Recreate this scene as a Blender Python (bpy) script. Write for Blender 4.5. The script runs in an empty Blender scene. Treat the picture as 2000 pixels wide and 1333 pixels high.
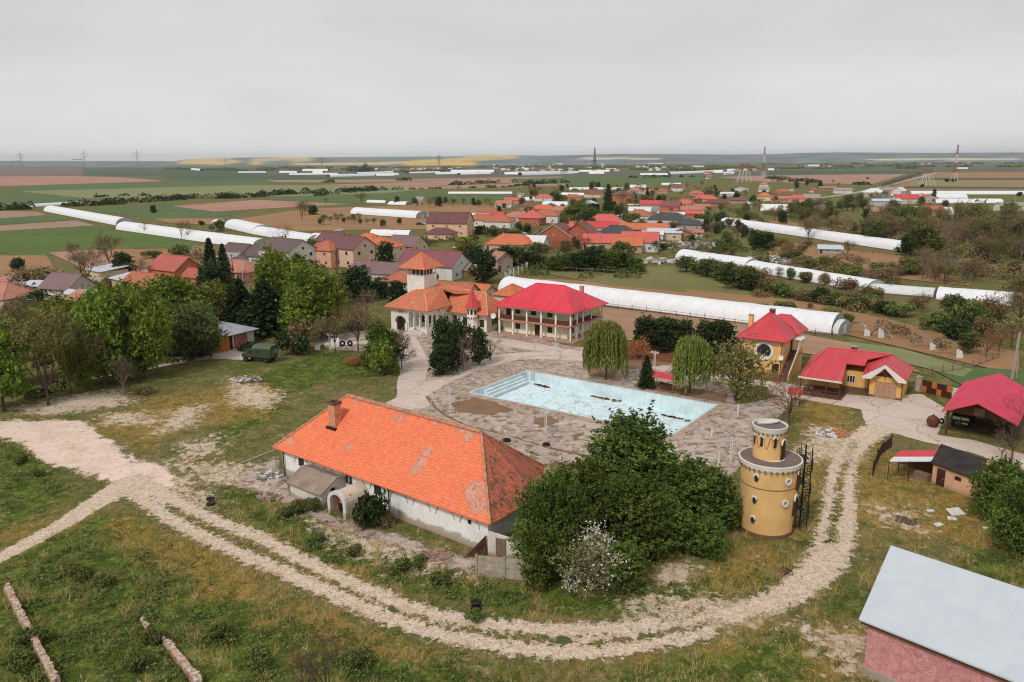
import bpy, math, random
import numpy as np
from mathutils import Vector, noise as mnoise
R = math.radians
sc = bpy.context.scene
# ------------------------------------------------------------------ camera
FPX, CAMH, HOR, ROLL = 1540.0, 35.0, 312.0, R(0.3)
PITCH = math.atan((666.5 - HOR) / FPX)
cam = bpy.data.cameras.new('camera'); camo = bpy.data.objects.new('camera', cam)
sc.collection.objects.link(camo)
camo.location = (0, 0, CAMH)
from mathutils import Matrix
camo.rotation_euler = (Matrix.Rotation(R(90) - PITCH, 3, 'X') @ Matrix.Rotation(-ROLL, 3, 'Z')).to_euler()
cam.sensor_width = 36; cam.lens = 36 * FPX / 2000; cam.clip_end = 60000; cam.clip_start = 0.5
sc.camera = camo
# ------------------------------------------------------------------ world, sun, exposure
SUN_EL, SUN_AZ = R(48), R(215)      # azimuth clockwise from +Y: the light comes from behind left
w = bpy.data.worlds.new('World'); sc.world = w; w.use_nodes = True
nt = w.node_tree; nt.nodes.clear()
out = nt.nodes.new('ShaderNodeOutputWorld'); bg = nt.nodes.new('ShaderNodeBackground')
sky = nt.nodes.new('ShaderNodeTexSky'); sky.sky_type = 'NISHITA'; sky.sun_disc = False
sky.sun_elevation = SUN_EL; sky.sun_rotation = SUN_AZ; sky.air_density = 1.5; sky.dust_density = 4
bg.inputs[1].default_value = 0.1
tc = nt.nodes.new('ShaderNodeTexCoord')
mp = nt.nodes.new('ShaderNodeMapping'); mp.inputs['Scale'].default_value = (1.3, 1.3, 4.)
n1 = nt.nodes.new('ShaderNodeTexNoise'); n1.inputs['Scale'].default_value = 1.6; n1.inputs['Detail'].default_value = 6; n1.inputs['Roughness'].default_value = .55
n1.inputs['Distortion'].default_value = .25
cr = nt.nodes.new('ShaderNodeValToRGB')
cr.color_ramp.elements[0].position = .3; cr.color_ramp.elements[0].color = (6.15, 6.2, 6.4, 1)
cr.color_ramp.elements[1].position = .68; cr.color_ramp.elements[1].color = (7.5, 7.42, 7.4, 1)
mx = nt.nodes.new('ShaderNodeMix'); mx.data_type = 'RGBA'; mx.inputs[0].default_value = .93
nt.links.new(tc.outputs['Generated'], mp.inputs[0]); nt.links.new(mp.outputs[0], n1.inputs[0])
nt.links.new(n1.outputs[0], cr.inputs[0]); nt.links.new(sky.outputs[0], mx.inputs[6]); nt.links.new(cr.outputs[0], mx.inputs[7])
sx_ = nt.nodes.new('ShaderNodeSeparateXYZ'); nt.links.new(tc.outputs['Generated'], sx_.inputs[0])
hr = nt.nodes.new('ShaderNodeMapRange'); nt.links.new(sx_.outputs[2], hr.inputs[0])
for i_, q_ in enumerate((0, .13, 1.3, 1.0)): hr.inputs[i_ + 1].default_value = q_
vm = nt.nodes.new('ShaderNodeVectorMath'); vm.operation = 'SCALE'; nt.links.new(mx.outputs[2], vm.inputs[0]); nt.links.new(hr.outputs[0], vm.inputs['Scale']); nt.links.new(vm.outputs[0], bg.inputs[0]); nt.links.new(bg.outputs[0], out.inputs[0])
sun = bpy.data.lights.new('sun', 'SUN'); sun.energy = 2.1; sun.angle = R(10); sun.color = (1, .95, .88)
suno = bpy.data.objects.new('sun', sun); sc.collection.objects.link(suno)
sd = Vector((math.sin(SUN_AZ) * math.cos(SUN_EL), math.cos(SUN_AZ) * math.cos(SUN_EL), math.sin(SUN_EL)))
suno.rotation_euler = sd.to_track_quat('Z', 'Y').to_euler(); suno.location = (0, 0, 200)
sc.view_settings.view_transform = 'Standard'; sc.view_settings.look = 'None'
sc.view_settings.exposure = 0; sc.view_settings.gamma = 1
sc.render.engine = 'CYCLES'
sc.cycles.max_bounces = 6; sc.cycles.transparent_max_bounces = 24; sc.cycles.volume_bounces = 0
sc.cycles.filter_width = 1.15; sc.cycles.caustics_reflective = False; sc.cycles.caustics_refractive = False
# ------------------------------------------------------------------ photo pixel -> world
CF = np.array([0, math.cos(PITCH), -math.sin(PITCH)]); CU = np.array([0, math.sin(PITCH), math.cos(PITCH)]); CR = np.array([1., 0, 0])
_c, _s = math.cos(ROLL), math.sin(ROLL)
def ray(px, py):
    u0 = (px - 1000) / FPX; v0 = (666.5 - py) / FPX
    return CF + (u0 * _c + v0 * _s) * CR + (v0 * _c - u0 * _s) * CU
def G(px, py, z=0.):
    d = ray(px, py); t = (z - CAMH) / d[2]
    return np.array([0, 0, CAMH]) + t * d
def PR(x, y, z):
    d = np.array([x, y, z - CAMH]); ww = d @ CF; u = d @ CR / ww; v = d @ CU / ww
    return 1000 + FPX * (u * _c - v * _s), 666.5 - FPX * (v * _c + u * _s)
def HH(top, g):                       # height above ground point g seen at picture row `top`
    lo, hi = 0., 120.
    for _ in range(40):
        m = (lo + hi) / 2
        if PR(g[0], g[1], m)[1] > top: lo = m
        else: hi = m
    return lo
def ONP(px, py, a, b, c):             # pixel onto the plane of three world points
    a, b, c = map(np.asarray, (a, b, c)); n = np.cross(b - a, c - a); o = np.array([0, 0, CAMH]); d = ray(px, py)
    return o + d * (((a - o) @ n) / (d @ n))
# ------------------------------------------------------------------ colours & materials
def S(r, g, b, k=.93):
    f = lambda c: (c / 12.92 if c <= .04045 else ((c + .055) / 1.055) ** 2.4)
    return (min(.85, f(r / 255) * k), min(.85, f(g / 255) * k), min(.85, f(b / 255) * k), 1)
_mats = {}
class NT:
    def __init__(s, name):
        s.m = bpy.data.materials.new(name); s.m.use_nodes = True; s.t = s.m.node_tree; s.t.nodes.clear()
        s.out = s.n('ShaderNodeOutputMaterial'); s.b = s.n('ShaderNodeBsdfPrincipled'); s.l(s.b.outputs[0], s.out.inputs[0])
        s.b.inputs['Specular IOR Level'].default_value = .25
    def n(s, t, **k):
        x = s.t.nodes.new(t)
        for a, v in k.items(): setattr(x, a, v)
        return x
    def l(s, a, b): s.t.links.new(a, b)
    def val(s, sock, v):
        if hasattr(v, 'is_output'): s.l(v, sock)
        else: sock.default_value = v
    def noise(s, vec, scale, detail=4, rough=.55, dist=0):
        x = s.n('ShaderNodeTexNoise'); x.inputs['Scale'].default_value = scale; x.inputs['Detail'].default_value = detail
        x.inputs['Roughness'].default_value = rough; x.inputs['Distortion'].default_value = dist; s.l(vec, x.inputs[0]); return x.outputs[0]
    def mr(s, v, a, b, c=0, d=1):
        x = s.n('ShaderNodeMapRange'); s.val(x.inputs[0], v)
        for i, q in enumerate((a, b, c, d)): x.inputs[i + 1].default_value = q
        return x.outputs[0]
    def mix(s, f, a, b, mode='MIX'):
        x = s.n('ShaderNodeMix', data_type='RGBA', blend_type=mode); s.val(x.inputs[0], f); s.val(x.inputs[6], a); s.val(x.inputs[7], b); return x.outputs[2]
    def math(s, op, a, b=0.):
        x = s.n('ShaderNodeMath', operation=op); s.val(x.inputs[0], a); s.val(x.inputs[1], b); return x.outputs[0]
    def attr(s, nm): return s.n('ShaderNodeAttribute', attribute_name=nm)
    def uv(s, sx=1, sy=1):
        a = s.attr('UVMap'); m = s.n('ShaderNodeMapping'); m.inputs['Scale'].default_value = (sx, sy, 1); s.l(a.outputs['Vector'], m.inputs[0]); return m.outputs[0]
    def pos(s): return s.n('ShaderNodeNewGeometry').outputs['Position']
    def bump(s, h, st=.4, dist=.05):
        x = s.n('ShaderNodeBump'); x.inputs['Strength'].default_value = st; x.inputs['Distance'].default_value = dist; s.l(h, x.inputs['Height']); s.l(x.outputs[0], s.b.inputs['Normal'])
def cached(f):
    def g(name, *a, **k):
        if name not in _mats: _mats[name] = f(name, *a, **k)
        return _mats[name]
    return g
@cached
def flat(name, c, rough=.7, var=.18, scale=.8, metal=0, c2=None, bump=.15, stain=0):
    m = NT(name); p = m.pos(); n = m.noise(p, scale, 6, .6); n2 = m.noise(p, scale * 9, 3)
    c2 = c2 or tuple(x * (1 - var * 1.6) for x in c[:3]) + (1,)
    base = m.mix(m.mr(n, .35, .68), c, c2); base = m.mix(m.mr(n2, .4, .75, 0, var), base, tuple(x * .55 for x in c[:3]) + (1,))
    if stain:
        s = m.noise(m.uv(2.2, .18), 1.0, 5, .65, .3); base = m.mix(m.mr(s, .52, .75, 0, stain), base, (.16, .13, .1, 1))
    m.l(base, m.b.inputs[0]); m.b.inputs['Roughness'].default_value = rough; m.b.inputs['Metallic'].default_value = metal
    if bump: m.bump(n2, bump, .02)
    return m.m
@cached
def tiles(name, c, c2, rh=.3, rw=.22, old=(.2, .13, .09, 1), oldamt=.15, rowdark=.45, worn=0):
    m = NT(name); u = m.uv(); b = m.n('ShaderNodeTexBrick'); m.l(u, b.inputs[0])
    b.inputs['Color1'].default_value = c; b.inputs['Color2'].default_value = c2; b.inputs['Mortar'].default_value = tuple(x * rowdark for x in c[:3]) + (1,)
    b.inputs['Scale'].default_value = 1; b.inputs['Brick Width'].default_value = rw; b.inputs['Row Height'].default_value = rh
    b.inputs['Mortar Size'].default_value = rh * .09; b.inputs['Mortar Smooth'].default_value = .4; b.offset = .5
    p = m.pos(); n = m.noise(p, .5, 7, .65); n2 = m.noise(p, 3.2, 4, .7)
    col = m.mix(m.mr(n, .45, .75, 0, oldamt * 2), b.outputs[0], old)
    col = m.mix(m.mr(n2, .5, .8, 0, oldamt), col, tuple(min(1, x * 1.5 + .06) for x in old[:3]) + (1,))
    wv = m.n('ShaderNodeTexVoronoi'); wv.inputs['Scale'].default_value = 2.6; m.l(p, wv.inputs[0])
    hs = m.n('ShaderNodeHueSaturation'); m.l(col, hs.inputs['Color']); m.l(m.mr(wv.outputs['Color'], 0, 1, .9, 1.07), hs.inputs['Value']); col = hs.outputs[0]
    if worn:
        vv = m.n('ShaderNodeTexVoronoi'); vv.inputs['Scale'].default_value = 3.2; m.l(u, vv.inputs[0])
        w = m.math('MULTIPLY', m.mr(m.noise(u, .33, 3), .47, .6), m.mr(vv.outputs['Color'], .55, .6)); col = m.mix(m.math('MULTIPLY', w, worn), col, (.07, .045, .035, 1))
    m.l(col, m.b.inputs[0]); m.b.inputs['Roughness'].default_value = .75
    m.bump(m.math('ADD', b.outputs['Fac'], m.math('MULTIPLY', n2, -.6)), -.5, .04); return m.m
@cached
def metaltile(name, c, row=.5, col=.2, rough=.42):
    m = NT(name); u = m.uv(); sx = m.n('ShaderNodeSeparateXYZ'); m.l(u, sx.inputs[0])
    fr = m.math('FRACT', m.math('DIVIDE', sx.outputs[1], row)); line = m.mr(fr, .0, .16, 1, 0)
    cx = m.math('ABSOLUTE', m.math('SINE', m.math('MULTIPLY', sx.outputs[0], math.pi / col)))
    p = m.pos(); n = m.noise(p, .35, 5, .6); n2 = m.noise(p, 4, 4)
    k = lambda f: tuple(x * f for x in c[:3]) + (1,)
    base = m.mix(m.mr(n, .3, .7), c, k(.84)); base = m.mix(m.math('MULTIPLY', line, .7), base, k(.35)); base = m.mix(m.mr(n2, .5, .8, 0, .16), base, (.5, .3, .28, 1)); base = m.mix(m.mr(m.noise(m.uv(1.4, .12), 1, 5, .7, .3), .42, .7, 0, .38), base, tuple(min(1, x * .8 + .10) for x in c[:3]) + (1,))
    m.l(base, m.b.inputs[0]); m.b.inputs['Roughness'].default_value = rough; m.b.inputs['Specular IOR Level'].default_value = .3
    m.bump(m.math('ADD', m.math('MULTIPLY', cx, .5), fr), .5, .05); return m.m
@cached
def corrug(name, c, per=.25, rough=.45, rust=.1, c2=None):
    m = NT(name); u = m.uv(); sx = m.n('ShaderNodeSeparateXYZ'); m.l(u, sx.inputs[0])
    w = m.math('SINE', m.math('MULTIPLY', sx.outputs[0], 2 * math.pi / per)); p = m.pos(); n = m.noise(p, .6, 7, .7); n2 = m.noise(p, 5, 4, .7)
    pan = m.math('FRACT', m.math('DIVIDE', sx.outputs[0], 1.05)); seam = m.mr(pan, 0, .035, 1, 0)
    pan2 = m.math('FRACT', m.math('DIVIDE', sx.outputs[1], 2.1)); seam2 = m.mr(pan2, 0, .02, 1, 0)
    base = m.mix(m.mr(n, .35, .7), c, c2 or tuple(x * .86 for x in c[:3]) + (1,)); base = m.mix(m.math('MULTIPLY', m.math('ADD', seam, seam2), .22), base, (.2, .2, .2, 1))
    base = m.mix(m.mr(n2, .55, .8, 0, rust), base, (.25, .14, .09, 1))
    m.l(base, m.b.inputs[0]); m.b.inputs['Roughness'].default_value = rough; m.bump(w, .25, .02); return m.m
@cached
def plaster(name, c, dirt=.35, low=None):
    m = NT(name); p = m.pos(); n = m.noise(p, .7, 7, .65); n2 = m.noise(p, 6, 5, .7); s = m.noise(m.uv(2.5, .25), 1, 5, .7, .4)
    k = lambda f: tuple(x * f for x in c[:3]) + (1,)
    base = m.mix(m.mr(n, .38, .66), c, k(.82)); base = m.mix(m.mr(s, .5, .78, 0, dirt), base, (.27, .22, .17, 1)); base = m.mix(m.mr(n2, .55, .8, 0, dirt * .6), base, k(.6))
    if low:                              # peeling, damp foot of the wall
        z = m.n('ShaderNodeSeparateXYZ'); m.l(p, z.inputs[0]); e = m.math('ADD', z.outputs[2], m.math('MULTIPLY', m.math('SUBTRACT', n, .5), 2.6))
        base = m.mix(m.mr(e, low + .12, low - .12), base, (.42, .37, .33, 1)); e2 = m.math('ADD', z.outputs[2], m.math('MULTIPLY', m.math('SUBTRACT', n2, .5), 1.6))
        base = m.mix(m.mr(e2, .5, .2, 0, .7), base, (.38, .24, .17, 1))
    m.l(base, m.b.inputs[0]); m.b.inputs['Roughness'].default_value = .9; m.bump(n2, .25, .02); return m.m
@cached
def brick(name, c, c2, mort=(.35, .3, .26, 1)):
    m = NT(name); b = m.n('ShaderNodeTexBrick'); m.l(m.uv(), b.inputs[0]); b.inputs['Color1'].default_value = c; b.inputs['Color2'].default_value = c2
    b.inputs['Mortar'].default_value = mort; b.inputs['Scale'].default_value = 1; b.inputs['Brick Width'].default_value = .25; b.inputs['Row Height'].default_value = .085; b.inputs['Mortar Size'].default_value = .012
    n = m.noise(m.pos(), 2.5, 5, .7); m.l(m.mix(m.mr(n, .45, .75, 0, .6), b.outputs[0], (.2, .15, .12, 1)), m.b.inputs[0]); m.b.inputs['Roughness'].default_value = .9; m.bump(b.outputs[1], -.4, .02); return m.m
@cached
def boards(name, c, c2, wdt=.18):
    m = NT(name); u = m.uv(); sx = m.n('ShaderNodeSeparateXYZ'); m.l(u, sx.inputs[0]); f = m.math('FRACT', m.math('DIVIDE', sx.outputs[0], wdt))
    n = m.noise(m.uv(3, .4), 2, 5, .7); base = m.mix(m.mr(n, .35, .7), c, c2); base = m.mix(m.mr(f, 0, .1, .7, 0), base, (.02, .015, .01, 1))
    m.l(base, m.b.inputs[0]); m.b.inputs['Roughness'].default_value = .8; m.bump(n, .3, .02); return m.m
@cached
def film(name, c=(.74, .745, .77, 1), bay=3.2):
    m = NT(name); u = m.uv(); sx = m.n('ShaderNodeSeparateXYZ'); m.l(u, sx.inputs[0]); p = m.pos(); n = m.noise(p, .35, 5, .6)
    f = m.math('FRACT', m.math('DIVIDE', sx.outputs[0], bay)); hoop = m.math('ADD', m.mr(f, 0, .05, 1, 0), m.mr(f, .85, 1, 0, .35))
    base = m.mix(m.mr(n, .35, .7), c, tuple(x * .93 for x in c[:3]) + (1,)); base = m.mix(m.math('MULTIPLY', hoop, .5), base, (.42, .43, .44, 1))
    m.l(base, m.b.inputs[0]); m.b.inputs['Roughness'].default_value = .45; m.bump(m.math('ADD', hoop, n), .3, .08); return m.m
@cached
def leaf(name, c, c2, tr=.25, c3=None, k=1.85):
    gq = lambda q, kk: tuple(min(.8, x * kk) for x in q[:3]) + (1,)
    c, c2 = gq(c, k * .82), gq(c2, k * 1.12)
    m = NT(name); a = m.attr('rnd'); oi = m.n('ShaderNodeObjectInfo')
    base = m.mix(a.outputs['Fac'], c, c2)
    if c3: base = m.mix(m.mr(a.outputs['Fac'], .6, .66), base, c3)
    h = m.n('ShaderNodeHueSaturation'); m.l(base, h.inputs['Color']); m.l(m.mr(oi.outputs['Random'], 0, 1, .8, 1.2), h.inputs['Value']); m.l(m.mr(oi.outputs['Random'], 0, 1, .485, .515), h.inputs['Hue'])
    d = m.n('ShaderNodeBsdfDiffuse'); t = m.n('ShaderNodeBsdfTranslucent'); mxs = m.n('ShaderNodeMixShader'); mxs.inputs[0].default_value = tr
    m.l(h.outputs[0], d.inputs[0]); m.l(h.outputs[0], t.inputs[0]); m.l(d.outputs[0], mxs.inputs[1]); m.l(t.outputs[0], mxs.inputs[2]); m.l(mxs.outputs[0], m.out.inputs[0])
    m.t.nodes.remove(m.b); return m.m
def ground_layers(m, p, cols, scales):
    base = cols[0]
    for i, c in enumerate(cols[1:]):
        base = m.mix(m.mr(m.noise(p, scales[i][0], 6, .62, .3), scales[i][1], scales[i][2], 0, scales[i][3]), base, c)
    return base
@cached
def patchmat(name, cols, scales, amp=.8, esc=.9, rough=.95, cracks=None, bumpsc=6, bst=.5, lines=None, esc2=6):
    """sheet with a ragged, broken edge: attribute e runs 0..1 across the edge"""
    m = NT(name); p = m.pos(); col = ground_layers(m, p, cols, scales)
    if cracks:
        v = m.n('ShaderNodeTexVoronoi', feature='DISTANCE_TO_EDGE'); v.inputs['Scale'].default_value = cracks[0]
        dn = m.n('ShaderNodeMix', data_type='VECTOR'); dn.inputs[0].default_value = .25
        nn = m.n('ShaderNodeTexNoise'); nn.inputs['Scale'].default_value = 1.2; nn.inputs['Detail'].default_value = 5; m.l(p, nn.inputs[0])
        ad = m.n('ShaderNodeVectorMath', operation='MULTIPLY_ADD'); m.l(nn.outputs['Color'], ad.inputs[0]); ad.inputs[1].default_value = (1.4, 1.4, 1.4); m.l(p, ad.inputs[2])
        m.l(ad.outputs[0], v.inputs[0]); col = m.mix(m.mr(v.outputs[0], cracks[1] * .3, cracks[1], cracks[3], 0), col, cracks[2])
    if lines:                            # furrows: (angle, period, strength, colour)
        mpn = m.n('ShaderNodeMapping'); mpn.inputs['Rotation'].default_value = (0, 0, -R(lines[0])); m.l(p, mpn.inputs[0])
        sx = m.n('ShaderNodeSeparateXYZ'); m.l(mpn.outputs[0], sx.inputs[0]); sn = m.math('SINE', m.math('MULTIPLY', sx.outputs[1], 2 * math.pi / lines[1]))
        col = m.mix(m.mr(sn, -1, 1, 0, lines[2]), col, lines[3])
    m.l(col, m.b.inputs[0]); m.b.inputs['Roughness'].default_value = rough; m.b.inputs['Specular IOR Level'].default_value = .1
    bn = m.noise(p, bumpsc, 5, .7)
    if bst: m.bump(bn, bst, .06)
    e = m.attr('e').outputs['Fac']; n = m.noise(p, esc, 4, .6, .4); n2 = m.noise(p, esc2, 4, .7)
    t = m.math('ADD', e, m.math('MULTIPLY', m.math('SUBTRACT', n, .5), amp)); t = m.math('ADD', t, m.math('MULTIPLY', m.math('SUBTRACT', n2, .5), amp * .7))
    tr = m.n('ShaderNodeBsdfTransparent'); mxs = m.n('ShaderNodeMixShader'); m.l(m.mr(t, .47, .53), mxs.inputs[0]); m.l(tr.outputs[0], mxs.inputs[1]); m.l(m.b.outputs[0], mxs.inputs[2]); m.l(mxs.outputs[0], m.out.inputs[0])
    return m.m
# ------------------------------------------------------------------ mesh helpers
def link(o, parent=None, loc=None):
    sc.collection.objects.link(o)
    if parent is not None: o.parent = parent
    return o
def wloc(o):
    v = Vector((0, 0, 0))
    while o is not None: v = v + o.location; o = o.parent
    return v
def thing(name, label, cat, loc, group=None, kind=None):
    o = bpy.data.objects.new(name, None); sc.collection.objects.link(o); o.location = tuple(float(q) for q in loc); o.empty_display_size = .5
    o['label'] = label; o['category'] = cat
    if group: o['group'] = group
    if kind: o['kind'] = kind
    return o
def tag(o, label=None, cat=None, group=None, kind=None):
    for k, v in (('label', label), ('category', cat), ('group', group), ('kind', kind)):
        if v: o[k] = v
    return o
class MB:
    def __init__(s): s.v = []; s.f = []; s.o = np.zeros(3); s.a = np.eye(3)
    def at(s, o, deg=0):
        a = R(deg); s.o = np.array([o[0], o[1], o[2] if len(o) > 2 else 0.]); s.a = np.array([[math.cos(a), -math.sin(a), 0], [math.sin(a), math.cos(a), 0], [0, 0, 1]]); return s
    def V(s, p): s.v.append(s.a @ np.asarray(p, float) + s.o); return len(s.v) - 1
    def poly(s, pts): s.f.append([s.V(p) for p in pts]); return s
    def box(s, x0, x1, y0, y1, z0, z1):
        i = [s.V(p) for p in ((x0, y0, z0), (x1, y0, z0), (x1, y1, z0), (x0, y1, z0), (x0, y0, z1), (x1, y0, z1), (x1, y1, z1), (x0, y1, z1))]
        for q in ((0, 3, 2, 1), (4, 5, 6, 7), (0, 1, 5, 4), (1, 2, 6, 5), (2, 3, 7, 6), (3, 0, 4, 7)): s.f.append([i[k] for k in q])
        return s
    def prism(s, pts, d):                # planar outline pushed along vector d
        n = len(pts); a = [s.V(p) for p in pts]; b = [s.V(np.asarray(p, float) + np.asarray(d, float)) for p in pts]
        s.f.append(a[::-1]); s.f.append(b)
        for k in range(n): s.f.append([a[k], a[(k + 1) % n], b[(k + 1) % n], b[k]])
        return s
    def tube(s, pts, rs, n=5, cap=True):
        pts = [np.asarray(p, float) for p in pts]
        if not hasattr(rs, '__len__'): rs = [rs] * len(pts)
        prev = None
        for k, p in enumerate(pts):
            d = pts[min(k + 1, len(pts) - 1)] - pts[max(k - 1, 0)]; d = d / (np.linalg.norm(d) + 1e-9)
            u = np.cross(d, [0, 0, 1.]) if abs(d[2]) < .95 else np.cross(d, [0, 1., 0]); u /= np.linalg.norm(u); w_ = np.cross(d, u)
            ring = [s.V(p + rs[k] * (math.cos(2 * math.pi * j / n) * u + math.sin(2 * math.pi * j / n) * w_)) for j in range(n)]
            if prev:
                for j in range(n): s.f.append([prev[j], prev[(j + 1) % n], ring[(j + 1) % n], ring[j]])
            elif cap: s.f.append(ring[::-1])
            prev = ring
        if cap: s.f.append(prev)
        return s
    def lathe(s, prof, n=24, c=(0, 0), a0=0, a1=360, capb=True, capt=True):
        full = abs(a1 - a0) >= 360; m = n if full else n + 1; prev = None
        for r, z in prof:
            ring = [s.V((c[0] + r * math.cos(R(a0 + (a1 - a0) * j / n)), c[1] + r * math.sin(R(a0 + (a1 - a0) * j / n)), z)) for j in range(m)]
            if prev:
                for j in range(n): s.f.append([prev[j], prev[(j + 1) % m], ring[(j + 1) % m], ring[j]])
            elif capb and full: s.f.append(ring[::-1])
            prev = ring
        if capt and full: s.f.append(prev)
        return s
    def shell(s, faces, t=.15):          # roof planes (lists of points) given a thickness below
        idx = {}; F = []
        def k(p):
            q = tuple(round(float(x), 3) for x in p)
            if q not in idx: idx[q] = (s.V(p), s.V(np.asarray(p, float) - np.array([0, 0, t])))
            return q
        E_ = {}
        for f in faces:
            ks = [k(p) for p in f]; F.append(ks)
            for a, b in zip(ks, ks[1:] + ks[:1]): E_[(a, b)] = E_.get((a, b), 0) + 1
        for ks in F:
            s.f.append([idx[q][0] for q in ks]); s.f.append([idx[q][1] for q in ks][::-1])
        for (a, b) in E_:
            if (b, a) not in E_: s.f.append([idx[a][0], idx[a][1], idx[b][1], idx[b][0]])
        return s
    def build(s, name, mat, parent=None, smooth=False, label=None):
        off = np.array(wloc(parent)) if parent is not None else np.zeros(3)
        vv = np.array(s.v); me = bpy.data.meshes.new(name); me.from_pydata([tuple(p) for p in (vv - off)], [], s.f)
        uvl = me.uv_layers.new(name='UVMap'); uv = np.zeros((len(me.loops), 2)); i = 0
        for f in s.f:
            P = vv[f]; n = np.zeros(3)
            for k in range(len(f)): n += np.cross(P[k] - P[0], P[(k + 1) % len(f)] - P[0])
            ln = np.linalg.norm(n)
            if ln < 1e-12 or abs(n[2]) / ln > .9995: t, b = np.array([1., 0, 0]), np.array([0, 1., 0])
            else: n /= ln; t = np.cross([0, 0, 1.], n); t /= np.linalg.norm(t); b = np.cross(n, t)
            uv[i:i + len(f), 0] = P @ t; uv[i:i + len(f), 1] = P @ b; i += len(f)
        uvl.data.foreach_set('uv', uv.ravel())
        if smooth: me.polygons.foreach_set('use_smooth', [True] * len(me.polygons))
        me.materials.append(mat); o = bpy.data.objects.new(name, me); link(o, parent)
        if label: o['label'] = label
        return o
def npmesh(name, verts, faces, mat, attrs=None, parent=None):
    """faces: (M,3) or (M,4) array"""
    me = bpy.data.meshes.new(name); n = faces.shape[1]; M = len(faces)
    me.vertices.add(len(verts)); me.vertices.foreach_set('co', np.ascontiguousarray(verts, dtype=np.float32).ravel())
    me.loops.add(M * n); me.loops.foreach_set('vertex_index', np.ascontiguousarray(faces, dtype=np.int32).ravel())
    me.polygons.add(M); me.polygons.foreach_set('loop_start', np.arange(0, M * n, n, dtype=np.int32))
    try: me.polygons.foreach_set('loop_total', np.full(M, n, dtype=np.int32))
    except Exception: pass
    me.update(calc_edges=True)
    for k, a in (attrs or {}).items():
        if a.ndim == 1: at = me.attributes.new(k, 'FLOAT', 'POINT'); at.data.foreach_set('value', a.astype(np.float32))
        else: at = me.attributes.new(k, 'FLOAT_COLOR', 'POINT'); at.data.foreach_set('color', a.astype(np.float32).ravel())
    if mat: me.materials.append(mat)
    return me
# ------------------------------------------------------------------ picture-outline sheets on the ground
def sdf(P, poly):                        # signed distance, + inside
    n = len(poly); d = np.full(len(P), 1e9); ins = np.zeros(len(P), bool)
    for i in range(n):
        a, b = poly[i], poly[(i + 1) % n]; e = b - a; wv = P - a
        t = np.clip((wv @ e) / (e @ e + 1e-12), 0, 1); q = wv - t[:, None] * e; d = np.minimum(d, np.hypot(q[:, 0], q[:, 1]))
        c = (a[1] > P[:, 1]) != (b[1] > P[:, 1]); x = (b[0] - a[0]) * (P[:, 1] - a[1]) / (b[1] - a[1] + 1e-12) + a[0]; ins ^= c & (P[:, 0] < x)
    return np.where(ins, d, -d)
def lsdf(P, line, wd):
    d = np.full(len(P), -1e9)
    for i in range(len(line) - 1):
        a, b = line[i], line[i + 1]; e = b - a; wv = P - a; t = np.clip((wv @ e) / (e @ e + 1e-12), 0, 1); q = wv - t[:, None] * e
        w0 = wd[i] if hasattr(wd, '__len__') else wd; w1 = wd[i + 1] if hasattr(wd, '__len__') else wd
        d = np.maximum(d, w0 + (w1 - w0) * t - np.hypot(q[:, 0], q[:, 1]))
    return d
def W(pts): return np.array([G(*p)[:2] for p in pts])
def smooth_line(p, k=3):
    for _ in range(k): p = np.vstack([p[:1]] + [np.vstack([.75 * p[i] + .25 * p[i + 1], .25 * p[i] + .75 * p[i + 1]]) for i in range(len(p) - 1)] + [p[-1:]])
    return p
class Reg:
    def __init__(s): s.items = []
    def poly(s, pts, w=1): s.items.append(('p', W(pts), 0, w)); return s
    def line(s, pts, wd, sm=2, wpts=None):
        w_ = np.array(wd if hasattr(wd, '__len__') else [wd] * len(pts), float); a = smooth_line(np.column_stack([W(pts), w_]), sm)
        s.items.append(('l', a[:, :2], list(a[:, 2]), 1)); return s
    def minus(s, pts=None, line=None, wd=0, wpoly=None):
        if wpoly is not None: s.items.append(('m', np.array(wpoly), 0, 1))
        elif pts is not None: s.items.append(('m', W(pts), 0, 1))
        else: s.items.append(('ml', smooth_line(W(line), 2), wd, 1))
        return s
    def ev(s, P):
        d = np.full(len(P), -1e9)
        for k, g, wd, w_ in s.items:
            if k == 'p': d = np.maximum(d, sdf(P, g))
            elif k == 'l': d = np.maximum(d, lsdf(P, g, wd))
            elif k == 'm': d = np.minimum(d, -sdf(P, g))
            else: d = np.minimum(d, -lsdf(P, g, wd))
        return d
    def bb(s, pad):
        a = np.vstack([g for k, g, *_ in s.items if k in 'pl']); return a.min(0) - pad, a.max(0) + pad
KEEP = []                                # regions where no grass grows
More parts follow.
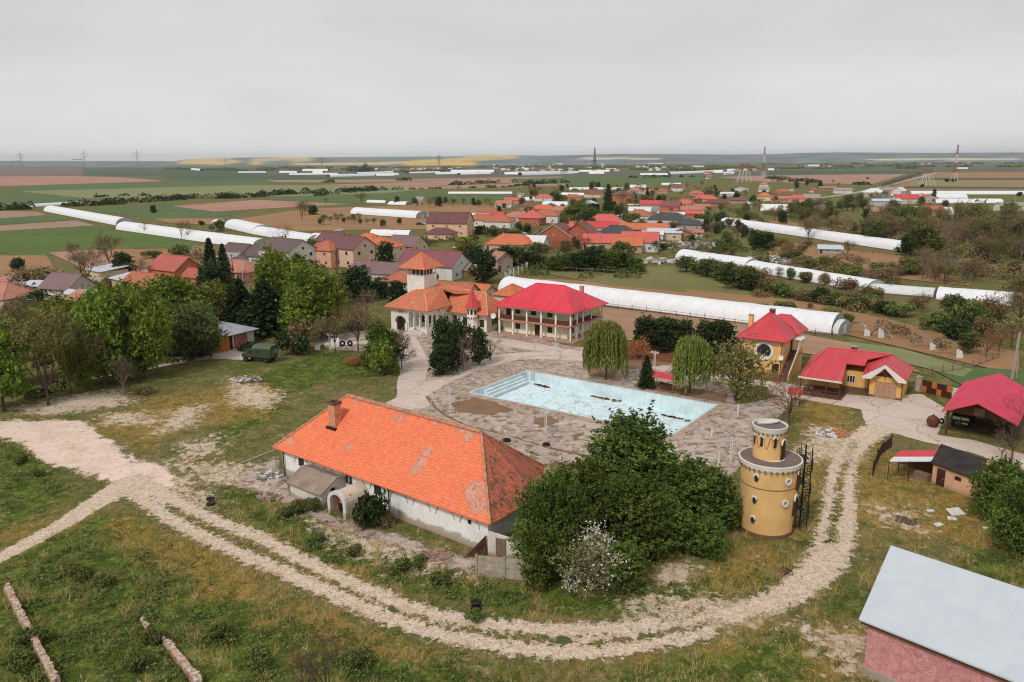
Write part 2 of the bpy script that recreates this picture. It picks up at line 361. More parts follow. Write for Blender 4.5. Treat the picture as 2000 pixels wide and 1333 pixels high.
def sheet(name, reg, mat, z, res=.6, feather=1.2, keep=False, hole=None):
    lo, hi = reg.bb(feather + 2); nx, ny = int((hi[0] - lo[0]) / res) + 2, int((hi[1] - lo[1]) / res) + 2
    X, Y = np.meshgrid(lo[0] + np.arange(nx) * res, lo[1] + np.arange(ny) * res); P = np.stack([X.ravel(), Y.ravel()], 1); d = reg.ev(P)
    e = np.clip(.5 + d / (2 * feather), 0, 1); D = d.reshape(ny, nx); ok = (np.maximum.reduce([D[:-1, :-1], D[1:, :-1], D[:-1, 1:], D[1:, 1:]]) > -feather * 1.4)
    if hole is not None:
        Hh = sdf(P, np.array(hole)).reshape(ny, nx); ok &= np.maximum.reduce([Hh[:-1, :-1], Hh[1:, :-1], Hh[:-1, 1:], Hh[1:, 1:]]) < 0
    idx = np.arange(nx * ny).reshape(ny, nx); q = np.stack([idx[:-1, :-1], idx[:-1, 1:], idx[1:, 1:], idx[1:, :-1]], -1)[ok]
    used = np.unique(q); rm = np.full(nx * ny, -1); rm[used] = np.arange(len(used)); V_ = np.column_stack([P[used], np.full(len(used), z)])
    me = npmesh(name, V_, rm[q], mat, {'e': e[used]}); o = bpy.data.objects.new(name, me); link(o); o['kind'] = 'structure'
    if keep: KEEP.append(reg)
    return o
def field(name, pts, mat, z):            # crisp far field
    v = W(pts); mb = MB(); mb.poly([(x, y, z) for x, y in v]); o = mb.build(name, mat)
    me = o.data; a = me.attributes.new('e', 'FLOAT', 'POINT'); a.data.foreach_set('value', [1.] * len(me.vertices)); o['kind'] = 'structure'; return o
# ================================================================== THE SETTING
rng = np.random.default_rng(7); random.seed(7)
# pool rectangle (world), used as a hole in every ground sheet
PL = G(1030, 726)[:2]; PA = math.degrees(math.atan2(*(G(1398, 792)[:2] - PL)[::-1]))
_pd = np.array([math.cos(R(PA)), math.sin(R(PA))]); _pn = np.array([_pd[1], -_pd[0]])      # pn points to the camera side
PLEN, PWID = 33.2, 15.2
def pc(a, b): return PL + _pd * a + _pn * b
POOLR = [pc(-.05, -.05), pc(PLEN + .05, -.05), pc(PLEN + .05, PWID + .05), pc(-.05, PWID + .05)]
# ---- ground: one sheet to the horizon
def axis(parts):
    a = []
    for x0, x1, st in parts: a += list(np.arange(x0, x1, st))
    return np.array(a + [parts[-1][1]])
gx = axis([(-15000, -1500, 1500), (-1500, -240, 60), (-240, -90, 8), (-90, 90, .9), (90, 240, 8), (240, 1500, 60), (1500, 15000, 1500)])
gy = axis([(-2000, 20, 200), (20, 165, .9), (165, 300, 5), (300, 1200, 50), (1200, 16000, 1200)])
X, Y = np.meshgrid(gx, gy); P = np.stack([X.ravel(), Y.ravel()], 1)
lush = Reg().poly([(330, 890), (640, 740), (800, 735), (760, 700), (620, 690), (480, 745), (560, 800), (430, 870)]).poly([(0, 1090), (200, 1000), (330, 1060), (460, 1150), (640, 1230), (800, 1280), (1000, 1333), (0, 1400)]).poly([(0, 850), (60, 880), (150, 960), (60, 1010), (0, 1040)]) \
    .poly([(430, 950), (560, 985), (640, 1040), (760, 1090), (930, 1140), (1300, 1150), (1480, 1100), (1500, 1150), (1300, 1200), (1000, 1200), (700, 1120), (500, 1030)]).poly([(1600, 950), (1640, 1000), (1600, 1110), (1560, 1110), (1590, 1000)]).poly([(1640, 1150), (1700, 1160), (1690, 1200), (1620, 1200)]).poly([(1300, 1290), (1560, 1240), (1660, 1333), (1200, 1333)]) \
    .poly([(1890, 1050), (2000, 1080), (2000, 1150), (1900, 1110)]).poly([(1340, 530), (1480, 540), (1560, 600), (1400, 580), (1330, 550)])
dry = Reg().poly([(1560, 860), (1700, 860), (1990, 1000), (1990, 1080), (1700, 1040), (1660, 1000)]).poly([(1560, 780), (1660, 790), (1680, 850), (1640, 870), (1560, 830)]).poly([(1540, 900), (1620, 900), (1600, 1010), (1560, 1080), (1540, 1060)]) \
    .poly([(380, 770), (500, 730), (560, 760), (520, 820), (400, 830)]).poly([(160, 830), (330, 770), (450, 760), (300, 880), (210, 860)]).poly([(200, 1000), (340, 1040), (560, 1160), (760, 1250), (900, 1290), (760, 1300), (480, 1200), (250, 1080)]).poly([(0, 1040), (120, 1000), (180, 1010), (60, 1060), (0, 1090)]) \
    .poly([(1350, 1110), (1500, 1060), (1540, 1120), (1420, 1180)]).poly([(1620, 1210), (1690, 1220), (1690, 1333), (1560, 1333)]).poly([(1480, 1180), (1560, 1240), (1300, 1290), (1000, 1333), (1200, 1290), (1400, 1250)]).poly([(380, 1010), (700, 1150), (860, 1200), (800, 1160), (560, 1050)])
bare = Reg().poly([(330, 905), (470, 905), (540, 930), (500, 950), (400, 945)]).poly([(560, 860), (600, 850), (560, 880)]).poly([(560, 985), (640, 1010), (700, 1035), (860, 1090), (920, 1120), (860, 1120), (700, 1060)]).poly([(200, 810), (290, 805), (300, 830), (210, 830)]).poly([(450, 740), (560, 770), (520, 800), (450, 790)]).poly([(20, 800), (150, 770), (240, 760), (250, 790), (100, 812)]).poly([(340, 800), (400, 790), (380, 830), (300, 850)]).poly([(1270, 1105), (1320, 1090), (1360, 1110), (1340, 1140), (1290, 1140)]) \
    .poly([(1210, 1170), (1330, 1160), (1480, 1180), (1560, 1150), (1480, 1220), (1250, 1220)]).poly([(1570, 1220), (1690, 1240), (1690, 1320), (1640, 1310), (1600, 1270)]).poly([(930, 1130), (760, 1060), (700, 1040), (600, 1000), (640, 1060), (760, 1110)]).poly([(1590, 830), (1660, 850), (1700, 900), (1560, 900)]).poly([(1700, 985), (1790, 1000), (1800, 1040), (1720, 1020)]).poly([(350, 870), (420, 850), (430, 880), (360, 910)]).poly([(300, 940), (360, 930), (420, 990), (380, 1000)])
def soft(reg, P, f): return np.clip(.5 + reg.ev(P) / (2 * f), 0, 1)
near = (P[:, 0] > -95) & (P[:, 0] < 95) & (P[:, 1] > 15) & (P[:, 1] < 300)
att = np.zeros((len(P), 4)); att[:, 3] = 1
att[near, 0] = soft(lush, P[near], 2.5); att[near, 1] = soft(dry, P[near], 3); att[near, 2] = soft(bare, P[near], 2.6) * .95
att[~near, :3] = (.3, .3, 0)
idx = np.arange(len(P)).reshape(len(gy), len(gx)); q = np.stack([idx[:-1, :-1], idx[:-1, 1:], idx[1:, 1:], idx[1:, :-1]], -1)
hs = sdf(P, np.array(POOLR)).reshape(len(gy), len(gx)); ok = np.maximum.reduce([hs[:-1, :-1], hs[1:, :-1], hs[:-1, 1:], hs[1:, 1:]]) < 0
m = NT('ground_turf'); p = m.pos(); A = m.attr('msk'); sp = m.n('ShaderNodeSeparateColor'); m.l(A.outputs['Color'], sp.inputs[0])
nb = m.noise(p, .22, 6, .65, .5); nm = m.noise(p, 1.1, 6, .7, .4); nf = m.noise(p, 3.4, 5, .8); nc = m.noise(p, .6, 5, .7, .8); nv = m.noise(p, .012, 5, .6)
base = m.mix(m.mr(nb, .42, .58), S(140, 124, 80), S(96, 102, 50)); base = m.mix(m.mr(nm, .5, .6, 0, .75), base, S(70, 78, 34))
base = m.mix(m.mr(nv, .4, .6, 0, .5), base, S(128, 114, 84))
lt = m.math('ADD', sp.outputs[0], m.math('MULTIPLY', m.math('SUBTRACT', nm, .5), 2.2)); base = m.mix(m.mr(lt, .35, .6), base, m.mix(m.mr(nc, .44, .56), S(106, 120, 50), S(66, 80, 32)))
dt = m.math('ADD', sp.outputs[1], m.math('MULTIPLY', m.math('SUBTRACT', nb, .5), 2.)); base = m.mix(m.mr(dt, .42, .7, 0, .72), base, m.mix(m.mr(nm, .42, .58), S(182, 138, 74), S(136, 116, 60)))
base = m.mix(m.mr(nf, .46, .6, 0, .62), base, S(58, 64, 32)); base = m.mix(m.mr(nc, .5, .62, 0, .6), base, S(74, 90, 38)); base = m.mix(m.mr(nm, .42, .3, 0, .6), base, S(184, 162, 118))
bt = m.math('ADD', sp.outputs[2], m.math('MULTIPLY', m.math('SUBTRACT', nm, .5), 2.6)); bt = m.math('ADD', bt, m.math('MULTIPLY', m.math('SUBTRACT', nf, .5), 2.0)); bt = m.math('ADD', bt, m.math('MULTIPLY', m.math('SUBTRACT', nc, .5), -1.4))
base = m.mix(m.mr(bt, .46, .56), base, m.mix(m.mr(nf, .4, .6), S(226, 208, 190), S(168, 146, 124)))
m.l(base, m.b.inputs[0]); m.b.inputs['Roughness'].default_value = .97; m.b.inputs['Specular IOR Level'].default_value = .05; m.bump(m.math('ADD', nf, nm), .7, .12)
me = npmesh('ground', np.column_stack([P, np.zeros(len(P))]), q[ok], m.m, {'msk': att}); o = bpy.data.objects.new('ground', me); link(o); o['kind'] = 'structure'
# ---- hills on the horizon
cols = np.arange(-400, 2420, 20); T = np.linspace(0, 1, 22); foot = np.interp(cols, [0, 350, 900, 1300, 2000], [327, 326, 324, 321, 317])
top = np.interp(cols, [-400, 0, 340, 355, 380, 440, 480, 560, 660, 760, 900, 918, 940, 1000, 1060, 1130, 1200, 1300, 1420, 1500, 1570, 1640, 1720, 1830, 1900, 2000, 2420],
                [315, 314.5, 315, 313, 311, 309.5, 308.5, 308, 307.5, 306.5, 306, 304.5, 304, 304, 304.5, 303, 301, 301.5, 302.5, 302, 299, 298, 298.5, 299.5, 299, 298.5, 298])
V_ = []; C_ = []
RAPE, RAPE2, PALE, GRN, HAZE_DGR, HAZE_BLU = (.66, .48, .19), (.72, .46, .1), (.62, .56, .44), (.19, .26, .2), (.14, .18, .18), (.2, .24, .27)  # hill blue and dark green hold distance haze in their colour
hp = [([(355, 315), (372, 309), (440, 308), (478, 318), (430, 322), (360, 321)], RAPE), ([(484, 311), (600, 306), (612, 313), (500, 323)], RAPE), ([(505, 317), (560, 312), (575, 321), (510, 322)], GRN), ([(640, 300), (905, 300), (905, 309), (700, 317), (640, 317)], GRN),
      ([(560, 319), (740, 318), (740, 323), (560, 323)], RAPE), ([(740, 318), (905, 308), (925, 300), (1008, 300), (1000, 311), (860, 318), (740, 322)], RAPE), ([(790, 320), (930, 316), (940, 326), (800, 327)], RAPE2), ([(1125, 307), (1290, 309), (1300, 312), (1130, 312)], PALE), ([(1700, 310), (2000, 309.5), (2000, 313), (1700, 313.5)], PALE), ([(1010, 300), (1100, 300), (1100, 307), (1010, 308)], HAZE_BLU)]
for i, cpx in enumerate(cols):
    d0 = G(cpx, foot[i])[:2]; dd = d0 / np.hypot(*d0); D0 = np.hypot(*d0); D1 = D0 + 5200; gt = dd * D1
    r_ = ray(cpx, top[i]); zt = CAMH + r_[2] / np.hypot(r_[0], r_[1]) * D1
    for t in T:
        dist = D0 + (D1 - D0) * t; h = zt * (3 * t * t - 2 * t ** 3) ** .9
        h += zt * .14 * math.sin(t * 9 + cpx * .013) * t * (1 - t) * 2 if 0 < t < 1 else 0
        x, y = dd * dist; V_.append((x, y, h - (3 if t == 0 else 0)))
        px, py = PR(x, y, h); nz = mnoise.noise(Vector((cpx * .02, t * 6, 1))); c = HAZE_BLU if nz > 0 else HAZE_DGR
        for pl, cc in hp:
            if sdf(np.array([[px, py]]), np.array(pl, float))[0] > 0: c = cc
        C_.append(c + (1,))
V_ = np.array(V_); nT = len(T); idx = np.arange(len(V_)).reshape(len(cols), nT); q = np.stack([idx[:-1, :-1], idx[1:, :-1], idx[1:, 1:], idx[:-1, 1:]], -1).reshape(-1, 4)
m = NT('hill_fields'); a = m.attr('hc'); n = m.noise(m.pos(), .004, 7, .7); m.l(m.mix(m.mr(n, .4, .7, 0, .5), a.outputs['Color'], (.06, .07, .05, 1)), m.b.inputs[0]); m.b.inputs['Roughness'].default_value = 1; m.b.inputs['Specular IOR Level'].default_value = 0
me = npmesh('hills', V_, q, m.m, {'hc': np.array(C_)}); o = bpy.data.objects.new('hills', me); link(o); o['kind'] = 'structure'
# ---- far fields (crisp edges), each a sheet a little above the last
def fm(nm, c, c2, ang=-40, per=6, st=.35, esc=.02): return patchmat('field_' + nm, [c, c2, tuple(x * .7 for x in c[:3]) + (1,)], [(.02, .4, .65, .8), (.15, .45, .75, .5)], lines=(ang, per, st, tuple(x * .72 for x in c[:3]) + (1,)), bumpsc=1.5, bst=.3)
RED, BRN, OCH = fm('red_soil', S(176, 138, 120), S(158, 118, 102)), fm('brown_soil', S(160, 128, 104), S(172, 142, 114)), fm('ochre_soil', S(164, 126, 92), S(140, 112, 80), per=3)
GR, GR2, OLV, DRK = fm('green', S(94, 112, 70), S(84, 102, 62)), fm('dark_green', S(76, 94, 72), S(84, 100, 76)), fm('olive', S(136, 138, 98), S(126, 130, 90)), fm('scrub', S(104, 104, 86), S(84, 90, 72))
BRG, TAN = fm('bright_green', S(96, 114, 58), S(80, 102, 50)), fm('tan', S(166, 138, 118), S(150, 122, 100))
FL = [  # distant plain
 ([(0, 329), (700, 328), (2000, 322), (2000, 352), (1000, 352), (0, 352)], DRK), ([(0, 331), (160, 329), (165, 342), (0, 345)], fm('maroon_soil', S(128, 108, 96), S(114, 104, 84))), ([(160, 329), (480, 330), (500, 345), (165, 343)], GR2),
 ([(320, 345), (500, 340), (740, 351), (500, 357), (330, 352)], GR2), ([(0, 345), (150, 344), (240, 347), (320, 353), (300, 355), (0, 364)], RED), ([(0, 364), (300, 356), (520, 351), (700, 356), (480, 362), (40, 374)], GR), ([(520, 352), (740, 351), (1100, 345), (1100, 350), (700, 357), (540, 356)], BRN),
 ([(620, 362), (1000, 350), (1300, 343), (1400, 345), (1000, 357), (760, 366)], RED), ([(40, 374), (480, 362), (880, 363), (760, 377), (600, 383), (170, 388)], OLV), ([(760, 367), (1050, 357), (1250, 358), (1000, 366), (800, 371)], TAN),
 ([(1000, 350), (1240, 343), (1420, 343), (1420, 352), (1240, 360), (1000, 358)], GR), ([(1100, 359), (1230, 355), (1220, 366), (1110, 367)], BRG),
 ([(1400, 346), (1520, 343), (1770, 340), (1700, 361), (1500, 356)], RED), ([(1500, 332), (1800, 334), (1800, 340), (1500, 342)], GR2), ([(1820, 337), (2000, 337), (2000, 372), (1760, 372), (1740, 366)], OCH), ([(1800, 348), (2000, 348), (2000, 352), (1790, 352)], GR2), ([(1790, 355), (2000, 356), (2000, 360), (1780, 360)], OLV), ([(1770, 364), (2000, 366), (2000, 370), (1760, 369)], GR2),
 ([(0, 376), (40, 375), (180, 389), (135, 402), (0, 405)], GR), ([(0, 413), (75, 414), (90, 421), (0, 427)], TAN), ([(0, 428), (92, 422), (145, 430), (0, 440)], GR), ([(0, 441), (150, 431), (185, 441), (0, 452)], TAN), ([(0, 453), (170, 443), (235, 458), (215, 500), (40, 500), (0, 494)], BRG), ([(160, 444), (230, 444), (400, 474), (360, 486), (262, 486), (215, 462)], BRG),
 ([(165, 410), (330, 396), (470, 415), (430, 427), (300, 428)], GR), ([(335, 403), (500, 391), (684, 399), (500, 409), (420, 414)], RED), ([(500, 388), (850, 374), (960, 378), (830, 388), (684, 399), (560, 392)], GR), ([(850, 388), (1000, 378), (1040, 386), (900, 396)], GR), ([(440, 432), (600, 408), (850, 400), (1010, 402), (870, 448), (560, 452)], OCH),
 ([(300, 428), (440, 426), (420, 440), (330, 436)], OCH), ([(95, 494), (190, 488), (290, 505), (320, 540), (240, 560), (190, 540), (150, 520)], RED), ([(210, 488), (360, 486), (420, 500), (330, 520), (240, 510)], OCH), ([(0, 500), (90, 500), (130, 560), (0, 560)], OCH),
 ([(1400, 424), (1530, 432), (1660, 452), (1500, 448), (1400, 440)], OCH), ([(1490, 468), (1760, 500), (1900, 560), (1700, 540), (1500, 500)], OCH), ([(1050, 545), (1320, 560), (1660, 610), (1660, 640), (1030, 545)], OCH), ([(1060, 535), (1330, 520), (1420, 560), (1540, 590), (1200, 560)], fm('meadow', S(130, 122, 80), S(98, 106, 58), per=2)),
 ([(1340, 566), (1560, 588), (1720, 622), (1990, 690), (1990, 735), (1640, 652), (1500, 618), (1350, 590)], OCH), ([(1170, 600), (1480, 636), (1700, 680), (1800, 730), (1560, 690), (1460, 700), (1180, 660)], BRN), ([(1800, 712), (2000, 726), (2000, 765), (1880, 755)], GR), ([(1960, 430), (2000, 425), (2000, 440), (1950, 442)], BRG), ([(1650, 668), (1760, 682), (1900, 724), (1880, 738), (1700, 696)], OLV)]
for i, (pts, mt) in enumerate(FL): field('field', pts, mt, .01 + .004 * i)
# far yellow band in front of the hills and roads
asph = flat('asphalt', S(170, 165, 160), .9, .12, .3)
def road(name, pts, wd, mat, z, **k): return sheet(name, Reg().line(pts, wd), mat, z, **k)
rd = patchmat('road_asphalt', [S(176, 172, 168), S(156, 150, 145)], [(.4, .4, .7, .6)], amp=.15)
road('road', [(700, 560), (800, 527), (880, 506), (935, 489), (1010, 470), (1110, 441), (1190, 425), (1260, 410), (1420, 396), (1600, 390), (1720, 368), (1780, 350), (1830, 338)], 3.2, rd, .22, res=2.2, feather=.7)
road('road', [(1060, 437), (1100, 431), (1125, 420)], 2.5, rd, .23, res=2, feather=.7)
# ---- near sheets
dirt = patchmat('dirt', [S(222, 200, 184, .95), S(200, 174, 156), S(160, 132, 110)], [(.25, .42, .66, .7), (1.6, .54, .7, .8)], amp=1.3, esc=.55)
rutm = patchmat('rut_gravel', [S(214, 194, 176, .95), S(190, 168, 146), S(136, 120, 90)], [(1.6, .42, .6, .8), (5.0, .52, .62, .85)], amp=1.2, esc=1.5, esc2=5)
conc = patchmat('old_concrete', [S(186, 170, 160), S(164, 146, 134), S(122, 102, 84), S(208, 194, 184), S(110, 108, 60)], [(.16, .42, .6, .9), (.7, .5, .6, .85), (1.3, .56, .62, .7), (.45, .58, .64, .6)], amp=.8, esc=.5, cracks=(.22, .016, S(100, 78, 60), .7))
pale = patchmat('pale_concrete', [S(206, 190, 178), S(190, 172, 158), S(150, 130, 112)], [(.25, .42, .7, .8), (1.8, .52, .75, .5)], amp=.45, esc=.6, cracks=(.16, .012, S(120, 98, 80), .7))
soil = patchmat('dark_soil', [S(136, 108, 86), S(114, 94, 70), S(150, 120, 96)], [(.5, .42, .7, .8), (2.5, .5, .75, .6)], amp=1., esc=.7)
hole = [pc(-.4, -.4), pc(PLEN + .4, -.4), pc(PLEN + .4, PWID + .4), pc(-.4, PWID + .4)]
# left dirt yard and the branch
sheet('dirt_yard', Reg().poly([(-60, 822), (160, 822), (195, 848), (250, 890), (300, 930), (300, 985), (240, 955), (170, 925), (90, 905), (30, 862), (-60, 845)]).poly([(250, 895), (320, 905), (345, 945), (330, 985), (250, 960)]), dirt, .012, feather=2.0, keep=True)
sheet('path', Reg().line([(255, 945), (185, 985), (110, 1032), (0, 1090), (-80, 1130)], [2.2, 1.5, 1.1, 1.0, .9], 0), rutm, .016, res=.4, feather=.7, keep=True)
# rutted track that loops round to the right yard
ln1 = [(270, 935), (345, 980), (420, 1018), (510, 1050), (600, 1098), (700, 1145), (800, 1188), (900, 1212), (1000, 1227), (1150, 1233), (1270, 1220)]
ln2 = [(250, 958), (310, 1000), (375, 1039), (480, 1087), (600, 1136), (700, 1186), (800, 1222), (900, 1250), (1000, 1265), (1100, 1276), (1200, 1271), (1280, 1257), (1380, 1235)]
sheet('dirt_track', Reg().line(ln1, .84).line(ln2, .86).line([(1150, 1262), (1290, 1236), (1420, 1205), (1530, 1170), (1600, 1120), (1635, 1050), (1640, 960), (1648, 900), (1670, 868), (1712, 840)], [1.3, 1.1, 1.0, 1.3, 1.8, 1.8, 1.6, 1.4, 1.6, 2.0]).minus(line=[(1668, 862), (1642, 930), (1634, 1000), (1622, 1060)], wd=.3).minus(line=[(1150, 1258), (1260, 1246), (1400, 1216)], wd=.3), rutm, .02, res=.35, feather=1.3, keep=True)
# estate paving
sheet('estate_yard', Reg().poly([(612, 660), (700, 648), (760, 642), (790, 640), (950, 640), (1110, 676), (1250, 690), (1420, 740), (1440, 800), (1425, 900), (1330, 950), (1080, 900), (1000, 870), (840, 812), (780, 800), (800, 742), (830, 700), (770, 690), (640, 682)]).poly([(1330, 840), (1440, 790), (1560, 770), (1480, 860), (1430, 930), (1330, 930)]), conc, .008, res=.7, feather=1.0, keep=True, hole=hole)
sheet('paved_road', Reg().line([(780, 665), (800, 690), (812, 720), (800, 750), (812, 790)], [3.5, 2.8, 2.4, 2.2, 2.4]).line([(1180, 700), (1010, 692), (930, 715), (850, 748), (780, 790)], [3, 2.5, 2, 1.8, 2.2]).line([(640, 672), (740, 668), (800, 660)], 1.6), pale, .014, res=.6, feather=.8, keep=True)
sheet('concrete_lane', Reg().line([(980, 668), (1120, 690), (1200, 703), (1330, 724), (1450, 744), (1560, 758), (1680, 785)], [2.6, 2.2, 1.5, 1.4, 1.5, 1.8, 2.5]).poly([(1500, 744), (1640, 770), (1700, 775), (1800, 770), (1850, 800), (1830, 850), (1900, 860), (2010, 890), (2010, 925), (1900, 885), (1800, 862), (1730, 842), (1690, 830), (1682, 800), (1600, 786), (1500, 770)]), pale, .018, res=.5, feather=.7, keep=True)
sheet('path', Reg().line([(180, 740), (330, 712), (420, 695), (480, 700)], [.5, .8, 1.6, 1.4]).poly([(415, 690), (480, 672), (500, 700), (420, 702)]), pale, .01, res=.6, feather=.8, keep=True)
sheet('building_apron', Reg().poly([(470, 925), (540, 892), (556, 940), (575, 975), (640, 1004), (680, 1022), (760, 1040), (930, 1095), (925, 1125), (840, 1090), (740, 1055), (640, 1030), (540, 975), (470, 950)]).poly([(840, 812), (1080, 900), (1060, 940), (900, 860)]), conc, .01, res=.5, feather=1.6, keep=True)
sheet('planting_bed', Reg().poly([(880, 788), (940, 775), (1000, 800), (960, 812), (895, 805)]).poly([(1040, 820), (1070, 812), (1095, 825), (1060, 835)]).poly([(1120, 850), (1150, 840), (1120, 865)]).poly([(1225, 700), (1280, 690), (1310, 712), (1230, 722)]).poly([(1150, 705), (1210, 710), (1200, 740), (1150, 735)]).poly([(1240, 740), (1420, 770), (1420, 790), (1250, 760)]).line([(835, 775), (850, 800), (900, 830), (980, 850), (1090, 880), (1200, 900)], [.3, .35, .35, .3, .3, .3]), soil, .024, res=.35, feather=.6, keep=True)
sheet('earth_bank', Reg().poly([(1170, 660), (1230, 650), (1330, 690), (1320, 712), (1200, 690)]), patchmat('rust_earth', [S(126, 76, 56), S(104, 62, 44)], [(.8, .4, .7, .8)], amp=.6), .026, res=.5)
sheet('burnt_patch', Reg().poly([(452, 738), (500, 734), (525, 745), (470, 750)]).poly([(1740, 1005), (1790, 1015), (1800, 1030), (1750, 1020)]), patchmat('ash', [S(88, 72, 66), S(60, 50, 46), S(170, 160, 155)], [(1, .4, .7, .8), (5, .55, .7, .6)], amp=1), .028, res=.4)
# kerbs: real low steps
kb = MB()
for ln in ([(1180, 701), (1090, 694), (1020, 697), (950, 735), (862, 772), (838, 785), (850, 805), (900, 832), (1000, 856), (1085, 884)], [(815, 718), (835, 730), (870, 738), (940, 722), (985, 702)], [(420, 925), (535, 880)]):
    pts = smooth_line(W(ln), 2)
    kb.at((0, 0)); kb.tube([(x, y, .03) for x, y in pts], .09, 4)
tag(kb.build('kerb', flat('kerb_stone', S(190, 176, 164), .9)), kind='structure')
# ---- swimming pool (empty basin)
pool = thing('swimming_pool', 'empty pale blue swimming pool with a cracked floor in the middle of the yard', 'swimming pool', (*pc(PLEN / 2, PWID / 2), 0))
blue = plaster('pool_paint', S(212, 230, 234, 1.), .45); z0, z1 = -1.55, -2.5
fl = patchmat('pool_floor_paint', [S(206, 230, 238, 1.), S(192, 212, 218), S(190, 180, 164), S(230, 234, 236)], [(.5, .45, .7, .6), (1.1, .56, .62, .85), (2.2, .55, .62, .7)], cracks=(.3, .018, S(150, 136, 118), .8), amp=0)
P3 = lambda a, b, z: (*pc(a, b), z)
mb = MB(); mb.poly([P3(0, 0, z0), P3(0, PWID, z0), P3(PLEN, PWID, z1), P3(PLEN, 0, z1)]); o = mb.build('pool_floor', fl, pool)
a = o.data.attributes.new('e', 'FLOAT', 'POINT'); a.data.foreach_set('value', [1.] * 4)
for a_, b_ in (((0, 0), (PLEN, 0)), ((PLEN, 0), (PLEN, PWID)), ((PLEN, PWID), (0, PWID)), ((0, PWID), (0, 0))):
    mb = MB(); za = z0 if a_[0] == 0 else z1; zb = z0 if b_[0] == 0 else z1; n_ = (_pd * (1 if a_[0] == b_[0] == PLEN else -1 if a_[0] == b_[0] else 0) + _pn * (1 if a_[1] == b_[1] == PWID else -1 if a_[1] == b_[1] else 0)) * .3
    mb.prism([P3(*a_, za), P3(*b_, zb), P3(*b_, .045), P3(*a_, .045)], (n_[0], n_[1], 0)); mb.build('pool_wall', blue, pool)
mb = MB()
for i in range(3): c0 = pc(.45 * i + .003, 1.6); mb.at((*c0, 0), PA); mb.box(0, .45, -10.5, 0, -1.5, -.35 - .38 * i)
mb.build('steps', blue, pool)
cop = plaster('pool_coping', S(204, 218, 220), .7); mb = MB()
for (a0, a1, b0, b1) in ((-.35, PLEN + .35, -.35, 0), (-.35, PLEN + .35, PWID, PWID + .35), (-.35, 0, 0, PWID), (PLEN, PLEN + .35, 0, PWID)): mb.prism([P3(a0, b0, .05), P3(a1, b0, .05), P3(a1, b1, .05), P3(a0, b1, .05)], (0, 0, .05))
mb.build('coping', cop, pool)
for (a, b, s_) in ((2.2, 1.2, 3.4), (13, .7, 5), (24, 2.2, 7)):
    mb = MB()
    for k in range(26): mb.at((*pc(a + random.random() * s_, b + random.gauss(0, .15)), z0 + (z1 - z0) * (a + s_ / 2) / PLEN), random.random() * 360); r_ = .12 + random.random() * .15; mb.box(-r_, r_, -r_, r_, 0, .12)
    mb.build('debris', flat('debris_brown', S(128, 108, 88), .95), pool)['kind'] = 'stuff'
mb = MB()
for s_ in (-.25, .25): c0 = pc(1.2 + s_, .06); mb.tube([(*c0, -1.5), (*c0, .5)], .03, 4)
for k in range(4): mb.tube([(*pc(.95, .06), -1.2 + k * .35), (*pc(1.45, .06), -1.2 + k * .35)], .025, 4)
mb.build('ladder', flat('pool_metal', S(150, 160, 160), .4), pool)
rim = patchmat('pool_surround_concrete', [S(182, 160, 146), S(152, 126, 110), S(206, 190, 176)], [(.3, .42, .66, .85), (1.6, .55, .7, .7)], cracks=(.5, .03, S(96, 72, 56), .8), amp=0)
mb = MB()
for (a0, a1, b0, b1) in ((-1.8, PLEN + 1.8, -1.8, -.35), (-1.8, PLEN + 1.8, PWID + .35, PWID + 1.8), (-1.8, -.35, -.35, PWID + .35), (PLEN + .35, PLEN + 1.8, -.35, PWID + .35)):
    mb.poly([P3(a0, b0, .034), P3(a0, b1, .034), P3(a1, b1, .034), P3(a1, b0, .034)])
o = mb.build('pool_surround', rim); a = o.data.attributes.new('e', 'FLOAT', 'POINT'); a.data.foreach_set('value', [1.] * len(o.data.vertices)); o['kind'] = 'structure'
# ================================================================== VEGETATION
def seg_tubes(segs, n=4):
    """segs: list of (p0, p1, r0, r1) -> vertices, quads"""
    a = np.array([s[0] for s in segs]); b = np.array([s[1] for s in segs]); r0 = np.array([s[2] for s in segs]); r1 = np.array([s[3] for s in segs])
    d = b - a; d /= np.linalg.norm(d, axis=1)[:, None] + 1e-9; h = np.where(np.abs(d[:, 2:3]) < .9, [[0, 0, 1.]], [[0, 1., 0]])
    u = np.cross(d, h); u /= np.linalg.norm(u, axis=1)[:, None]; v = np.cross(d, u); V = []
    for k in range(n):
        c, s = math.cos(2 * math.pi * k / n), math.sin(2 * math.pi * k / n)
        V.append(a + (c * u + s * v) * r0[:, None]); V.append(b + (c * u + s * v) * r1[:, None])
    V = np.stack(V, 1); M = len(segs); base = np.arange(M)[:, None] * 2 * n; F = []
    for k in range(n):
        k2 = (k + 1) % n; F.append(base + np.array([[2 * k, 2 * k2, 2 * k2 + 1, 2 * k + 1]]))
    return V.reshape(-1, 3), np.concatenate(F)
def leaves(rg, C, size, up=.4, aspect=1.5, droop=False):
    """one small bent-free leaf-clump quad per centre"""
    n = len(C); nrm = rg.normal(size=(n, 3)); nrm[:, 2] = np.abs(nrm[:, 2]) + up; nrm /= np.linalg.norm(nrm, axis=1)[:, None]
    t = rg.normal(size=(n, 3))
    if droop: t = t * .25 + np.array([0, 0, -1.]); nrm = rg.normal(size=(n, 3)); nrm[:, 2] *= .2; nrm /= np.linalg.norm(nrm, axis=1)[:, None]
    t -= (t * nrm).sum(1)[:, None] * nrm; t /= np.linalg.norm(t, axis=1)[:, None]; b = np.cross(nrm, t)
    s = size * rg.uniform(.55, 1.35, n)[:, None]; l = s * aspect
    V = np.stack([C - t * l * .5, C + b * s * .42, C + t * l * .5, C - b * s * .42], 1).reshape(-1, 3)
    return V, np.arange(n * 4).reshape(n, 4)
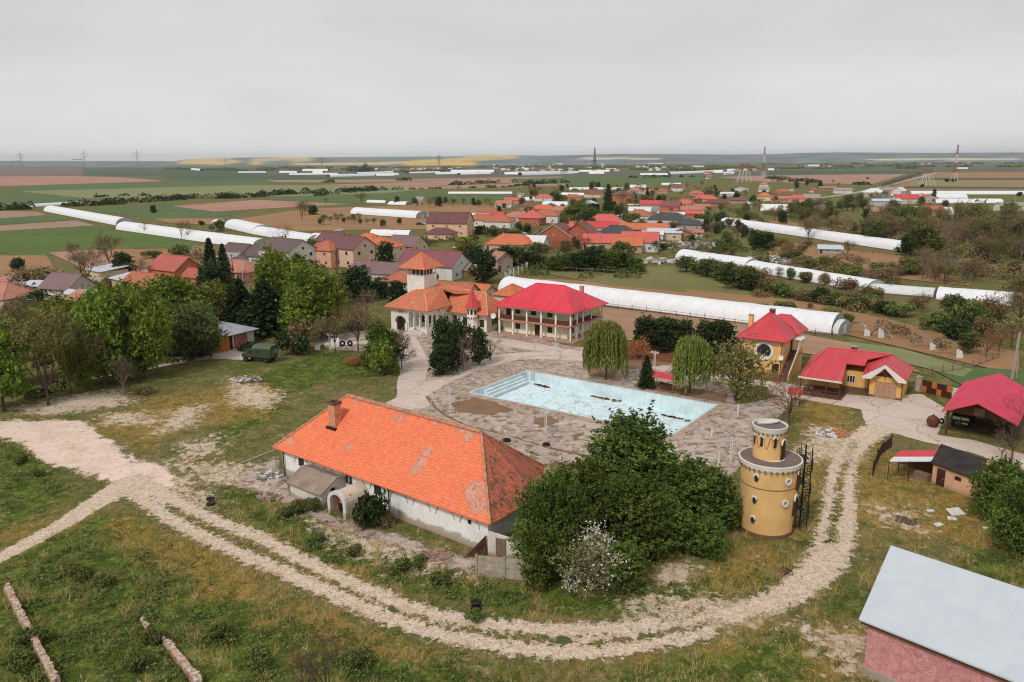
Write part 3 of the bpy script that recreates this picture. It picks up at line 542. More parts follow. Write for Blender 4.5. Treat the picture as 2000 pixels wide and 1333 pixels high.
def grow(rg, p, d, L, r, depth, segs, tips, spread=.55, up=.12, kids=(2, 4), shrink=.68):
    n = 3; q = p.copy(); dd = d.copy(); rr = r
    for k in range(n):
        dd = dd + rg.normal(size=3) * .13 + np.array([0, 0, up]); dd /= np.linalg.norm(dd); q2 = q + dd * L / n; r2 = rr * .84
        segs.append((q, q2, rr, r2)); q = q2; rr = r2
        if depth > 0 and k >= 1 or (depth > 0 and rg.random() < .35):
            for _ in range(rg.integers(kids[0], kids[1]) if k == n - 1 else 1):
                ax = rg.normal(size=3); ax -= (ax @ dd) * dd; ax /= np.linalg.norm(ax); nd = dd * (1 - spread) + ax * spread * rg.uniform(.7, 1.3); nd /= np.linalg.norm(nd)
                grow(rg, q.copy(), nd, L * shrink * rg.uniform(.75, 1.15), rr * .62, depth - 1, segs, tips, spread, up, kids, shrink)
    tips.append(q)
def crown_pts(rg, n, lobes, thick=.35):
    k = rg.choice(len(lobes), n, p=np.array([l[3] ** 2 for l in lobes]) / sum(l[3] ** 2 for l in lobes)); L = np.array([l[:3] for l in lobes]); r = np.array([l[3] for l in lobes]); fl = np.array([l[4] for l in lobes])
    d = rg.normal(size=(n, 3)); d /= np.linalg.norm(d, axis=1)[:, None]; rad = r[k] * (1 - thick * rg.random(n) ** 1.6 + .07 * rg.normal(size=n))
    wob = 1 + .16 * np.sin(d[:, 0] * 7 + k * 2) * np.cos(d[:, 2] * 6 + k); pts = L[k] + d * (rad * wob)[:, None] * np.stack([np.ones(n), np.ones(n), fl[k]], 1)
    return pts, k, d
def mk(name, nm, V, F, mat, rnd=None): return npmesh(nm, V, F, mat, {'rnd': rnd} if rnd is not None else None)
BARK = flat('bark_grey_brown', S(104, 88, 72), .95, .3, 3); BARKP = flat('bark_pale', S(146, 128, 108), .95, .3, 3); TWIG = flat('twigs_brown', S(112, 90, 74), .95, .3, 2); TWIGR = flat('twigs_reddish', S(122, 88, 72), .95, .3, 2)
LV = dict(fresh=leaf('leaf_fresh', S(66, 82, 28), S(112, 124, 52), .25), mid=leaf('leaf_mid', S(56, 68, 34), S(92, 98, 56)), dark=leaf('leaf_dark', S(34, 46, 26), S(50, 62, 34), .12), yellow=leaf('leaf_yellow_green', S(86, 90, 42), S(112, 110, 54), .25),
          olive=leaf('leaf_olive', S(84, 82, 48), S(108, 102, 62), .2), brown=leaf('leaf_buds_brown', S(92, 76, 56), S(116, 100, 74), .15), lush=leaf('leaf_lush', S(48, 62, 28), S(88, 102, 48), .25), willow=leaf('leaf_willow', S(80, 92, 42), S(116, 122, 62), .3),
          blossom=leaf('leaf_blossom', S(84, 84, 50), S(120, 116, 84), .25, S(226, 222, 210)), rust=leaf('leaf_rust', S(112, 70, 50), S(140, 92, 68), .2), pink=leaf('leaf_pink', S(140, 120, 104), S(182, 158, 146), .3))
def broad(seed, H=8., Rr=3.2, n=5200, ls=.34, lobes=13, mat='fresh', trunk=.22, open_=0, z0=.28, bark=None, thick=.4):
    rg = np.random.default_rng(seed); segs = []; tips = []
    L = []
    for i in range(lobes):
        a = i * 2.4 + rg.random(); t = (i + .5) / lobes; zz = H * (z0 + (1 - z0 - .16) * t); rr = Rr * (.62 * math.sqrt(max(.05, 1 - ((t - .38) / .66) ** 2))) * rg.uniform(.75, 1.1)
        L.append((math.cos(a) * rr, math.sin(a) * rr, zz, Rr * rg.uniform(.26, .5), rg.uniform(.6, .95)))
    L.append((0, 0, H * .55, Rr * .6, 1.)); L.append((.1 * Rr, 0, H * .8, Rr * .42, 1.))
    segs.append((np.array([0, 0, -.2]), np.array([0, 0, H * z0]), trunk, trunk * .8)); segs.append((np.array([0, 0, H * z0]), np.array([.1, 0, H * .8]), trunk * .8, trunk * .2))
    for l in L:
        c = np.array(l[:3]); s = np.array([0, 0, min(c[2] - .3, H * z0 * rg.uniform(.8, 1.4))]); mid = (s + c) / 2 + rg.normal(size=3) * .25
        segs += [(s, mid, trunk * .42, trunk * .26), (mid, c, trunk * .26, trunk * .1)]
        for _ in range(7 if open_ else 4):
            dd = rg.normal(size=3); dd[2] = abs(dd[2]); dd /= np.linalg.norm(dd); segs.append((c * .6 + mid * .4, c + dd * l[3] * .95, trunk * .12, .012))
    C, k, d = crown_pts(rg, int(n * .4), L, thick + open_ * .5); q_ = int(n * .72 / 11); Ca, ka, da = crown_pts(rg, q_, L, .3); da = da * .8 + rg.normal(size=da.shape) * .35 + np.array([0, 0, .45]); da /= np.linalg.norm(da, axis=1)[:, None]
    ll = Rr * .3 * rg.random(q_) ** 1.3 + .1; tt = np.linspace(0, 1, 11); Sp = (Ca[:, None] + da[:, None] * (ll[:, None] * tt)[:, :, None] + rg.normal(size=(q_, 11, 3)) * ls * .35).reshape(-1, 3); C = np.vstack([C, Sp]); k = np.concatenate([k, np.repeat(ka, 11)]); keep = C[:, 2] > H * z0 * .55; gap = np.array([mnoise.noise(Vector(c * (5.5 / Rr) + np.array([seed, 0, 0]))) for c in C]) > -.22; keep &= gap
    if open_: keep &= np.array([mnoise.noise(Vector(c * 1.3)) for c in C]) > -.1 + .15 * open_
    C, k = C[keep], k[keep]; V, F = leaves(rg, C, ls); lr = rg.random(len(L)); rnd = np.repeat(np.clip(.6 * lr[k] + .45 * rg.random(len(C)), 0, 1), 4)
    tv, tf = seg_tubes(segs, 5); return (mk('t', 'trunk', tv, tf, bark or BARK), mk('c', 'crown', V, F, LV[mat], rnd), H, Rr)
def bare(seed, H=8., depth=4, r=.16, mat=None, buds=0, bmat='brown', ls=.16, spread=.5, low=.25, kids=(2, 4), pale=False):
    rg = np.random.default_rng(seed); segs = []; tips = []
    segs.append((np.array([0, 0, -.2]), np.array([0, 0, H * low]), r, r * .85)); n = rg.integers(4, 6)
    for i in range(n):
        a = 2 * math.pi * i / n + rg.random(); d = np.array([math.cos(a) * .55, math.sin(a) * .55, .8]); d /= np.linalg.norm(d)
        grow(rg, np.array([0, 0, H * low]), d, H * .34, r * .6, depth - 1, segs, tips, spread, .1, kids, .7)
    grow(rg, np.array([0, 0, H * low]), np.array([0, 0, 1.]), H * .36, r * .7, depth - 1, segs, tips, spread, .15, kids, .7)
    rad = np.array([s[2] for s in segs]); big = [s for s in segs if s[2] > r * .2]; sm = [(s[0], s[1], max(s[2], .018), max(s[3], .012)) for s in segs if s[2] <= r * .2]
    tv, tf = seg_tubes(big, 5); cv, cf = seg_tubes(sm or big[-3:], 3); zt = max(s[1][2] for s in segs); rr = np.percentile([np.hypot(s[1][0], s[1][1]) for s in segs], 97)
    tk, tw = mat or BARK, (mat or TWIG); me1 = mk('t', 'trunk', tv, tf, tk)
    if buds:
        ends = np.array([s[1] for s in segs if s[2] <= r * .25]); C = ends[rg.integers(0, len(ends), buds)] + rg.normal(size=(buds, 3)) * .22; V, F = leaves(rg, C, ls); off = len(cv); V2 = np.vstack([cv, V]); F2 = np.vstack([cf, F + off])
        me2 = npmesh('crown', V2, F2, tw, {'rnd': np.concatenate([np.zeros(off), np.repeat(rg.random(buds), 4)])}); me2.materials.append(LV[bmat]); me2.polygons.foreach_set('material_index', np.concatenate([np.zeros(len(cf), int), np.ones(len(F), int)]))
    else: me2 = mk('c', 'crown', cv, cf, tw)
    return (me1, me2, zt, rr)
def conifer(seed, H=9., Rr=2.2, n=6500, ls=.26, mat='dark', z0=.04, flatp=1.0):
    rg = np.random.default_rng(seed); C = []; segs = [(np.array([0, 0, -.2]), np.array([0, 0, H]), .18, .02)]; lay = int(H * 2.2)
    for i in range(lay):
        t = (i + .5) / lay; z = H * (z0 + (1 - z0) * t); rr = Rr * (1 - t) ** .8 * rg.uniform(.85, 1.12) + .12; nb = max(5, int(9 * (1 - t) + 4))
        for b in range(nb):
            a = 2 * math.pi * b / nb + rg.random() * .5 + i; ln = rr * rg.uniform(.75, 1.15); m_ = max(3, int(n / lay / nb * (1.6 - 1.1 * t))); u = rg.random(m_) ** .7
            x = np.cos(a) * ln * u + rg.normal(size=m_) * .12; y = np.sin(a) * ln * u + rg.normal(size=m_) * .12; zz = z - u * ln * .28 * flatp + rg.normal(size=m_) * .1
            C.append(np.stack([x, y, zz], 1)); segs.append((np.array([0, 0, z]), np.array([np.cos(a) * ln * .9, np.sin(a) * ln * .9, z - ln * .25]), .035, .01))
    C = np.vstack(C); C = C[C[:, 2] > .05]; V, F = leaves(rg, C, ls, .5, 1.7); tv, tf = seg_tubes(segs, 4); return (mk('t', 'trunk', tv, tf, BARK), mk('c', 'crown', V, F, LV[mat], np.repeat(rg.random(len(C)), 4)), H, Rr)
def willow(seed, H=8., Rr=3.2, ns=380, mat='willow'):
    rg = np.random.default_rng(seed); C = []; segs = [(np.array([0, 0, -.2]), np.array([0, 0, H * .45]), .2, .15)]
    for i in range(ns):
        a = rg.random() * 6.283; rr = Rr * math.sqrt(rg.random()) * (.8 + .25 * math.sin(a * 3 + seed)); zt = H * (.62 + .36 * math.sqrt(max(0, 1 - (rr / Rr) ** 2)) * rg.uniform(.8, 1.05)); ln = zt * rg.uniform(.35, .85) if rr > Rr * .4 else H * rg.uniform(.15, .4)
        if i < 40: segs.append((np.array([0, 0, H * .42]), np.array([math.cos(a) * rr * .8, math.sin(a) * rr * .8, zt * .93]), .06, .015))
        m_ = int(ln * 11); u = np.linspace(0, 1, m_); sw = rg.normal() * .25
        C.append(np.stack([math.cos(a) * (rr + .35 * np.sin(u * 2)) + sw * u + rg.normal(size=m_) * .07, math.sin(a) * (rr + .35 * np.sin(u * 2)) + rg.normal(size=m_) * .07, zt - u * ln], 1))
    C = np.vstack(C); C = C[C[:, 2] > .3]; V, F = leaves(rg, C, .17, 0, 2.6, True); tv, tf = seg_tubes(segs, 5); return (mk('t', 'trunk', tv, tf, BARK), mk('c', 'crown', V, F, LV[mat], np.repeat(rg.random(len(C)), 4)), H, Rr)
def bush(seed, H=2.2, Rr=1.6, n=1400, ls=.22, mat='mid', thick=.35):
    rg = np.random.default_rng(seed); L = [(rg.normal() * Rr * .38, rg.normal() * Rr * .38, H * rg.uniform(.3, .62), Rr * rg.uniform(.35, .6), .8) for _ in range(7)]
    C, k, d = crown_pts(rg, n, L, thick); C = C[C[:, 2] > .02]; V, F = leaves(rg, C, ls); segs = [(np.array([0, 0, -.1]), np.array([l[0], l[1], l[2]]), .05, .015) for l in L]; tv, tf = seg_tubes(segs, 4)
    return (mk('t', 'stem', tv, tf, BARK), mk('c', 'foliage', V, F, LV[mat], np.repeat(rg.random(len(C)), 4)), H, Rr)
PROTO = {
    'green': [broad(s, mat='fresh', lobes=14) for s in (11, 12, 13)], 'mid': [broad(s, mat='mid', lobes=12, ls=.32) for s in (21, 22, 23)], 'yellow': [broad(s, mat='yellow', lobes=11, n=4200, ls=.3) for s in (31, 32)],
    'olive': [bare(s, buds=2600, bmat='olive', ls=.2) for s in (41, 42, 43)], 'budding': [bare(s, buds=1500, bmat='brown', ls=.18) for s in (51, 52, 53)], 'bare': [bare(s) for s in (61, 62, 63)], 'barepale': [bare(s, mat=BARKP, depth=4) for s in (64, 65)],
    'barered': [bare(s, mat=TWIGR, depth=4, buds=500, bmat='rust') for s in (66,)], 'dark': [broad(s, H=7, Rr=2.4, mat='dark', lobes=12, n=5600, ls=.27, z0=.08, thick=.25) for s in (71, 72)], 'conifer': [conifer(81), conifer(82, H=11, Rr=2.8)], 'cedar': [conifer(83, H=11, Rr=4.6, n=12000, ls=.34, z0=.1, flatp=.5)],
    'willow': [willow(91), willow(92)], 'lush': [broad(s, mat='lush', lobes=13, n=6000, ls=.3, z0=.12, thick=.3) for s in (93, 94)],
    'bush': [bush(s) for s in (101, 102, 103)], 'darkbush': [bush(s, mat='dark') for s in (104, 105)], 'brownbush': [bush(s, mat='brown', n=1200, ls=.18, thick=.7) for s in (106, 107)], 'olivebush': [bush(s, mat='olive', n=1300, ls=.2, thick=.6) for s in (108, 109)], 'yellowbush': [bush(110, mat='yellow')],
    'blossom': [broad(111, H=5, Rr=2.4, mat='blossom', n=3600, ls=.2, z0=.2, lobes=10)], 'pink': [broad(112, H=5, Rr=2.4, mat='pink', n=2200, ls=.18, open_=.5)], 'rustbush': [bush(113, H=2.6, Rr=2., mat='rust', n=1600, ls=.15, thick=.7)],
    'park': [broad(s, H=13, Rr=4.8, mat='fresh', lobes=22, n=15000, ls=.33, z0=.2, trunk=.3) for s in (121, 122)], 'parkmid': [broad(s, H=13, Rr=4.6, mat='mid', lobes=20, n=13000, ls=.32, z0=.2, trunk=.3) for s in (123,)],
    'parkopen': [bare(s, H=12, depth=5, r=.24, buds=9000, bmat='olive', ls=.2, spread=.42, low=.18) for s in (124, 125)], 'walnut': [broad(126, H=9, Rr=4.4, mat='olive', lobes=20, n=9500, ls=.25, z0=.2, open_=.7, trunk=.22)],
    'parkdark': [broad(127, H=12, Rr=4.6, mat='lush', lobes=20, n=14000, ls=.33, z0=.12, trunk=.3)]}
KN = {'green': ('deciduous_tree', 'bright green leafy tree'), 'mid': ('deciduous_tree', 'mid green leafy tree'), 'yellow': ('deciduous_tree', 'yellow green spring tree'), 'olive': ('deciduous_tree', 'thinly leaved olive tree crown'), 'budding': ('budding_tree', 'brown tree just coming into bud'),
      'bare': ('bare_tree', 'leafless brown tree'), 'barepale': ('bare_tree', 'pale leafless tree'), 'barered': ('bare_tree', 'reddish leafless tree'), 'dark': ('evergreen_tree', 'dark rounded evergreen'), 'conifer': ('conifer_tree', 'dark pointed conifer'), 'cedar': ('cedar_tree', 'broad dark cedar'),
      'willow': ('willow_tree', 'weeping willow with hanging strands'), 'lush': ('deciduous_tree', 'deep green dense tree'), 'bush': ('bush', 'low green bush'), 'darkbush': ('bush', 'dark green bush'), 'brownbush': ('bush', 'brown twiggy bush'), 'olivebush': ('bush', 'olive coloured bush'), 'yellowbush': ('bush', 'yellow green bush'),
      'blossom': ('blossoming_tree', 'small tree in white blossom'), 'pink': ('blossoming_tree', 'small tree in pale pink blossom'), 'rustbush': ('bush', 'rust red twiggy bush'), 'park': ('deciduous_tree', 'tall bright green park tree'), 'parkmid': ('deciduous_tree', 'tall mid green park tree'),
      'parkopen': ('deciduous_tree', 'tall thin-leaved park tree with visible branches'), 'walnut': ('deciduous_tree', 'open crowned tree with small olive leaves'), 'parkdark': ('deciduous_tree', 'tall deep green park tree')}
TREES = []; _tc = {}
def tree(kind, px, py, top=None, wpx=None, label=None, h=None, group=None, i=None):
    """trunk foot at picture point (px, py); `top` = picture row of its tip; wpx = crown width in picture pixels"""
    g = G(px, py); P_ = PROTO[kind]; k = _tc.get(kind, 0) if i is None else i; _tc[kind] = k + 1; tm, cm, H, Rr = P_[k % len(P_)]
    H2 = h or HH(top, g); depth = math.hypot(g[1], CAMH); W2 = (wpx * depth / FPX / 2) if wpx else Rr * H2 / H; s = W2 / Rr, H2 / H
    nm, ph = KN[kind]; cat = 'bush' if nm == 'bush' else 'tree'
    r = thing(nm, label or '', cat, g, group); rz = (k * 2.39996 + px) % 6.283
    for me, n_ in ((tm, 'stem' if cat == 'bush' else 'trunk'), (cm, 'foliage' if cat == 'bush' else 'crown')):
        o = bpy.data.objects.new(n_, me); link(o, r)
    r.rotation_euler = (0, 0, rz); r.scale = (s[0], s[0] * (1 + .12 * math.sin(k * 3.1)), s[1])
    TREES.append([r, kind, px, py, label]); return r
# ================================================================== BUILDINGS: shared bits
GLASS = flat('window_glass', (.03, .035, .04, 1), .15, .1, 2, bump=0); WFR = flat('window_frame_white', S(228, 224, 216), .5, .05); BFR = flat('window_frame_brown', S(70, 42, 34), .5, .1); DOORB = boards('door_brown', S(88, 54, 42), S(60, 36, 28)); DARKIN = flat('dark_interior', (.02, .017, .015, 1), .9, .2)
GUT = flat('gutter_brown', S(78, 48, 42), .5, .1); BRICK = brick('brick_chimney', S(196, 120, 88), S(150, 84, 62)); WOOD = boards('wood_brown', S(104, 66, 48), S(70, 44, 34)); WOODG = boards('wood_grey', S(140, 118, 100), S(104, 86, 72)); METG = flat('metal_grey', S(150, 150, 150), .4, .15, 2); METD = flat('metal_dark', S(38, 36, 38), .5, .2, 2); WMET = flat('white_metal', S(226, 224, 220), .4, .06)
CONCR = flat('concrete_grey', S(176, 164, 152), .9, .2, 1.2, stain=.3)
def off(o, deg, x, y, z=0):
    a = R(deg); return np.array([o[0] + x * math.cos(a) - y * math.sin(a), o[1] + x * math.sin(a) + y * math.cos(a), (o[2] if len(o) > 2 else 0) + z])
def window(par, o, deg, x, z, w=.9, h=1.1, fr=None, y=0, n=2):
    mb = MB().at(off(o, deg, x, y, z), deg); t = .07
    for q in ((-w / 2, w / 2, -.05, 0, 0, t), (-w / 2, w / 2, -.05, 0, h - t, h), (-w / 2, -w / 2 + t, -.05, 0, t, h - t), (w / 2 - t, w / 2, -.05, 0, t, h - t)): mb.box(*q)
    for k in range(1, n): xx = -w / 2 + w * k / n; mb.box(xx - .03, xx + .03, -.05, 0, t, h - t)
    f = mb.build('window', fr or WFR, par); mb = MB().at(off(o, deg, x, y, z), deg); mb.box(-w / 2 + t, w / 2 - t, -.02, -.003, t, h - t); mb.build('pane', GLASS, f); return f
def door(par, o, deg, x, z=0, w=1, h=2.05, mat=None, y=0, name='door'):
    mb = MB().at(off(o, deg, x, y, z), deg); mb.box(-w / 2, w / 2, -.06, -.003, 0, h); d = mb.build(name, mat or DOORB, par)
    mb = MB().at(off(o, deg, x, y, z), deg); mb.box(w / 2 - .2, w / 2 - .1, -.12, -.06, h * .45, h * .5); mb.build('handle', METG, d); return d
def gutter(par, o, deg, x, y, h, r=.06): mb = MB().at(off(o, deg, 0, 0), deg); mb.tube([(x, y - .25, h), (x, y, h - .5), (x, y, .1), (x, y - .2, 0)], r, 5); return mb.build('downpipe', GUT, par)
def ridges(par, lines, mat, r=.11, name='ridge_tiles'):
    for a, b in lines:
        mb = MB(); a, b = np.array(a, float), np.array(b, float); n = max(2, int(np.linalg.norm(b - a) / .5)); mb.tube([a + (b - a) * k / n + np.array([0, 0, .02]) for k in range(n + 1)], [r * (1 + .18 * ((k * 7) % 3 - 1)) for k in range(n + 1)], 6)
        last_ = mb.build(name, mat, par)
    return last_
def chimney(par, p, h, s=.6, mat=None, deg=-33):
    mb = MB().at(p, deg); mb.box(-s / 2, s / 2, -s / 2, s / 2, -.8, h); c = mb.build('chimney', mat or BRICK, par); mb = MB().at(p, deg); mb.box(-s / 2 - .07, s / 2 + .07, -s / 2 - .07, s / 2 + .07, h, h + .12); mb.build('chimney_cap', CONCR, c)
    return c
BLD = []
ROOFS = {}
def rt(kind):
    if kind not in ROOFS:
        t = lambda nm, a, b, old=.15, w=0: tiles('tiles_' + nm, a, b, .36, .26, oldamt=old, worn=w)
        ROOFS[kind] = {'orange': lambda: t('orange', S(226, 132, 92), S(204, 108, 76)), 'orange2': lambda: t('orange_old', S(206, 122, 92), S(176, 98, 74), .3), 'pinkish': lambda: t('pinkish', S(212, 144, 124), S(186, 118, 102), .3), 'brown': lambda: t('brown', S(146, 96, 82), S(118, 76, 64), .25),
                       'red': lambda: metaltile('sheet_red', S(208, 66, 70)), 'coral': lambda: metaltile('sheet_coral', S(212, 98, 88)), 'rust': lambda: metaltile('sheet_rust', S(186, 86, 72)), 'maroon': lambda: metaltile('sheet_maroon', S(110, 64, 64)), 'purple': lambda: metaltile('sheet_purple', S(136, 74, 84)), 'dkbrown': lambda: metaltile('sheet_dark_brown', S(96, 74, 68)), 'mauve': lambda: metaltile('sheet_mauve', S(128, 100, 100)),
                       'charcoal': lambda: metaltile('sheet_charcoal', S(66, 62, 64)), 'tin': lambda: corrug('sheet_tin', S(196, 204, 212), rust=.2), 'white': lambda: corrug('sheet_white', S(222, 222, 224), rust=.1), 'asb': lambda: corrug('sheet_asbestos', S(158, 148, 138), rust=.35), 'tan': lambda: t('tan', S(190, 148, 120), S(160, 120, 98), .3)}[kind]()
    return ROOFS[kind]
def wm(c): return plaster('wall_%d_%d_%d' % c, S(*c), .3)
def house(px, py, w, d, he, rh, deg, roof, rk, wc, label, cat='house', name='village_house', nwin=2, chim=1, trim=False, group=None, small=False, dr=True, winf=None, axisy=False, storeys=1, oh=.45, short=None):
    """centre of the footprint at picture point; local x along deg, front faces the camera side"""
    c = G(px, py); o = off(c, deg, -w / 2, -d / 2); r = thing(name, label, cat, c, group); wmat = wm(wc); top = he + rh
    L = lambda x, y, z: off(o, deg, x, y, z)
    mb = MB().at(o, deg)
    if roof == 'gable':
        if axisy: mb.prism([(0, 0, 0), (w, 0, 0), (w, 0, he), (w / 2, 0, top - .12), (0, 0, he)], (0, d, 0))
        else: mb.prism([(0, 0, 0), (0, d, 0), (0, d, he), (0, d / 2, top - .12), (0, 0, he)], (w, 0, 0))
    else: mb.box(0, w, 0, d, 0, he)
    mb.build('wall', wmat, r)
    k = rh / (min(w, d) / 2) * oh if roof != 'shed' else 0; zl = he - k + .06; T_ = top
    mb = MB().at(o, deg); e = oh
    if roof == 'gable' and not axisy:
        fs = [[(-e, -e, zl), (w + e, -e, zl), (w + e, d / 2, T_), (-e, d / 2, T_)], [(w + e, d + e, zl), (-e, d + e, zl), (-e, d / 2, T_), (w + e, d / 2, T_)]]; rl = [((-e, d / 2, T_), (w + e, d / 2, T_))]
    elif roof == 'gable':
        fs = [[(-e, d + e, zl), (-e, -e, zl), (w / 2, -e, T_), (w / 2, d + e, T_)], [(w + e, -e, zl), (w + e, d + e, zl), (w / 2, d + e, T_), (w / 2, -e, T_)]]; rl = [((w / 2, -e, T_), (w / 2, d + e, T_))]
    elif roof == 'shed': fs = [[(-e, -e, he + .03), (w + e, -e, he + .03), (w + e, d + e, top), (-e, d + e, top)]]; rl = []
    elif w >= d:
        a_ = d / 2; A_, B_ = (a_ * .95, d / 2, T_), (w - a_ * .95, d / 2, T_)
        c_ = [(-e, -e, zl), (w + e, -e, zl), (w + e, d + e, zl), (-e, d + e, zl)]; fs = [[c_[0], c_[1], B_, A_], [c_[1], c_[2], B_], [c_[2], c_[3], A_, B_], [c_[3], c_[0], A_]]; rl = [(A_, B_), (c_[0], A_), (c_[1], B_), (c_[2], B_), (c_[3], A_)]
    else:
        a_ = w / 2; A_, B_ = (w / 2, a_ * .95, T_), (w / 2, d - a_ * .95, T_)
        c_ = [(-e, -e, zl), (w + e, -e, zl), (w + e, d + e, zl), (-e, d + e, zl)]; fs = [[c_[0], c_[1], A_], [c_[1], c_[2], B_, A_], [c_[2], c_[3], B_], [c_[3], c_[0], A_, B_]]; rl = [(A_, B_), (c_[0], A_), (c_[1], A_), (c_[2], B_), (c_[3], B_)]
    ro = mb.shell(fs, .12) and mb.build('roof', rt(rk), r)
    if rl and not small: ridges(ro, [(off(o, deg, *a), off(o, deg, *b)) for a, b in rl], rt(rk), .1)
    if trim and roof == 'gable':
        mb = MB().at(o, deg); t_ = .16
        if axisy: mb.prism([(-e, -e - .05, zl - t_), (w / 2, -e - .05, T_ - t_), (w + e, -e - .05, zl - t_), (w + e, -e - .05, zl + .04), (w / 2, -e - .05, T_ + .04), (-e, -e - .05, zl + .04)], (0, .045, 0))
        else: mb.prism([(w + e, -e, zl - t_), (w + e, d / 2, T_ - t_), (w + e, d + e, zl - t_), (w + e, d + e, zl + .04), (w + e, d / 2, T_ + .04), (w + e, -e, zl + .04)], (.05, 0, 0))
        mb.build('gable_trim', WFR, ro)
    if chim:
        for q in range(chim):
            x, y = w * (.3 + .4 * q), d * .5 + .35; chimney(ro, off(o, deg, x, y, T_ - .2), .75, .5, deg=deg)
    if nwin:
        for s_ in range(storeys):
            zz = .95 + s_ * (he / storeys)
            for q in range(nwin):
                x = w * (q + .5 + (.5 if dr and not s_ else 0)) / (nwin + (.5 if dr and not s_ else 0)); window(r, o, deg, min(x, w - .7), zz, min(1.1, w / nwin * .5), 1.1, winf)
            if d > 3.5:
                od = off(o, deg, w, 0); nn = 2 if d > 6 else 1
                for q in range(nn): window(r, od, deg + 90, d * (q + .5) / nn, zz, 1, 1.1, winf)
        if dr: door(r, o, deg, .9, 0, .9, 2.0, None)
    if roof == 'gable' and nwin and rh > 1.6:
        if axisy: window(r, o, deg, w / 2, he + .2, .8, .8, winf)
        else: window(r, off(o, deg, w, 0), deg + 90, d / 2, he + .2, .8, .8, winf)
    BLD.append((r, px, py, short or label)); return r
# ================================================================== THE ESTATE
# ---------------- long barn with the orange tiled roof
BO = G(533, 873, 3.4); BO = np.array([BO[0], BO[1], 0.]); BA = -38.2
BODY = lambda x, y, z=0: off(BO, BA, x, y, z)
barn = thing('long_barn', 'long white barn with a bright orange tiled hip roof and a brick chimney', 'barn', BODY(16, 7)); BLD.append((barn, 800, 950, 'orange roofed barn'))
bw = plaster('barn_wall', S(238, 234, 230, 1.05), .35, low=.75); ZE, ZR = 3.35, 8.65
mb = MB().at(BO, BA); mb.prism([(.75, .65, 0), (31.2, .65, 0), (31.1, 7.4, 0), (27.4, 13.4, 0), (.75, 13.4, 0)], (0, 0, ZE - .05)); wall = mb.build('wall', bw, barn)
c = [(0, 0, ZE), (32, 0, ZE), (31.9, 7.5, ZE), (27.8, 14.06, ZE), (0, 14.06, ZE)]; rA, rB = (4.9, 7.03, ZR), (25.1, 7.03, ZR - .1)
bt_ = tiles('barn_tiles', S(248, 134, 94, 1.02), S(238, 112, 76, 1.), .33, .2, old=S(200, 118, 90), oldamt=.10, rowdark=.55); bt2 = tiles('barn_tiles_weathered', S(216, 120, 88), S(184, 96, 70), .33, .2, old=S(126, 92, 72), oldamt=.45, rowdark=.35, worn=.75)
def finegrid(mb, A, B, C, D, n=14, m_=8, amp=.05):
    """a sagging roof plane with slightly uneven courses"""
    A, B, C, D = map(lambda q: np.array(q, float), (A, B, C, D)); g = {}
    for i in range(n + 1):
        for j in range(m_ + 1):
            u, v = i / n, j / m_; p = (A * (1 - u) + B * u) * (1 - v) + (D * (1 - u) + C * u) * v
            if 0 < j < m_ and 0 < i < n: p[2] += amp * mnoise.noise(Vector((i * .9 + A[0], j * .9, 3))) - .05 * math.sin(v * math.pi)
            g[i, j] = p
    for i in range(n):
        for j in range(m_):
            q = [g[i, j], g[i + 1, j], g[i + 1, j + 1], g[i, j + 1]]
            if np.linalg.norm(q[2] - q[3]) < 1e-6: q = q[:3]
            mb.poly(q)
mb = MB().at(BO, BA); finegrid(mb, c[0], c[1], rB, rA, 26, 10); finegrid(mb, c[4], c[0], rA, rA, 10, 8)
mb.poly([c[3], c[4], rA, rB]); mb.poly([(0, 0, ZE - .12), (0, 14.06, ZE - .12), (27.8, 14.06, ZE - .12), (31.9, 7.5, ZE - .12), (32, 0, ZE - .12)])
for a, b in zip(c, c[1:] + c[:1]): mb.poly([a, (a[0], a[1], ZE - .12), (b[0], b[1], ZE - .12), b])
roof = mb.build('roof', bt_, barn)
mb = MB().at(BO, BA); finegrid(mb, c[1], c[2], rB, rB, 8, 10); finegrid(mb, c[2], c[3], rB, rB, 6, 8); mb.build('hip_end', bt2, roof, label='weathered brownish hip end of the barn roof with slipped tiles')
capm = flat('ridge_cap_old', S(204, 152, 124), .9, .4, 2.2, c2=S(150, 104, 80)); w_ = lambda p: off(BO, BA, *p)
ridges(roof, [(w_(rA), w_(rB))] , capm, .25); ridges(roof, [(w_(c[1]), w_(rB)), (w_(c[3]), w_(rB)), (w_(c[0]), w_(rA)), (w_(c[4]), w_(rA))], capm, .15, 'hip_tiles')
pl3 = (w_(c[0]), w_(c[1]), w_(rA)); nrm = np.cross(pl3[1] - pl3[0], pl3[2] - pl3[0]); nrm /= np.linalg.norm(nrm)
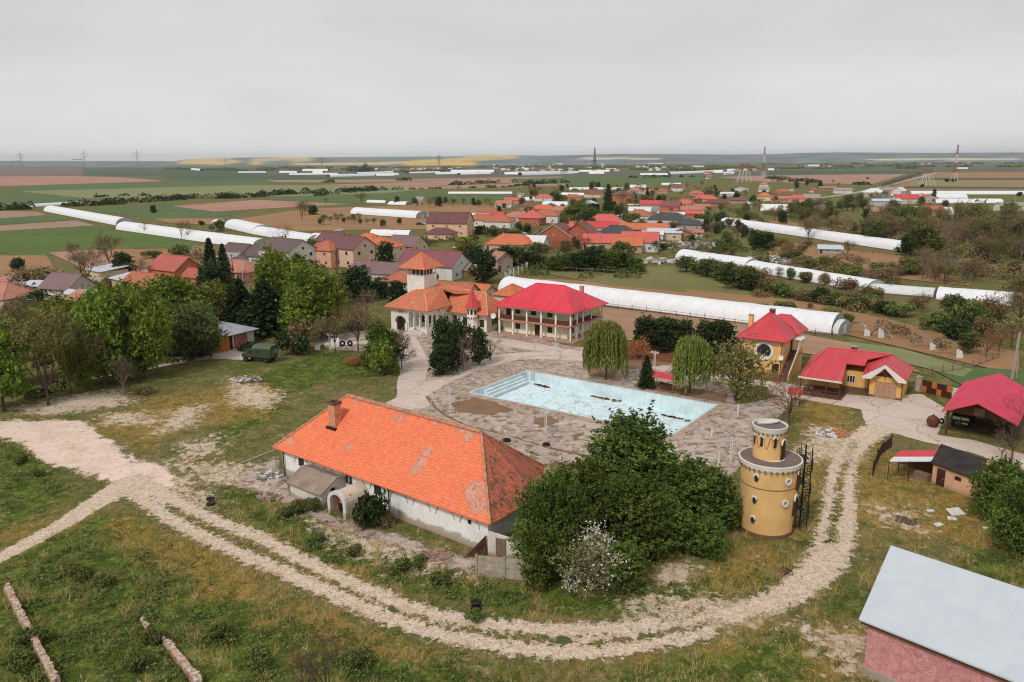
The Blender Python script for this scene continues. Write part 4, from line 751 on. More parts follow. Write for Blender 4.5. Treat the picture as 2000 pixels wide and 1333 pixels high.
def weather(mat, spots):
    t = mat.node_tree; b = next(n for n in t.nodes if n.type == 'BSDF_PRINCIPLED'); src = b.inputs['Base Color'].links[0].from_socket; g = t.nodes.new('ShaderNodeNewGeometry'); u = t.nodes.new('ShaderNodeAttribute'); u.attribute_name = 'UVMap'
    vo = t.nodes.new('ShaderNodeTexVoronoi'); vo.inputs['Scale'].default_value = 3.4; t.links.new(u.outputs['Vector'], vo.inputs[0]); nz = t.nodes.new('ShaderNodeTexNoise'); nz.inputs['Scale'].default_value = 1.6; nz.inputs['Detail'].default_value = 5; t.links.new(g.outputs['Position'], nz.inputs[0]); acc = None
    for p, r in spots:
        d = t.nodes.new('ShaderNodeVectorMath'); d.operation = 'DISTANCE'; t.links.new(g.outputs['Position'], d.inputs[0]); d.inputs[1].default_value = tuple(p); m = t.nodes.new('ShaderNodeMapRange'); t.links.new(d.outputs['Value'], m.inputs[0])
        for i_, q_ in enumerate((r * .3, r * 1.5, 1, 0)): m.inputs[i_ + 1].default_value = q_
        if acc is None: acc = m.outputs[0]
        else: a = t.nodes.new('ShaderNodeMath'); a.operation = 'MAXIMUM'; t.links.new(acc, a.inputs[0]); t.links.new(m.outputs[0], a.inputs[1]); acc = a.outputs[0]
    a = t.nodes.new('ShaderNodeMath'); a.operation = 'ADD'; t.links.new(acc, a.inputs[0]); t.links.new(nz.outputs[0], a.inputs[1]); a2 = t.nodes.new('ShaderNodeMath'); a2.operation = 'MULTIPLY_ADD'; t.links.new(vo.outputs['Color'], a2.inputs[0]); a2.inputs[1].default_value = .35; t.links.new(a.outputs[0], a2.inputs[2])
    m = t.nodes.new('ShaderNodeMapRange'); t.links.new(a2.outputs[0], m.inputs[0])
    for i_, q_ in enumerate((1.1, 1.2, 0, .85)): m.inputs[i_ + 1].default_value = q_
    c1 = t.nodes.new('ShaderNodeMix'); c1.data_type = 'RGBA'; t.links.new(vo.outputs['Color'], c1.inputs[0]); c1.inputs[6].default_value = S(206, 170, 150); c1.inputs[7].default_value = S(172, 104, 80)
    mx_ = t.nodes.new('ShaderNodeMix'); mx_.data_type = 'RGBA'; t.links.new(m.outputs[0], mx_.inputs[0]); t.links.new(src, mx_.inputs[6]); t.links.new(c1.outputs[2], mx_.inputs[7]); t.links.new(mx_.outputs[2], b.inputs['Base Color'])
weather(bt_, [(ONP(x, y, *pl3), r) for x, y, r in ((700, 785, .5), (740, 792, .45), (790, 806, .5), (850, 824, .5), (900, 838, .6))] + [(ONP(x, y, *pl3), r) for x, y, r in ((834, 882, .75), (822, 900, .75), (812, 915, .7), (928, 962, 1.3), (936, 985, 1.1), (568, 862, .6), (776, 816, .7), (680, 874, .5), (915, 850, .8))])
weather(bt2, [(ONP(x, y, *pl3), r) for x, y, r in ((1010, 950, 1.6), (1040, 930, 1.4), (985, 985, 1.2), (1030, 900, 1.2), (990, 930, 1.0))])
cp = ONP(655, 827, *pl3); mb = MB().at(cp, BA); mb.box(-.55, .55, -.45, .45, -.6, 2.3); mb.box(-.62, .62, -.52, .52, 1.25, 1.35); ch = mb.build('chimney', brick('barn_chimney_brick', S(232, 158, 118), S(206, 124, 90), S(190, 160, 136)), roof); mb = MB().at(cp, BA)
for q in ((-.66, .66, -.56, -.36), (-.66, .66, .36, .56), (-.66, -.44, -.36, .36), (.44, .66, -.36, .36)): mb.box(*q, 2.3, 2.55)
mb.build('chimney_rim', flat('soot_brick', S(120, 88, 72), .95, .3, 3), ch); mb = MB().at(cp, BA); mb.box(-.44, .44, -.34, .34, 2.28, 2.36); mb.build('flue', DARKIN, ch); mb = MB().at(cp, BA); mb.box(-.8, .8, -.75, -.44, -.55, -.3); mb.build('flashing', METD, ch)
arc = flat('wall_arch_line', S(146, 134, 124), .9, .1)
mb = MB().at(BO, BA)
for k in range(9):
    x0 = 3 + k * 3.1
    if x0 > 28: break
    for x0 in (x0,): mb.tube([(x0 + 1.2 - 1.2 * math.cos(t), .63, 2.1 + 1.0 * math.sin(t)) for t in np.linspace(0, math.pi, 9)], .045, 4)
mb.build('blind_arches', arc, barn)
FW = off(BO, BA, 0, .65)
for x, z, w2, h2, fr in ((4.2, 1.9, .9, .9, BFR), (12.2, 1.75, 1.2, 1.1, WFR), (16.6, 1.9, 1, 1.1, BFR), (29.0, 2.3, .4, .4, BFR)): window(barn, FW, BA, x, z, w2, h2, fr)
gutter(barn, BO, BA, 1.2, .45, ZE, .08); gutter(barn, BO, BA, 18.4, .45, ZE, .08)
# lean-to annex and vaulted cellar entrance
an = thing('annex_shed', 'small white annex with a mossy grey pitched roof against the barn front', 'shed', BODY(9, -1)); aw = plaster('annex_wall', S(222, 216, 210), .4, low=.4)
mb = MB().at(BO, BA); mb.prism([(6.3, .6, 0), (6.3, -2.5, 0), (6.3, -2.5, 1.75), (6.3, -.6, 2.75), (6.3, .6, 2.45)], (5.2, 0, 0)); mb.build('wall', aw, an)
mb = MB().at(BO, BA); mb.shell([[(6, -2.85, 1.65), (11.8, -2.85, 1.65), (11.8, -.6, 2.86), (6, -.6, 2.86)], [(11.8, -.6, 2.86), (11.8, .6, 2.55), (6, .6, 2.55), (6, -.6, 2.86)]], .1); mb.build('roof', corrug('annex_roof', S(158, 140, 126), .22, .9, .5, S(116, 104, 90)), an)
window(an, off(BO, BA, 11.5, 0), BA + 90, -1.0, 1.2, .55, .6, BFR)
ce = thing('cellar_entrance', 'white vaulted cellar entrance with an ochre inside beside the mossy annex', 'entrance', BODY(14.2, -1.5)); mb = MB().at(BO, BA); x0, x1, yf = 12.7, 15.5, -2.7
ar = [(14.1 - 1.0 * math.cos(t), yf, 1.35 + .95 * math.sin(t)) for t in np.linspace(0, math.pi, 11)]; ot = [(x1, yf, 1.35)] + [(14.1 + 1.4 * math.cos(t), yf, 1.35 + 1.3 * math.sin(t)) for t in np.linspace(0, math.pi, 11)] + [(x0, yf, 1.35)]
mb.prism([(x0, yf, 0), (13.1, yf, 0)] + ar[:1] + ar + [(15.1, yf, 0), (x1, yf, 0)] + ot[1:-1][:0] + [(14.1 + 1.4 * math.cos(t), yf, 1.35 + 1.3 * math.sin(t)) for t in np.linspace(0, math.pi, 11)], (0, .3, 0)); mb.build('arch_front', aw, ce)
mb = MB().at(BO, BA)
for k in range(10):
    t0, t1 = math.pi * k / 10, math.pi * (k + 1) / 10; q = lambda t, r_, y: (14.1 + r_ * math.cos(t), y, 1.35 + r_ * .93 * math.sin(t)); mb.prism([q(t0, 1.02, yf + .3), q(t1, 1.02, yf + .3), q(t1, 1.3, yf + .3), q(t0, 1.3, yf + .3)], (0, 2.9, 0))
mb.box(12.8, 13.08, yf + .3, .6, 0, 1.35); mb.box(15.12, 15.4, yf + .3, .6, 0, 1.35); mb.build('vault', plaster('vault_plaster', S(214, 196, 176), .5), ce)
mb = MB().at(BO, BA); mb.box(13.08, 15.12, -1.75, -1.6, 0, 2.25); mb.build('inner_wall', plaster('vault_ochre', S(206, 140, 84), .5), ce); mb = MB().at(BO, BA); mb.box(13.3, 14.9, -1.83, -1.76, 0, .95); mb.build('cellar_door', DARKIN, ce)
# concrete panel fence, gate and low wall at the barn's right corner
fc = thing('panel_fence', 'weathered concrete panel fence in front of the barn corner by the blossoming bush', 'fence', BODY(35, -2)); fa, fb_ = G(931, 1125), G(1040, 1136); ang = math.degrees(math.atan2(fb_[1] - fa[1], fb_[0] - fa[0])); ln = np.hypot(*(fb_ - fa)[:2])
for k in range(3): mb = MB().at(fa, ang); mb.box(ln * k / 2 - .08, ln * k / 2 + .08, -.1, .12, 0, 2.05); mb.build('post', CONCR, fc)
for k in range(2):
    mb = MB().at(fa, ang)
    for j in range(4): mb.box(ln * k / 2 + .085, ln * (k + 1) / 2 - .085, -.03 + .012 * (j % 2), .05, .02 + j * .48, .47 + j * .48)
    mb.build('panel', flat('panel_stained', S(190, 178, 162), .95, .25, 1.5, stain=.55), fc)
gw = thing('garden_wall', 'low white wall with a grey plank door at the barn corner', 'wall', BODY(34, 2)); g0, g1 = BODY(31.3, .6), BODY(37, 2.2); ang = math.degrees(math.atan2(g1[1] - g0[1], g1[0] - g0[0])); ln = np.hypot(*(g1 - g0)[:2])
mb = MB().at(g0, ang); mb.prism([(0, -.2, 0), (ln, -.2, 0), (ln, -.2, 1.5), (0, -.2, 2.3)], (0, .3, 0)); mb.build('wall', aw, gw); door(gw, g0, ang, 1.3, 0, 1.0, 1.9, WOODG, -.2)
mb = MB().at(g0, ang - 50); mb.prism([(-.1, -2.3, 0), (-.1, -.2, 0), (-.1, -.2, 1.9)], (.06, 0, 0)); mb.build('rusty_panel', flat('rust_sheet', S(108, 72, 58), .9, .4, 2), gw)
# ---------------- white two-storey guest house, red roof
WO = G(974, 652); WA = -31.5; wh = thing('guest_house', 'white two storey house with arcaded gallery and bright red hip roof', 'house', off(WO, WA, 8, 5)); BLD.append((wh, 1070, 640, 'white house with the red hip roof'))
cream, cream2 = plaster('house_cream', S(242, 234, 208, 1.), .1), plaster('house_cream_trim', S(242, 238, 226, 1.), .1); red1 = metaltile('red_roof_bright', S(224, 52, 70), .6, .3, .4)
mb = MB().at(WO, WA); mb.box(.1, 15.0, 1.7, 11.6, .22, 6.05); mb.build('wall', cream, wh)
mb = MB().at(WO, WA); mb.box(-.4, 17.6, -.6, 13.2, 0, .2); mb.build('plinth', brick('pink_paving', S(206, 166, 150), S(186, 146, 130), S(160, 130, 116)), wh)
mb = MB().at(WO, WA); mb.box(-.1, 16.9, -.12, 12, 2.95, 3.25); mb.box(15, 17.6, 6.5, 13, 2.95, 3.25); mb.build('gallery_slab', flat('slab_pink', S(206, 140, 130), .8, .15), wh)
mb = MB().at(WO, WA); mb.box(0, 16.8, -.02, .28, 5.55, 6.1); mb.box(16.5, 16.82, .281, 12, 5.55, 6.1); mb.build('eaves_beam', cream2, wh)
for x, y in [(.15, .15), (3.4, .15), (6.7, .15), (10, .15), (13.3, .15), (16.6, .15), (16.6, 2.6), (16.6, 5.2), (16.6, 9), (17.4, 12.6)]:
    for z0_, z1_ in ((.2, 2.94), (3.26, 5.54)): mb = MB().at(WO, WA); mb.box(x - .17, x + .17, y - .17, y + .17, z0_, z1_); mb.build('column', cream2, wh)
xs = [.15, 3.4, 6.7, 10, 13.3, 16.6]
for a, b in zip(xs, xs[1:]): mb = MB().at(WO, WA); mb.box(a + .18, b - .18, .08, .16, 3.3, 4.15); mb.build('balustrade', WOOD, wh)
for a, b in ((.15, 2.6), (2.6, 5.2), (5.2, 9)): mb = MB().at(WO, WA); mb.box(16.58, 16.66, a + .18, b - .18, 3.3, 4.15); mb.build('balustrade', WOOD, wh)
for x in (3.6, 7.3, 11.1): window(wh, WO, WA, x, 4.3, 1.15, 1.15, BFR, 1.7)
for x in (3.6, 11.1): window(wh, WO, WA, x, 1.1, 1.1, 1.1, BFR, 1.7)
door(wh, WO, WA, 8.2, .22, 1.1, 2.2, DOORB, 1.7); door(wh, WO, WA, 1.4, 3.25, 1.1, 2.1, DOORB, 1.7)
sd_ = off(WO, WA, 15.0, 0); 
for y in (4, 8): window(wh, sd_, WA + 90, y, 1.0, 1, 1.2, BFR); window(wh, sd_, WA + 90, y, 4.2, 1, 1.2, BFR)
e, z = .8, 6.05; A_, B_ = (5.74, 5.7, 10.2), (12.4, 5.7, 10.2); c = [(-e, -e, z), (17.6, -e, z), (17.6, 5.4, z), (18.6, 5.6, z), (18.6, 13.2, z), (-e, 13.2, z)]; X_ = (16.0, 5.6, 7.55)
J = (15.2, 9.4, 8.3)
mb = MB().at(WO, WA); mb.shell([[c[0], c[1], B_, A_], [c[1], c[2], X_, B_], [c[2], c[3], J, X_], [c[3], c[4], J], [c[4], c[5], A_, B_, J], [B_, X_, J], [c[5], c[0], A_]], .14); ro = mb.build('roof', red1, wh)
w2 = lambda p: off(WO, WA, *p); ridges(ro, [(w2(A_), w2(B_)), (w2(c[1]), w2(B_)), (w2(c[0]), w2(A_)), (w2(c[3]), w2(J))], red1, .09); chimney(ro, w2((14.2, 9.5, 8.4)), 1.2, .7, plaster('chim_cream', S(206, 150, 140), .2), WA)
for x in (-.1, 16.95): gutter(wh, WO, WA, x, -.25, 6.0)
mb = MB().at(off(WO, WA, -.9, -.6, 3.4), WA - 10); mb.lathe([(.05, 0), (.35, .06), (.62, .2)], 16); 
for v in mb.v: pass
dish = MB(); cc = off(WO, WA, -.75, -.7, 3.75)
def make_dish(par, cc, r=.6, yaw=-25, name='satellite_dish'):
    mb = MB(); d = np.array([math.sin(R(yaw)), -math.cos(R(yaw)), .35]); d /= np.linalg.norm(d); u = np.cross(d, [0, 0, 1]); u /= np.linalg.norm(u); v = np.cross(u, d); prev = None
    for rr, dp in ((.02, .0), (r * .5, .04), (r, .16)):
        ring = [mb.V(np.array(cc) + d * dp + u * rr * math.cos(t) + v * rr * math.sin(t)) for t in np.linspace(0, 2 * math.pi, 17)[:-1]]
        if prev:
            for j in range(16): mb.f.append([prev[j], prev[(j + 1) % 16], ring[(j + 1) % 16], ring[j]])
        prev = ring
    mb.tube([np.array(cc), np.array(cc) - d * .45], .03, 4); mb.tube([np.array(cc) - v * r * .8 + d * .15, np.array(cc) + d * .6], .015, 4); return mb.build(name, WMET, par)
make_dish(wh, cc)
st = thing('stone_pile', 'stack of white stone slabs between the mansion and the white house', 'slabs', G(958, 662))
for k in range(5): g = G(944 + k * 6, 660 + k * 1.5); mb = MB().at(g, WA + k * 7); mb.box(-1.2, 1.2, -.25, .25, 0, .25 + .1 * (k % 2)); mb.build('slab', flat('white_stone', S(214, 204, 196), .9, .15), st)
# ---------------- mansion with arcaded porch, turret and bell tower
MO = G(766, 642); MA = -31.2; ma = thing('mansion', 'old cream mansion with arcaded porch, orange tiled roofs and a red capped turret', 'mansion', off(MO, MA, 9, 6)); BLD.append((ma, 860, 620, 'cream mansion'))
mw = plaster('mansion_wall', S(236, 230, 214, 1.), .3); mt_ = tiles('mansion_tiles', S(226, 134, 100), S(204, 112, 82), .36, .26, old=S(170, 120, 84), oldamt=.28); LM = lambda x, y, z: off(MO, MA, x, y, z)
mb = MB().at(MO, MA); mb.box(-.2, 5.0, 0, 14, 0, 5.0); mb.box(5, 10, 3.2, 14, 0, 5.2); mb.box(10, 19.5, 7.0, 15, 0, 3.7); mb.build('wall', mw, ma)
def arch_wall(mb, x0, x1, y, t, z0, z1, cx, hw, zs, seg=8):
    """wall slab with round-headed openings centred on cx"""
    xs_ = x0
    for c_ in cx:
        mb.box(xs_, c_ - hw, y, y + t, z0, z1); pts = [(c_ - hw, y, z1), (c_ - hw, y, zs)] + [(c_ - hw * math.cos(q), y, zs + hw * math.sin(q)) for q in np.linspace(0, math.pi, seg)][1:-1] + [(c_ + hw, y, zs), (c_ + hw, y, z1)]
        mb.prism(pts, (0, t, 0)); xs_ = c_ + hw
    mb.box(xs_, x1, y, y + t, z0, z1)
po = MB().at(MO, MA); arch_wall(po, 5.1, 10.0, -.9, .35, 1.0, 4.98, (6.0, 7.5, 9.0), .6, 3.35); po.box(5.1, 6.7, -1.0, -.9 + .36, 0, 1.0); po.box(8.3, 10.0, -1.0, -.9 + .36, 0, 1.0)
po.at(off(MO, MA, 10.0, 0), MA + 90); arch_wall(po, -.54, 3.2, -.0, .35, 1.0, 4.9, (.4, 1.9), .6, 3.35); po.box(-.54, 3.2, .005, .36, 0, 1.0); po.at(MO, MA); po.box(5.1, 5.4, -.54, 3.2, 0, 4.9); po.box(5.4, 9.64, -.54, 3.2, .6, .8); porch = po.build('porch', plaster('porch_plaster', S(240, 236, 226, 1.), .25), ma)
for c_ in (6.0, 7.5, 9.0):
    mb = MB().at(MO, MA); mb.tube([(c_ - .74 * math.cos(q), -.93, 3.35 + .74 * math.sin(q)) for q in np.linspace(0, math.pi, 9)], .07, 4); mb.build('arch_moulding', flat('moulding_brown', S(96, 66, 52), .8), ma)
mb = MB().at(MO, MA); mb.tube([(2.6 - 1.25 * math.cos(q), -.32, 1.7 + 1.25 * math.sin(q)) for q in np.linspace(0, math.pi, 10)], .16, 5); mb.build('door_arch_moulding', flat('moulding_brown', S(96, 66, 52), .8), ma)
for x in (5.32, 6.75, 8.25, 9.8):
    mb = MB().at(MO, MA); mb.lathe([(.2, 1.0), (.2, 1.12), (.13, 1.2), (.12, 3.05), (.2, 3.2), (.2, 3.35)], 10, (x, -1.06)); mb.build('porch_column', cream2, porch)
mb = MB().at(MO, MA)
for k in range(4): mb.box(6.0 - k * .25, 9.2 + k * .25, -1.4 - k * .55, -.9 - k * .0, 0, .6 - k * .15 - .003 * k)
mb.build('front_steps', flat('step_stone', S(216, 204, 194), .9, .12), ma)
mb = MB().at(MO, MA); pts = [(1.1, -.3, 0), (1.1, -.3, 1.7)] + [(2.6 - 1.1 * math.cos(q), -.3, 1.7 + 1.1 * math.sin(q)) for q in np.linspace(0, math.pi, 9)][1:-1] + [(4.1, -.3, 1.7), (4.1, -.3, 0)]
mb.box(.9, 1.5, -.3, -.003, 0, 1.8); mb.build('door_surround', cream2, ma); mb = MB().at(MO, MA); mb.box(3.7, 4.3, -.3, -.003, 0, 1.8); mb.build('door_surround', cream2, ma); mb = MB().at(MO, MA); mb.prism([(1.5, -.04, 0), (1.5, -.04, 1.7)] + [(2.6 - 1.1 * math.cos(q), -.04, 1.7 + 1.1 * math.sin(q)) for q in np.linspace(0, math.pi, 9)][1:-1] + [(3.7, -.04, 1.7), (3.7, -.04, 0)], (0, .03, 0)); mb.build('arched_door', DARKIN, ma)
for x in (2.1, 2.6, 3.1): window(ma, MO, MA, x, 3.5, .36, .75, WFR, n=1)
for x in (6, 7.5, 9): window(ma, MO, MA, x, 1.4, .8, 1.6, BFR, 3.2)
for x, z, w2_, h2 in ((11.5, .9, 1.0, 1.9), (14.2, .8, 1.3, 1.8), (18.3, .9, 1.1, 1.6)): window(ma, MO, MA, x, z, w2_, h2, BFR, 7.0, 3)
window(ma, off(MO, MA, 19.5, 0), MA + 90, 10, 1.0, 2.2, 1.7, WFR, n=4); window(ma, off(MO, MA, 5, 0), MA + 90, 1.6, 3.4, .8, .8, WFR)
# roofs
mb = MB().at(MO, MA); mb.shell([[(-1.1, -.9, 4.85), (4.9, -.9, 4.85), (4.6, 5, 8.0), (2.2, 3.6, 7.5)], [(-1.1, 15, 4.85), (-1.1, -.9, 4.85), (2.2, 3.6, 7.5), (2.4, 11, 8.2)], [(4.9, -.9, 4.85), (5.6, 3, 6.3), (7, 7, 8.4), (4.6, 5, 8.0)], [(2.2, 3.6, 7.5), (4.6, 5, 8.0), (7, 7, 8.4), (7, 11, 8.6), (2.4, 11, 8.2)], [(20.4, 15, 3.9), (-1.1, 15, 4.85), (2.4, 11, 8.2), (7, 11, 8.6), (16, 11.4, 7.4)], [(7, 11, 8.6), (7, 7, 8.4), (10.6, 8.6, 7.2), (16, 11.4, 7.4)]], .16); mr_ = mb.build('roof', mt_, ma)
mb = MB().at(MO, MA); ap = (7.6, 1.9, 7.7); ap2 = (8.2, 7, 8.5); mb.shell([[(4.7, -1.7, 5.0), (10.8, -1.7, 5.0), ap], [(10.8, -1.7, 5.0), (11.0, 6.5, 5.0), ap2, ap], [(4.9, 4.6, 6.2), (4.7, -1.7, 5.0), ap, ap2]], .15); pr_ = mb.build('porch_roof', mt_, ma)
mb = MB().at(MO, MA); mb.shell([[(9.6, 6.0, 3.75), (20.4, 6.0, 3.75), (17.0, 10.8, 7.5), (8.4, 10.8, 7.9)], [(20.4, 6.0, 3.75), (20.4, 15.2, 3.75), (17.0, 10.8, 7.5)], [(20.4, 15.2, 3.75), (8.4, 15.2, 4.2), (8.4, 10.8, 7.9), (17.0, 10.8, 7.5)]], .15); er = mb.build('east_roof', mt_, ma)
wl = lambda *p: off(MO, MA, *p); capp = flat('ridge_pale', S(230, 180, 150), .9, .2, 3)
ridges(er, [(wl(8.4, 10.8, 7.9), wl(17, 10.8, 7.5)), (wl(20.4, 6, 3.75), wl(17, 10.8, 7.5))], capp); ridges(pr_, [(wl(10.8, -1.7, 5), wl(*ap)), (wl(4.7, -1.7, 5), wl(*ap)), (wl(*ap), wl(*ap2))], capp); ridges(mr_, [(wl(-1.1, -.9, 4.85), wl(2.2, 3.6, 7.5)), (wl(2.2, 3.6, 7.5), wl(2.4, 11, 8.2)), (wl(4.9, -.9, 4.85), wl(4.6, 5, 8.0))], capp)
# turret
T0 = (16.4, 6.4); tu = MB().at(MO, MA); tu.lathe([(1.15, 0), (1.15, 2.6), (1.3, 2.75), (1.3, 3.2), (1.12, 3.25), (1.12, 5.1), (1.25, 5.2)], 8, T0); tur = tu.build('turret', mw, ma)
mb = MB().at(MO, MA); mb.lathe([(1.9, 5.15), (1.1, 6.6), (.45, 8.2), (.05, 9.3)], 6, T0); mb.build('turret_roof', metaltile('turret_red', S(206, 70, 72), .4, .25), tur)
mb = MB().at(MO, MA)
for k in range(8):
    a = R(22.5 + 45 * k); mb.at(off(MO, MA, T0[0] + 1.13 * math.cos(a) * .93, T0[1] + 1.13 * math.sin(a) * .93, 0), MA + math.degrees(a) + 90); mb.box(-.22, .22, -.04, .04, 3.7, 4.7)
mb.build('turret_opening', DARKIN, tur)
mb = MB()
for k in range(16): a = R(22.5 * k); mb.at(off(MO, MA, T0[0] + 1.3 * math.cos(a), T0[1] + 1.3 * math.sin(a)), MA + math.degrees(a) + 90); mb.box(-.1, .1, -.05, .05, 2.85, 3.15)
mb.build('turret_band', DARKIN, tur)
# bell tower behind
TB = G(827, 630); tb = thing('bell_tower', 'square white tower with open arcade and orange pyramid roof behind the mansion', 'tower', TB); TA = MA
hgt = HH(522, TB); e_ = 2.3; mb = MB().at(TB, TA); zt = HH(541, TB); mb.box(-e_, e_, -e_, e_, 0, zt); mb.build('shaft', plaster('tower_white', S(240, 236, 226, 1.), .2), tb)
for i in range(4):
    for k in range(4): mb = MB().at(off(TB, TA + 90 * i, -e_ + .2 + k * (2 * e_ - .4) / 4, -e_ + .2), TA + 90 * i); mb.lathe([(.16, zt), (.16, zt + .1), (.11, zt + .2), (.11, hgt - .2), (.2, hgt)], 8); mb.build('column', cream2, tb)
mb = MB().at(TB, TA)
for q in ((-e_, e_, -e_, -e_ + .15), (-e_, e_, e_ - .15, e_), (-e_, -e_ + .15, -e_ + .15, e_ - .15), (e_ - .15, e_, -e_ + .15, e_ - .15)): mb.box(*q, zt, zt + .75)
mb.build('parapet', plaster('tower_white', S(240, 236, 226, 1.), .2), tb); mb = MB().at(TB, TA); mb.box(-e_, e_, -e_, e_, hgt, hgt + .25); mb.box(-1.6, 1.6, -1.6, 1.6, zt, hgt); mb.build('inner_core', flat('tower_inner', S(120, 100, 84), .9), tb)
zp = HH(492, TB); ee = e_ + 1.35; mb = MB().at(TB, TA); cs = [(-ee, -ee, hgt + .1), (ee, -ee, hgt + .1), (ee, ee, hgt + .1), (-ee, ee, hgt + .1)]; mb.shell([[cs[i], cs[(i + 1) % 4], (0, 0, zp)] for i in range(4)], .15); rr_ = mb.build('roof', mt_, tb)
ridges(rr_, [(off(TB, TA, *cs[i]), off(TB, TA, 0, 0, zp)) for i in range(4)], mt_, .09); mb = MB().at(TB, TA); mb.tube([(0, 0, zp), (0, 0, zp + 1.2)], [.08, .02], 5); mb.build('finial', METG, rr_)
house(880, 590, 14, 6, 3, 2.2, MA, 'gable', 'orange2', (206, 176, 132), 'long outbuilding with a faded orange tiled roof right behind the mansion', chim=0); house(928, 587, 9, 6, 2.6, 1.8, MA, 'gable', 'orange', (206, 196, 180), 'low outbuilding with a bright orange tiled roof between mansion and greenhouse', chim=0)
house(790, 580, 9, 7, 4.6, 2.2, MA, 'hip', 'orange2', (226, 220, 208), 'white block with a mottled orange roof directly left of the square tower', chim=1); house(1000, 600, 6, 7, 3.6, 2, MA, 'hip', 'orange', (226, 216, 196), 'orange roofed wing peeking out behind the red hip roof', chim=0)
# ---------------- yellow two-storey house with outside stairs
YO = G(1525, 738); YA = -33; ye = thing('yellow_house', 'ochre yellow two storey house with red tile roof, round window and outside stairs', 'house', off(YO, YA, -3, 4)); BLD.append((ye, 1490, 720, 'two storey yellow house'))
yw = plaster('yellow_wall', S(238, 190, 122), .15); red2 = metaltile('red_roof', S(204, 58, 68), .6, .3, .4); YL = lambda x, y, z=0: off(YO, YA, x, y, z)
mb = MB().at(YO, YA); mb.box(-6.6, 0, 0, 10.8, 0, 6.2); mb.build('wall', yw, ye); mb = MB().at(YO, YA); mb.box(-6.65, .05, -.05, 0, 0, .5); mb.box(0, .05, .001, 10.8, 0, .5); mb.build('plinth', flat('plinth_brown', S(150, 104, 84), .9), ye)
c = [(-7.4, -.8, 6.15), (.8, -.8, 6.15), (.8, 7.6, 6.15), (-7.4, 7.6, 6.15)]; ap = (-3.5, 3.4, 9.9); mb = MB().at(YO, YA); A2 = (-3.2, 4.6, 9.9)
mb.shell([[c[0], c[1], ap], [c[1], c[2], A2, ap], [c[2], c[3], A2], [c[3], c[0], ap, A2]], .14); yr = mb.build('roof', red2, ye); ridges(yr, [(YL(*c[1]), YL(*ap)), (YL(*c[0]), YL(*ap)), (YL(*ap), YL(*A2))], red2, .08)
mb = MB().at(YO, YA); mb.shell([[(-4.5, 6, 6.3), (1.2, 6.0, 6.3), (-1.2, 8.2, 8.9), (-3, 8.2, 8.9)], [(1.2, 6.0, 6.3), (1.2, 11.8, 6.15), (-1.2, 9, 8.9), (-1.2, 8.2, 8.9)], [(1.2, 11.8, 6.15), (-7.4, 11.8, 6.15), (-3, 9, 8.9), (-1.2, 9, 8.9)], [(-7.4, 11.8, 6.15), (-7.4, 6, 6.15), (-3, 8.2, 8.9), (-3, 9, 8.9)], [(-3, 8.2, 8.9), (-1.2, 8.2, 8.9), (-1.2, 9, 8.9), (-3, 9, 8.9)]], .14); mb.build('rear_roof', red2, ye)
chimney(yr, YL(-3.3, 4.8, 9.7), .6, .8, flat('chimney_maroon', S(120, 50, 52), .8), YA); chimney(ye, YL(-6.7, 4.5, 6.5), 2.5, .7, yw, YA)
def ring(par, o, deg, x, z, y, r0, r1, mat, name, t=.08, seg=28, a0=0, a1=360):
    mb = MB().at(off(o, deg, x, y, z), deg)
    for k in range(seg):
        t0, t1 = R(a0 + (a1 - a0) * k / seg), R(a0 + (a1 - a0) * (k + 1) / seg); q = lambda t_, r_: (r_ * math.cos(t_), 0, r_ * math.sin(t_)); mb.prism([q(t0, r0), q(t0, r1), q(t1, r1), q(t1, r0)] if r0 > 0 else [q(t0, r1), q(t1, r1), (0, 0, 0)], (0, -t, 0))
    return mb.build(name, mat, par)
wr = ring(ye, YO, YA, -3.0, 4.15, 0, 1.15, 1.6, WFR, 'round_window', .12); ring(wr, YO, YA, -3.0, 4.15, 0, 0, 1.15, GLASS, 'pane', .04); ring(wr, YO, YA, -3.0, 3.55, -.05, 0, .8, WFR, 'rosette', .04, 20, 200, 340)
mb = MB().at(YO, YA); mb.box(-4.15, -1.85, -.1, -.05, 4.1, 4.2); mb.box(-3.05, -2.95, -.1, -.05, 3, 5.3); mb.box(-3.75, -3.65, -.1, -.05, 3.3, 5); mb.box(-2.35, -2.25, -.1, -.05, 3.3, 5); mb.build('glazing_bars', BFR, wr)
for x0_ in (-6.2, -1.7):
    mb = MB().at(YO, YA)
    for k in range(5): mb.box(x0_ + k * .34, x0_ + k * .34 + .2, -.07, -.003, 5.35, 5.8)
    mb.build('dentil_frieze', WFR, ye)
mb = MB().at(YO, YA); mb.box(-7.3, .7, -.72, -.6, 5.98, 6.12); mb.build('gutter', WFR, ye); gutter(ye, YO, YA, -.15, -.12, 6.1); make_dish(ye, YL(-.15, -.35, 3.4), .45)
wr2 = ring(ye, off(YO, YA, 0, 0), YA + 90, 2.3, 4.2, 0, .35, .65, WFR, 'oval_window', .08, 16); ring(wr2, off(YO, YA, 0, 0), YA + 90, 2.3, 4.2, 0, 0, .35, GLASS, 'pane', .04, 16)
window(ye, YO, YA, -1.0, .6, 1.1, 1.6, BFR, n=3); window(ye, YO, YA, -5.2, .9, 1.2, 1.4, BFR, n=2)
sm = flat('stair_brown', S(112, 84, 72), .9, .2, 2); mb = MB().at(YO, YA)
for k in range(16): mb.box(.06, 1.35, -1.2 + k * .34, -.86 + k * .34, 0, .2 + k * .2)
mb.box(.06, 1.6, 4.24, 6.8, 3.1, 3.3); mb.build('stairs', sm, ye)
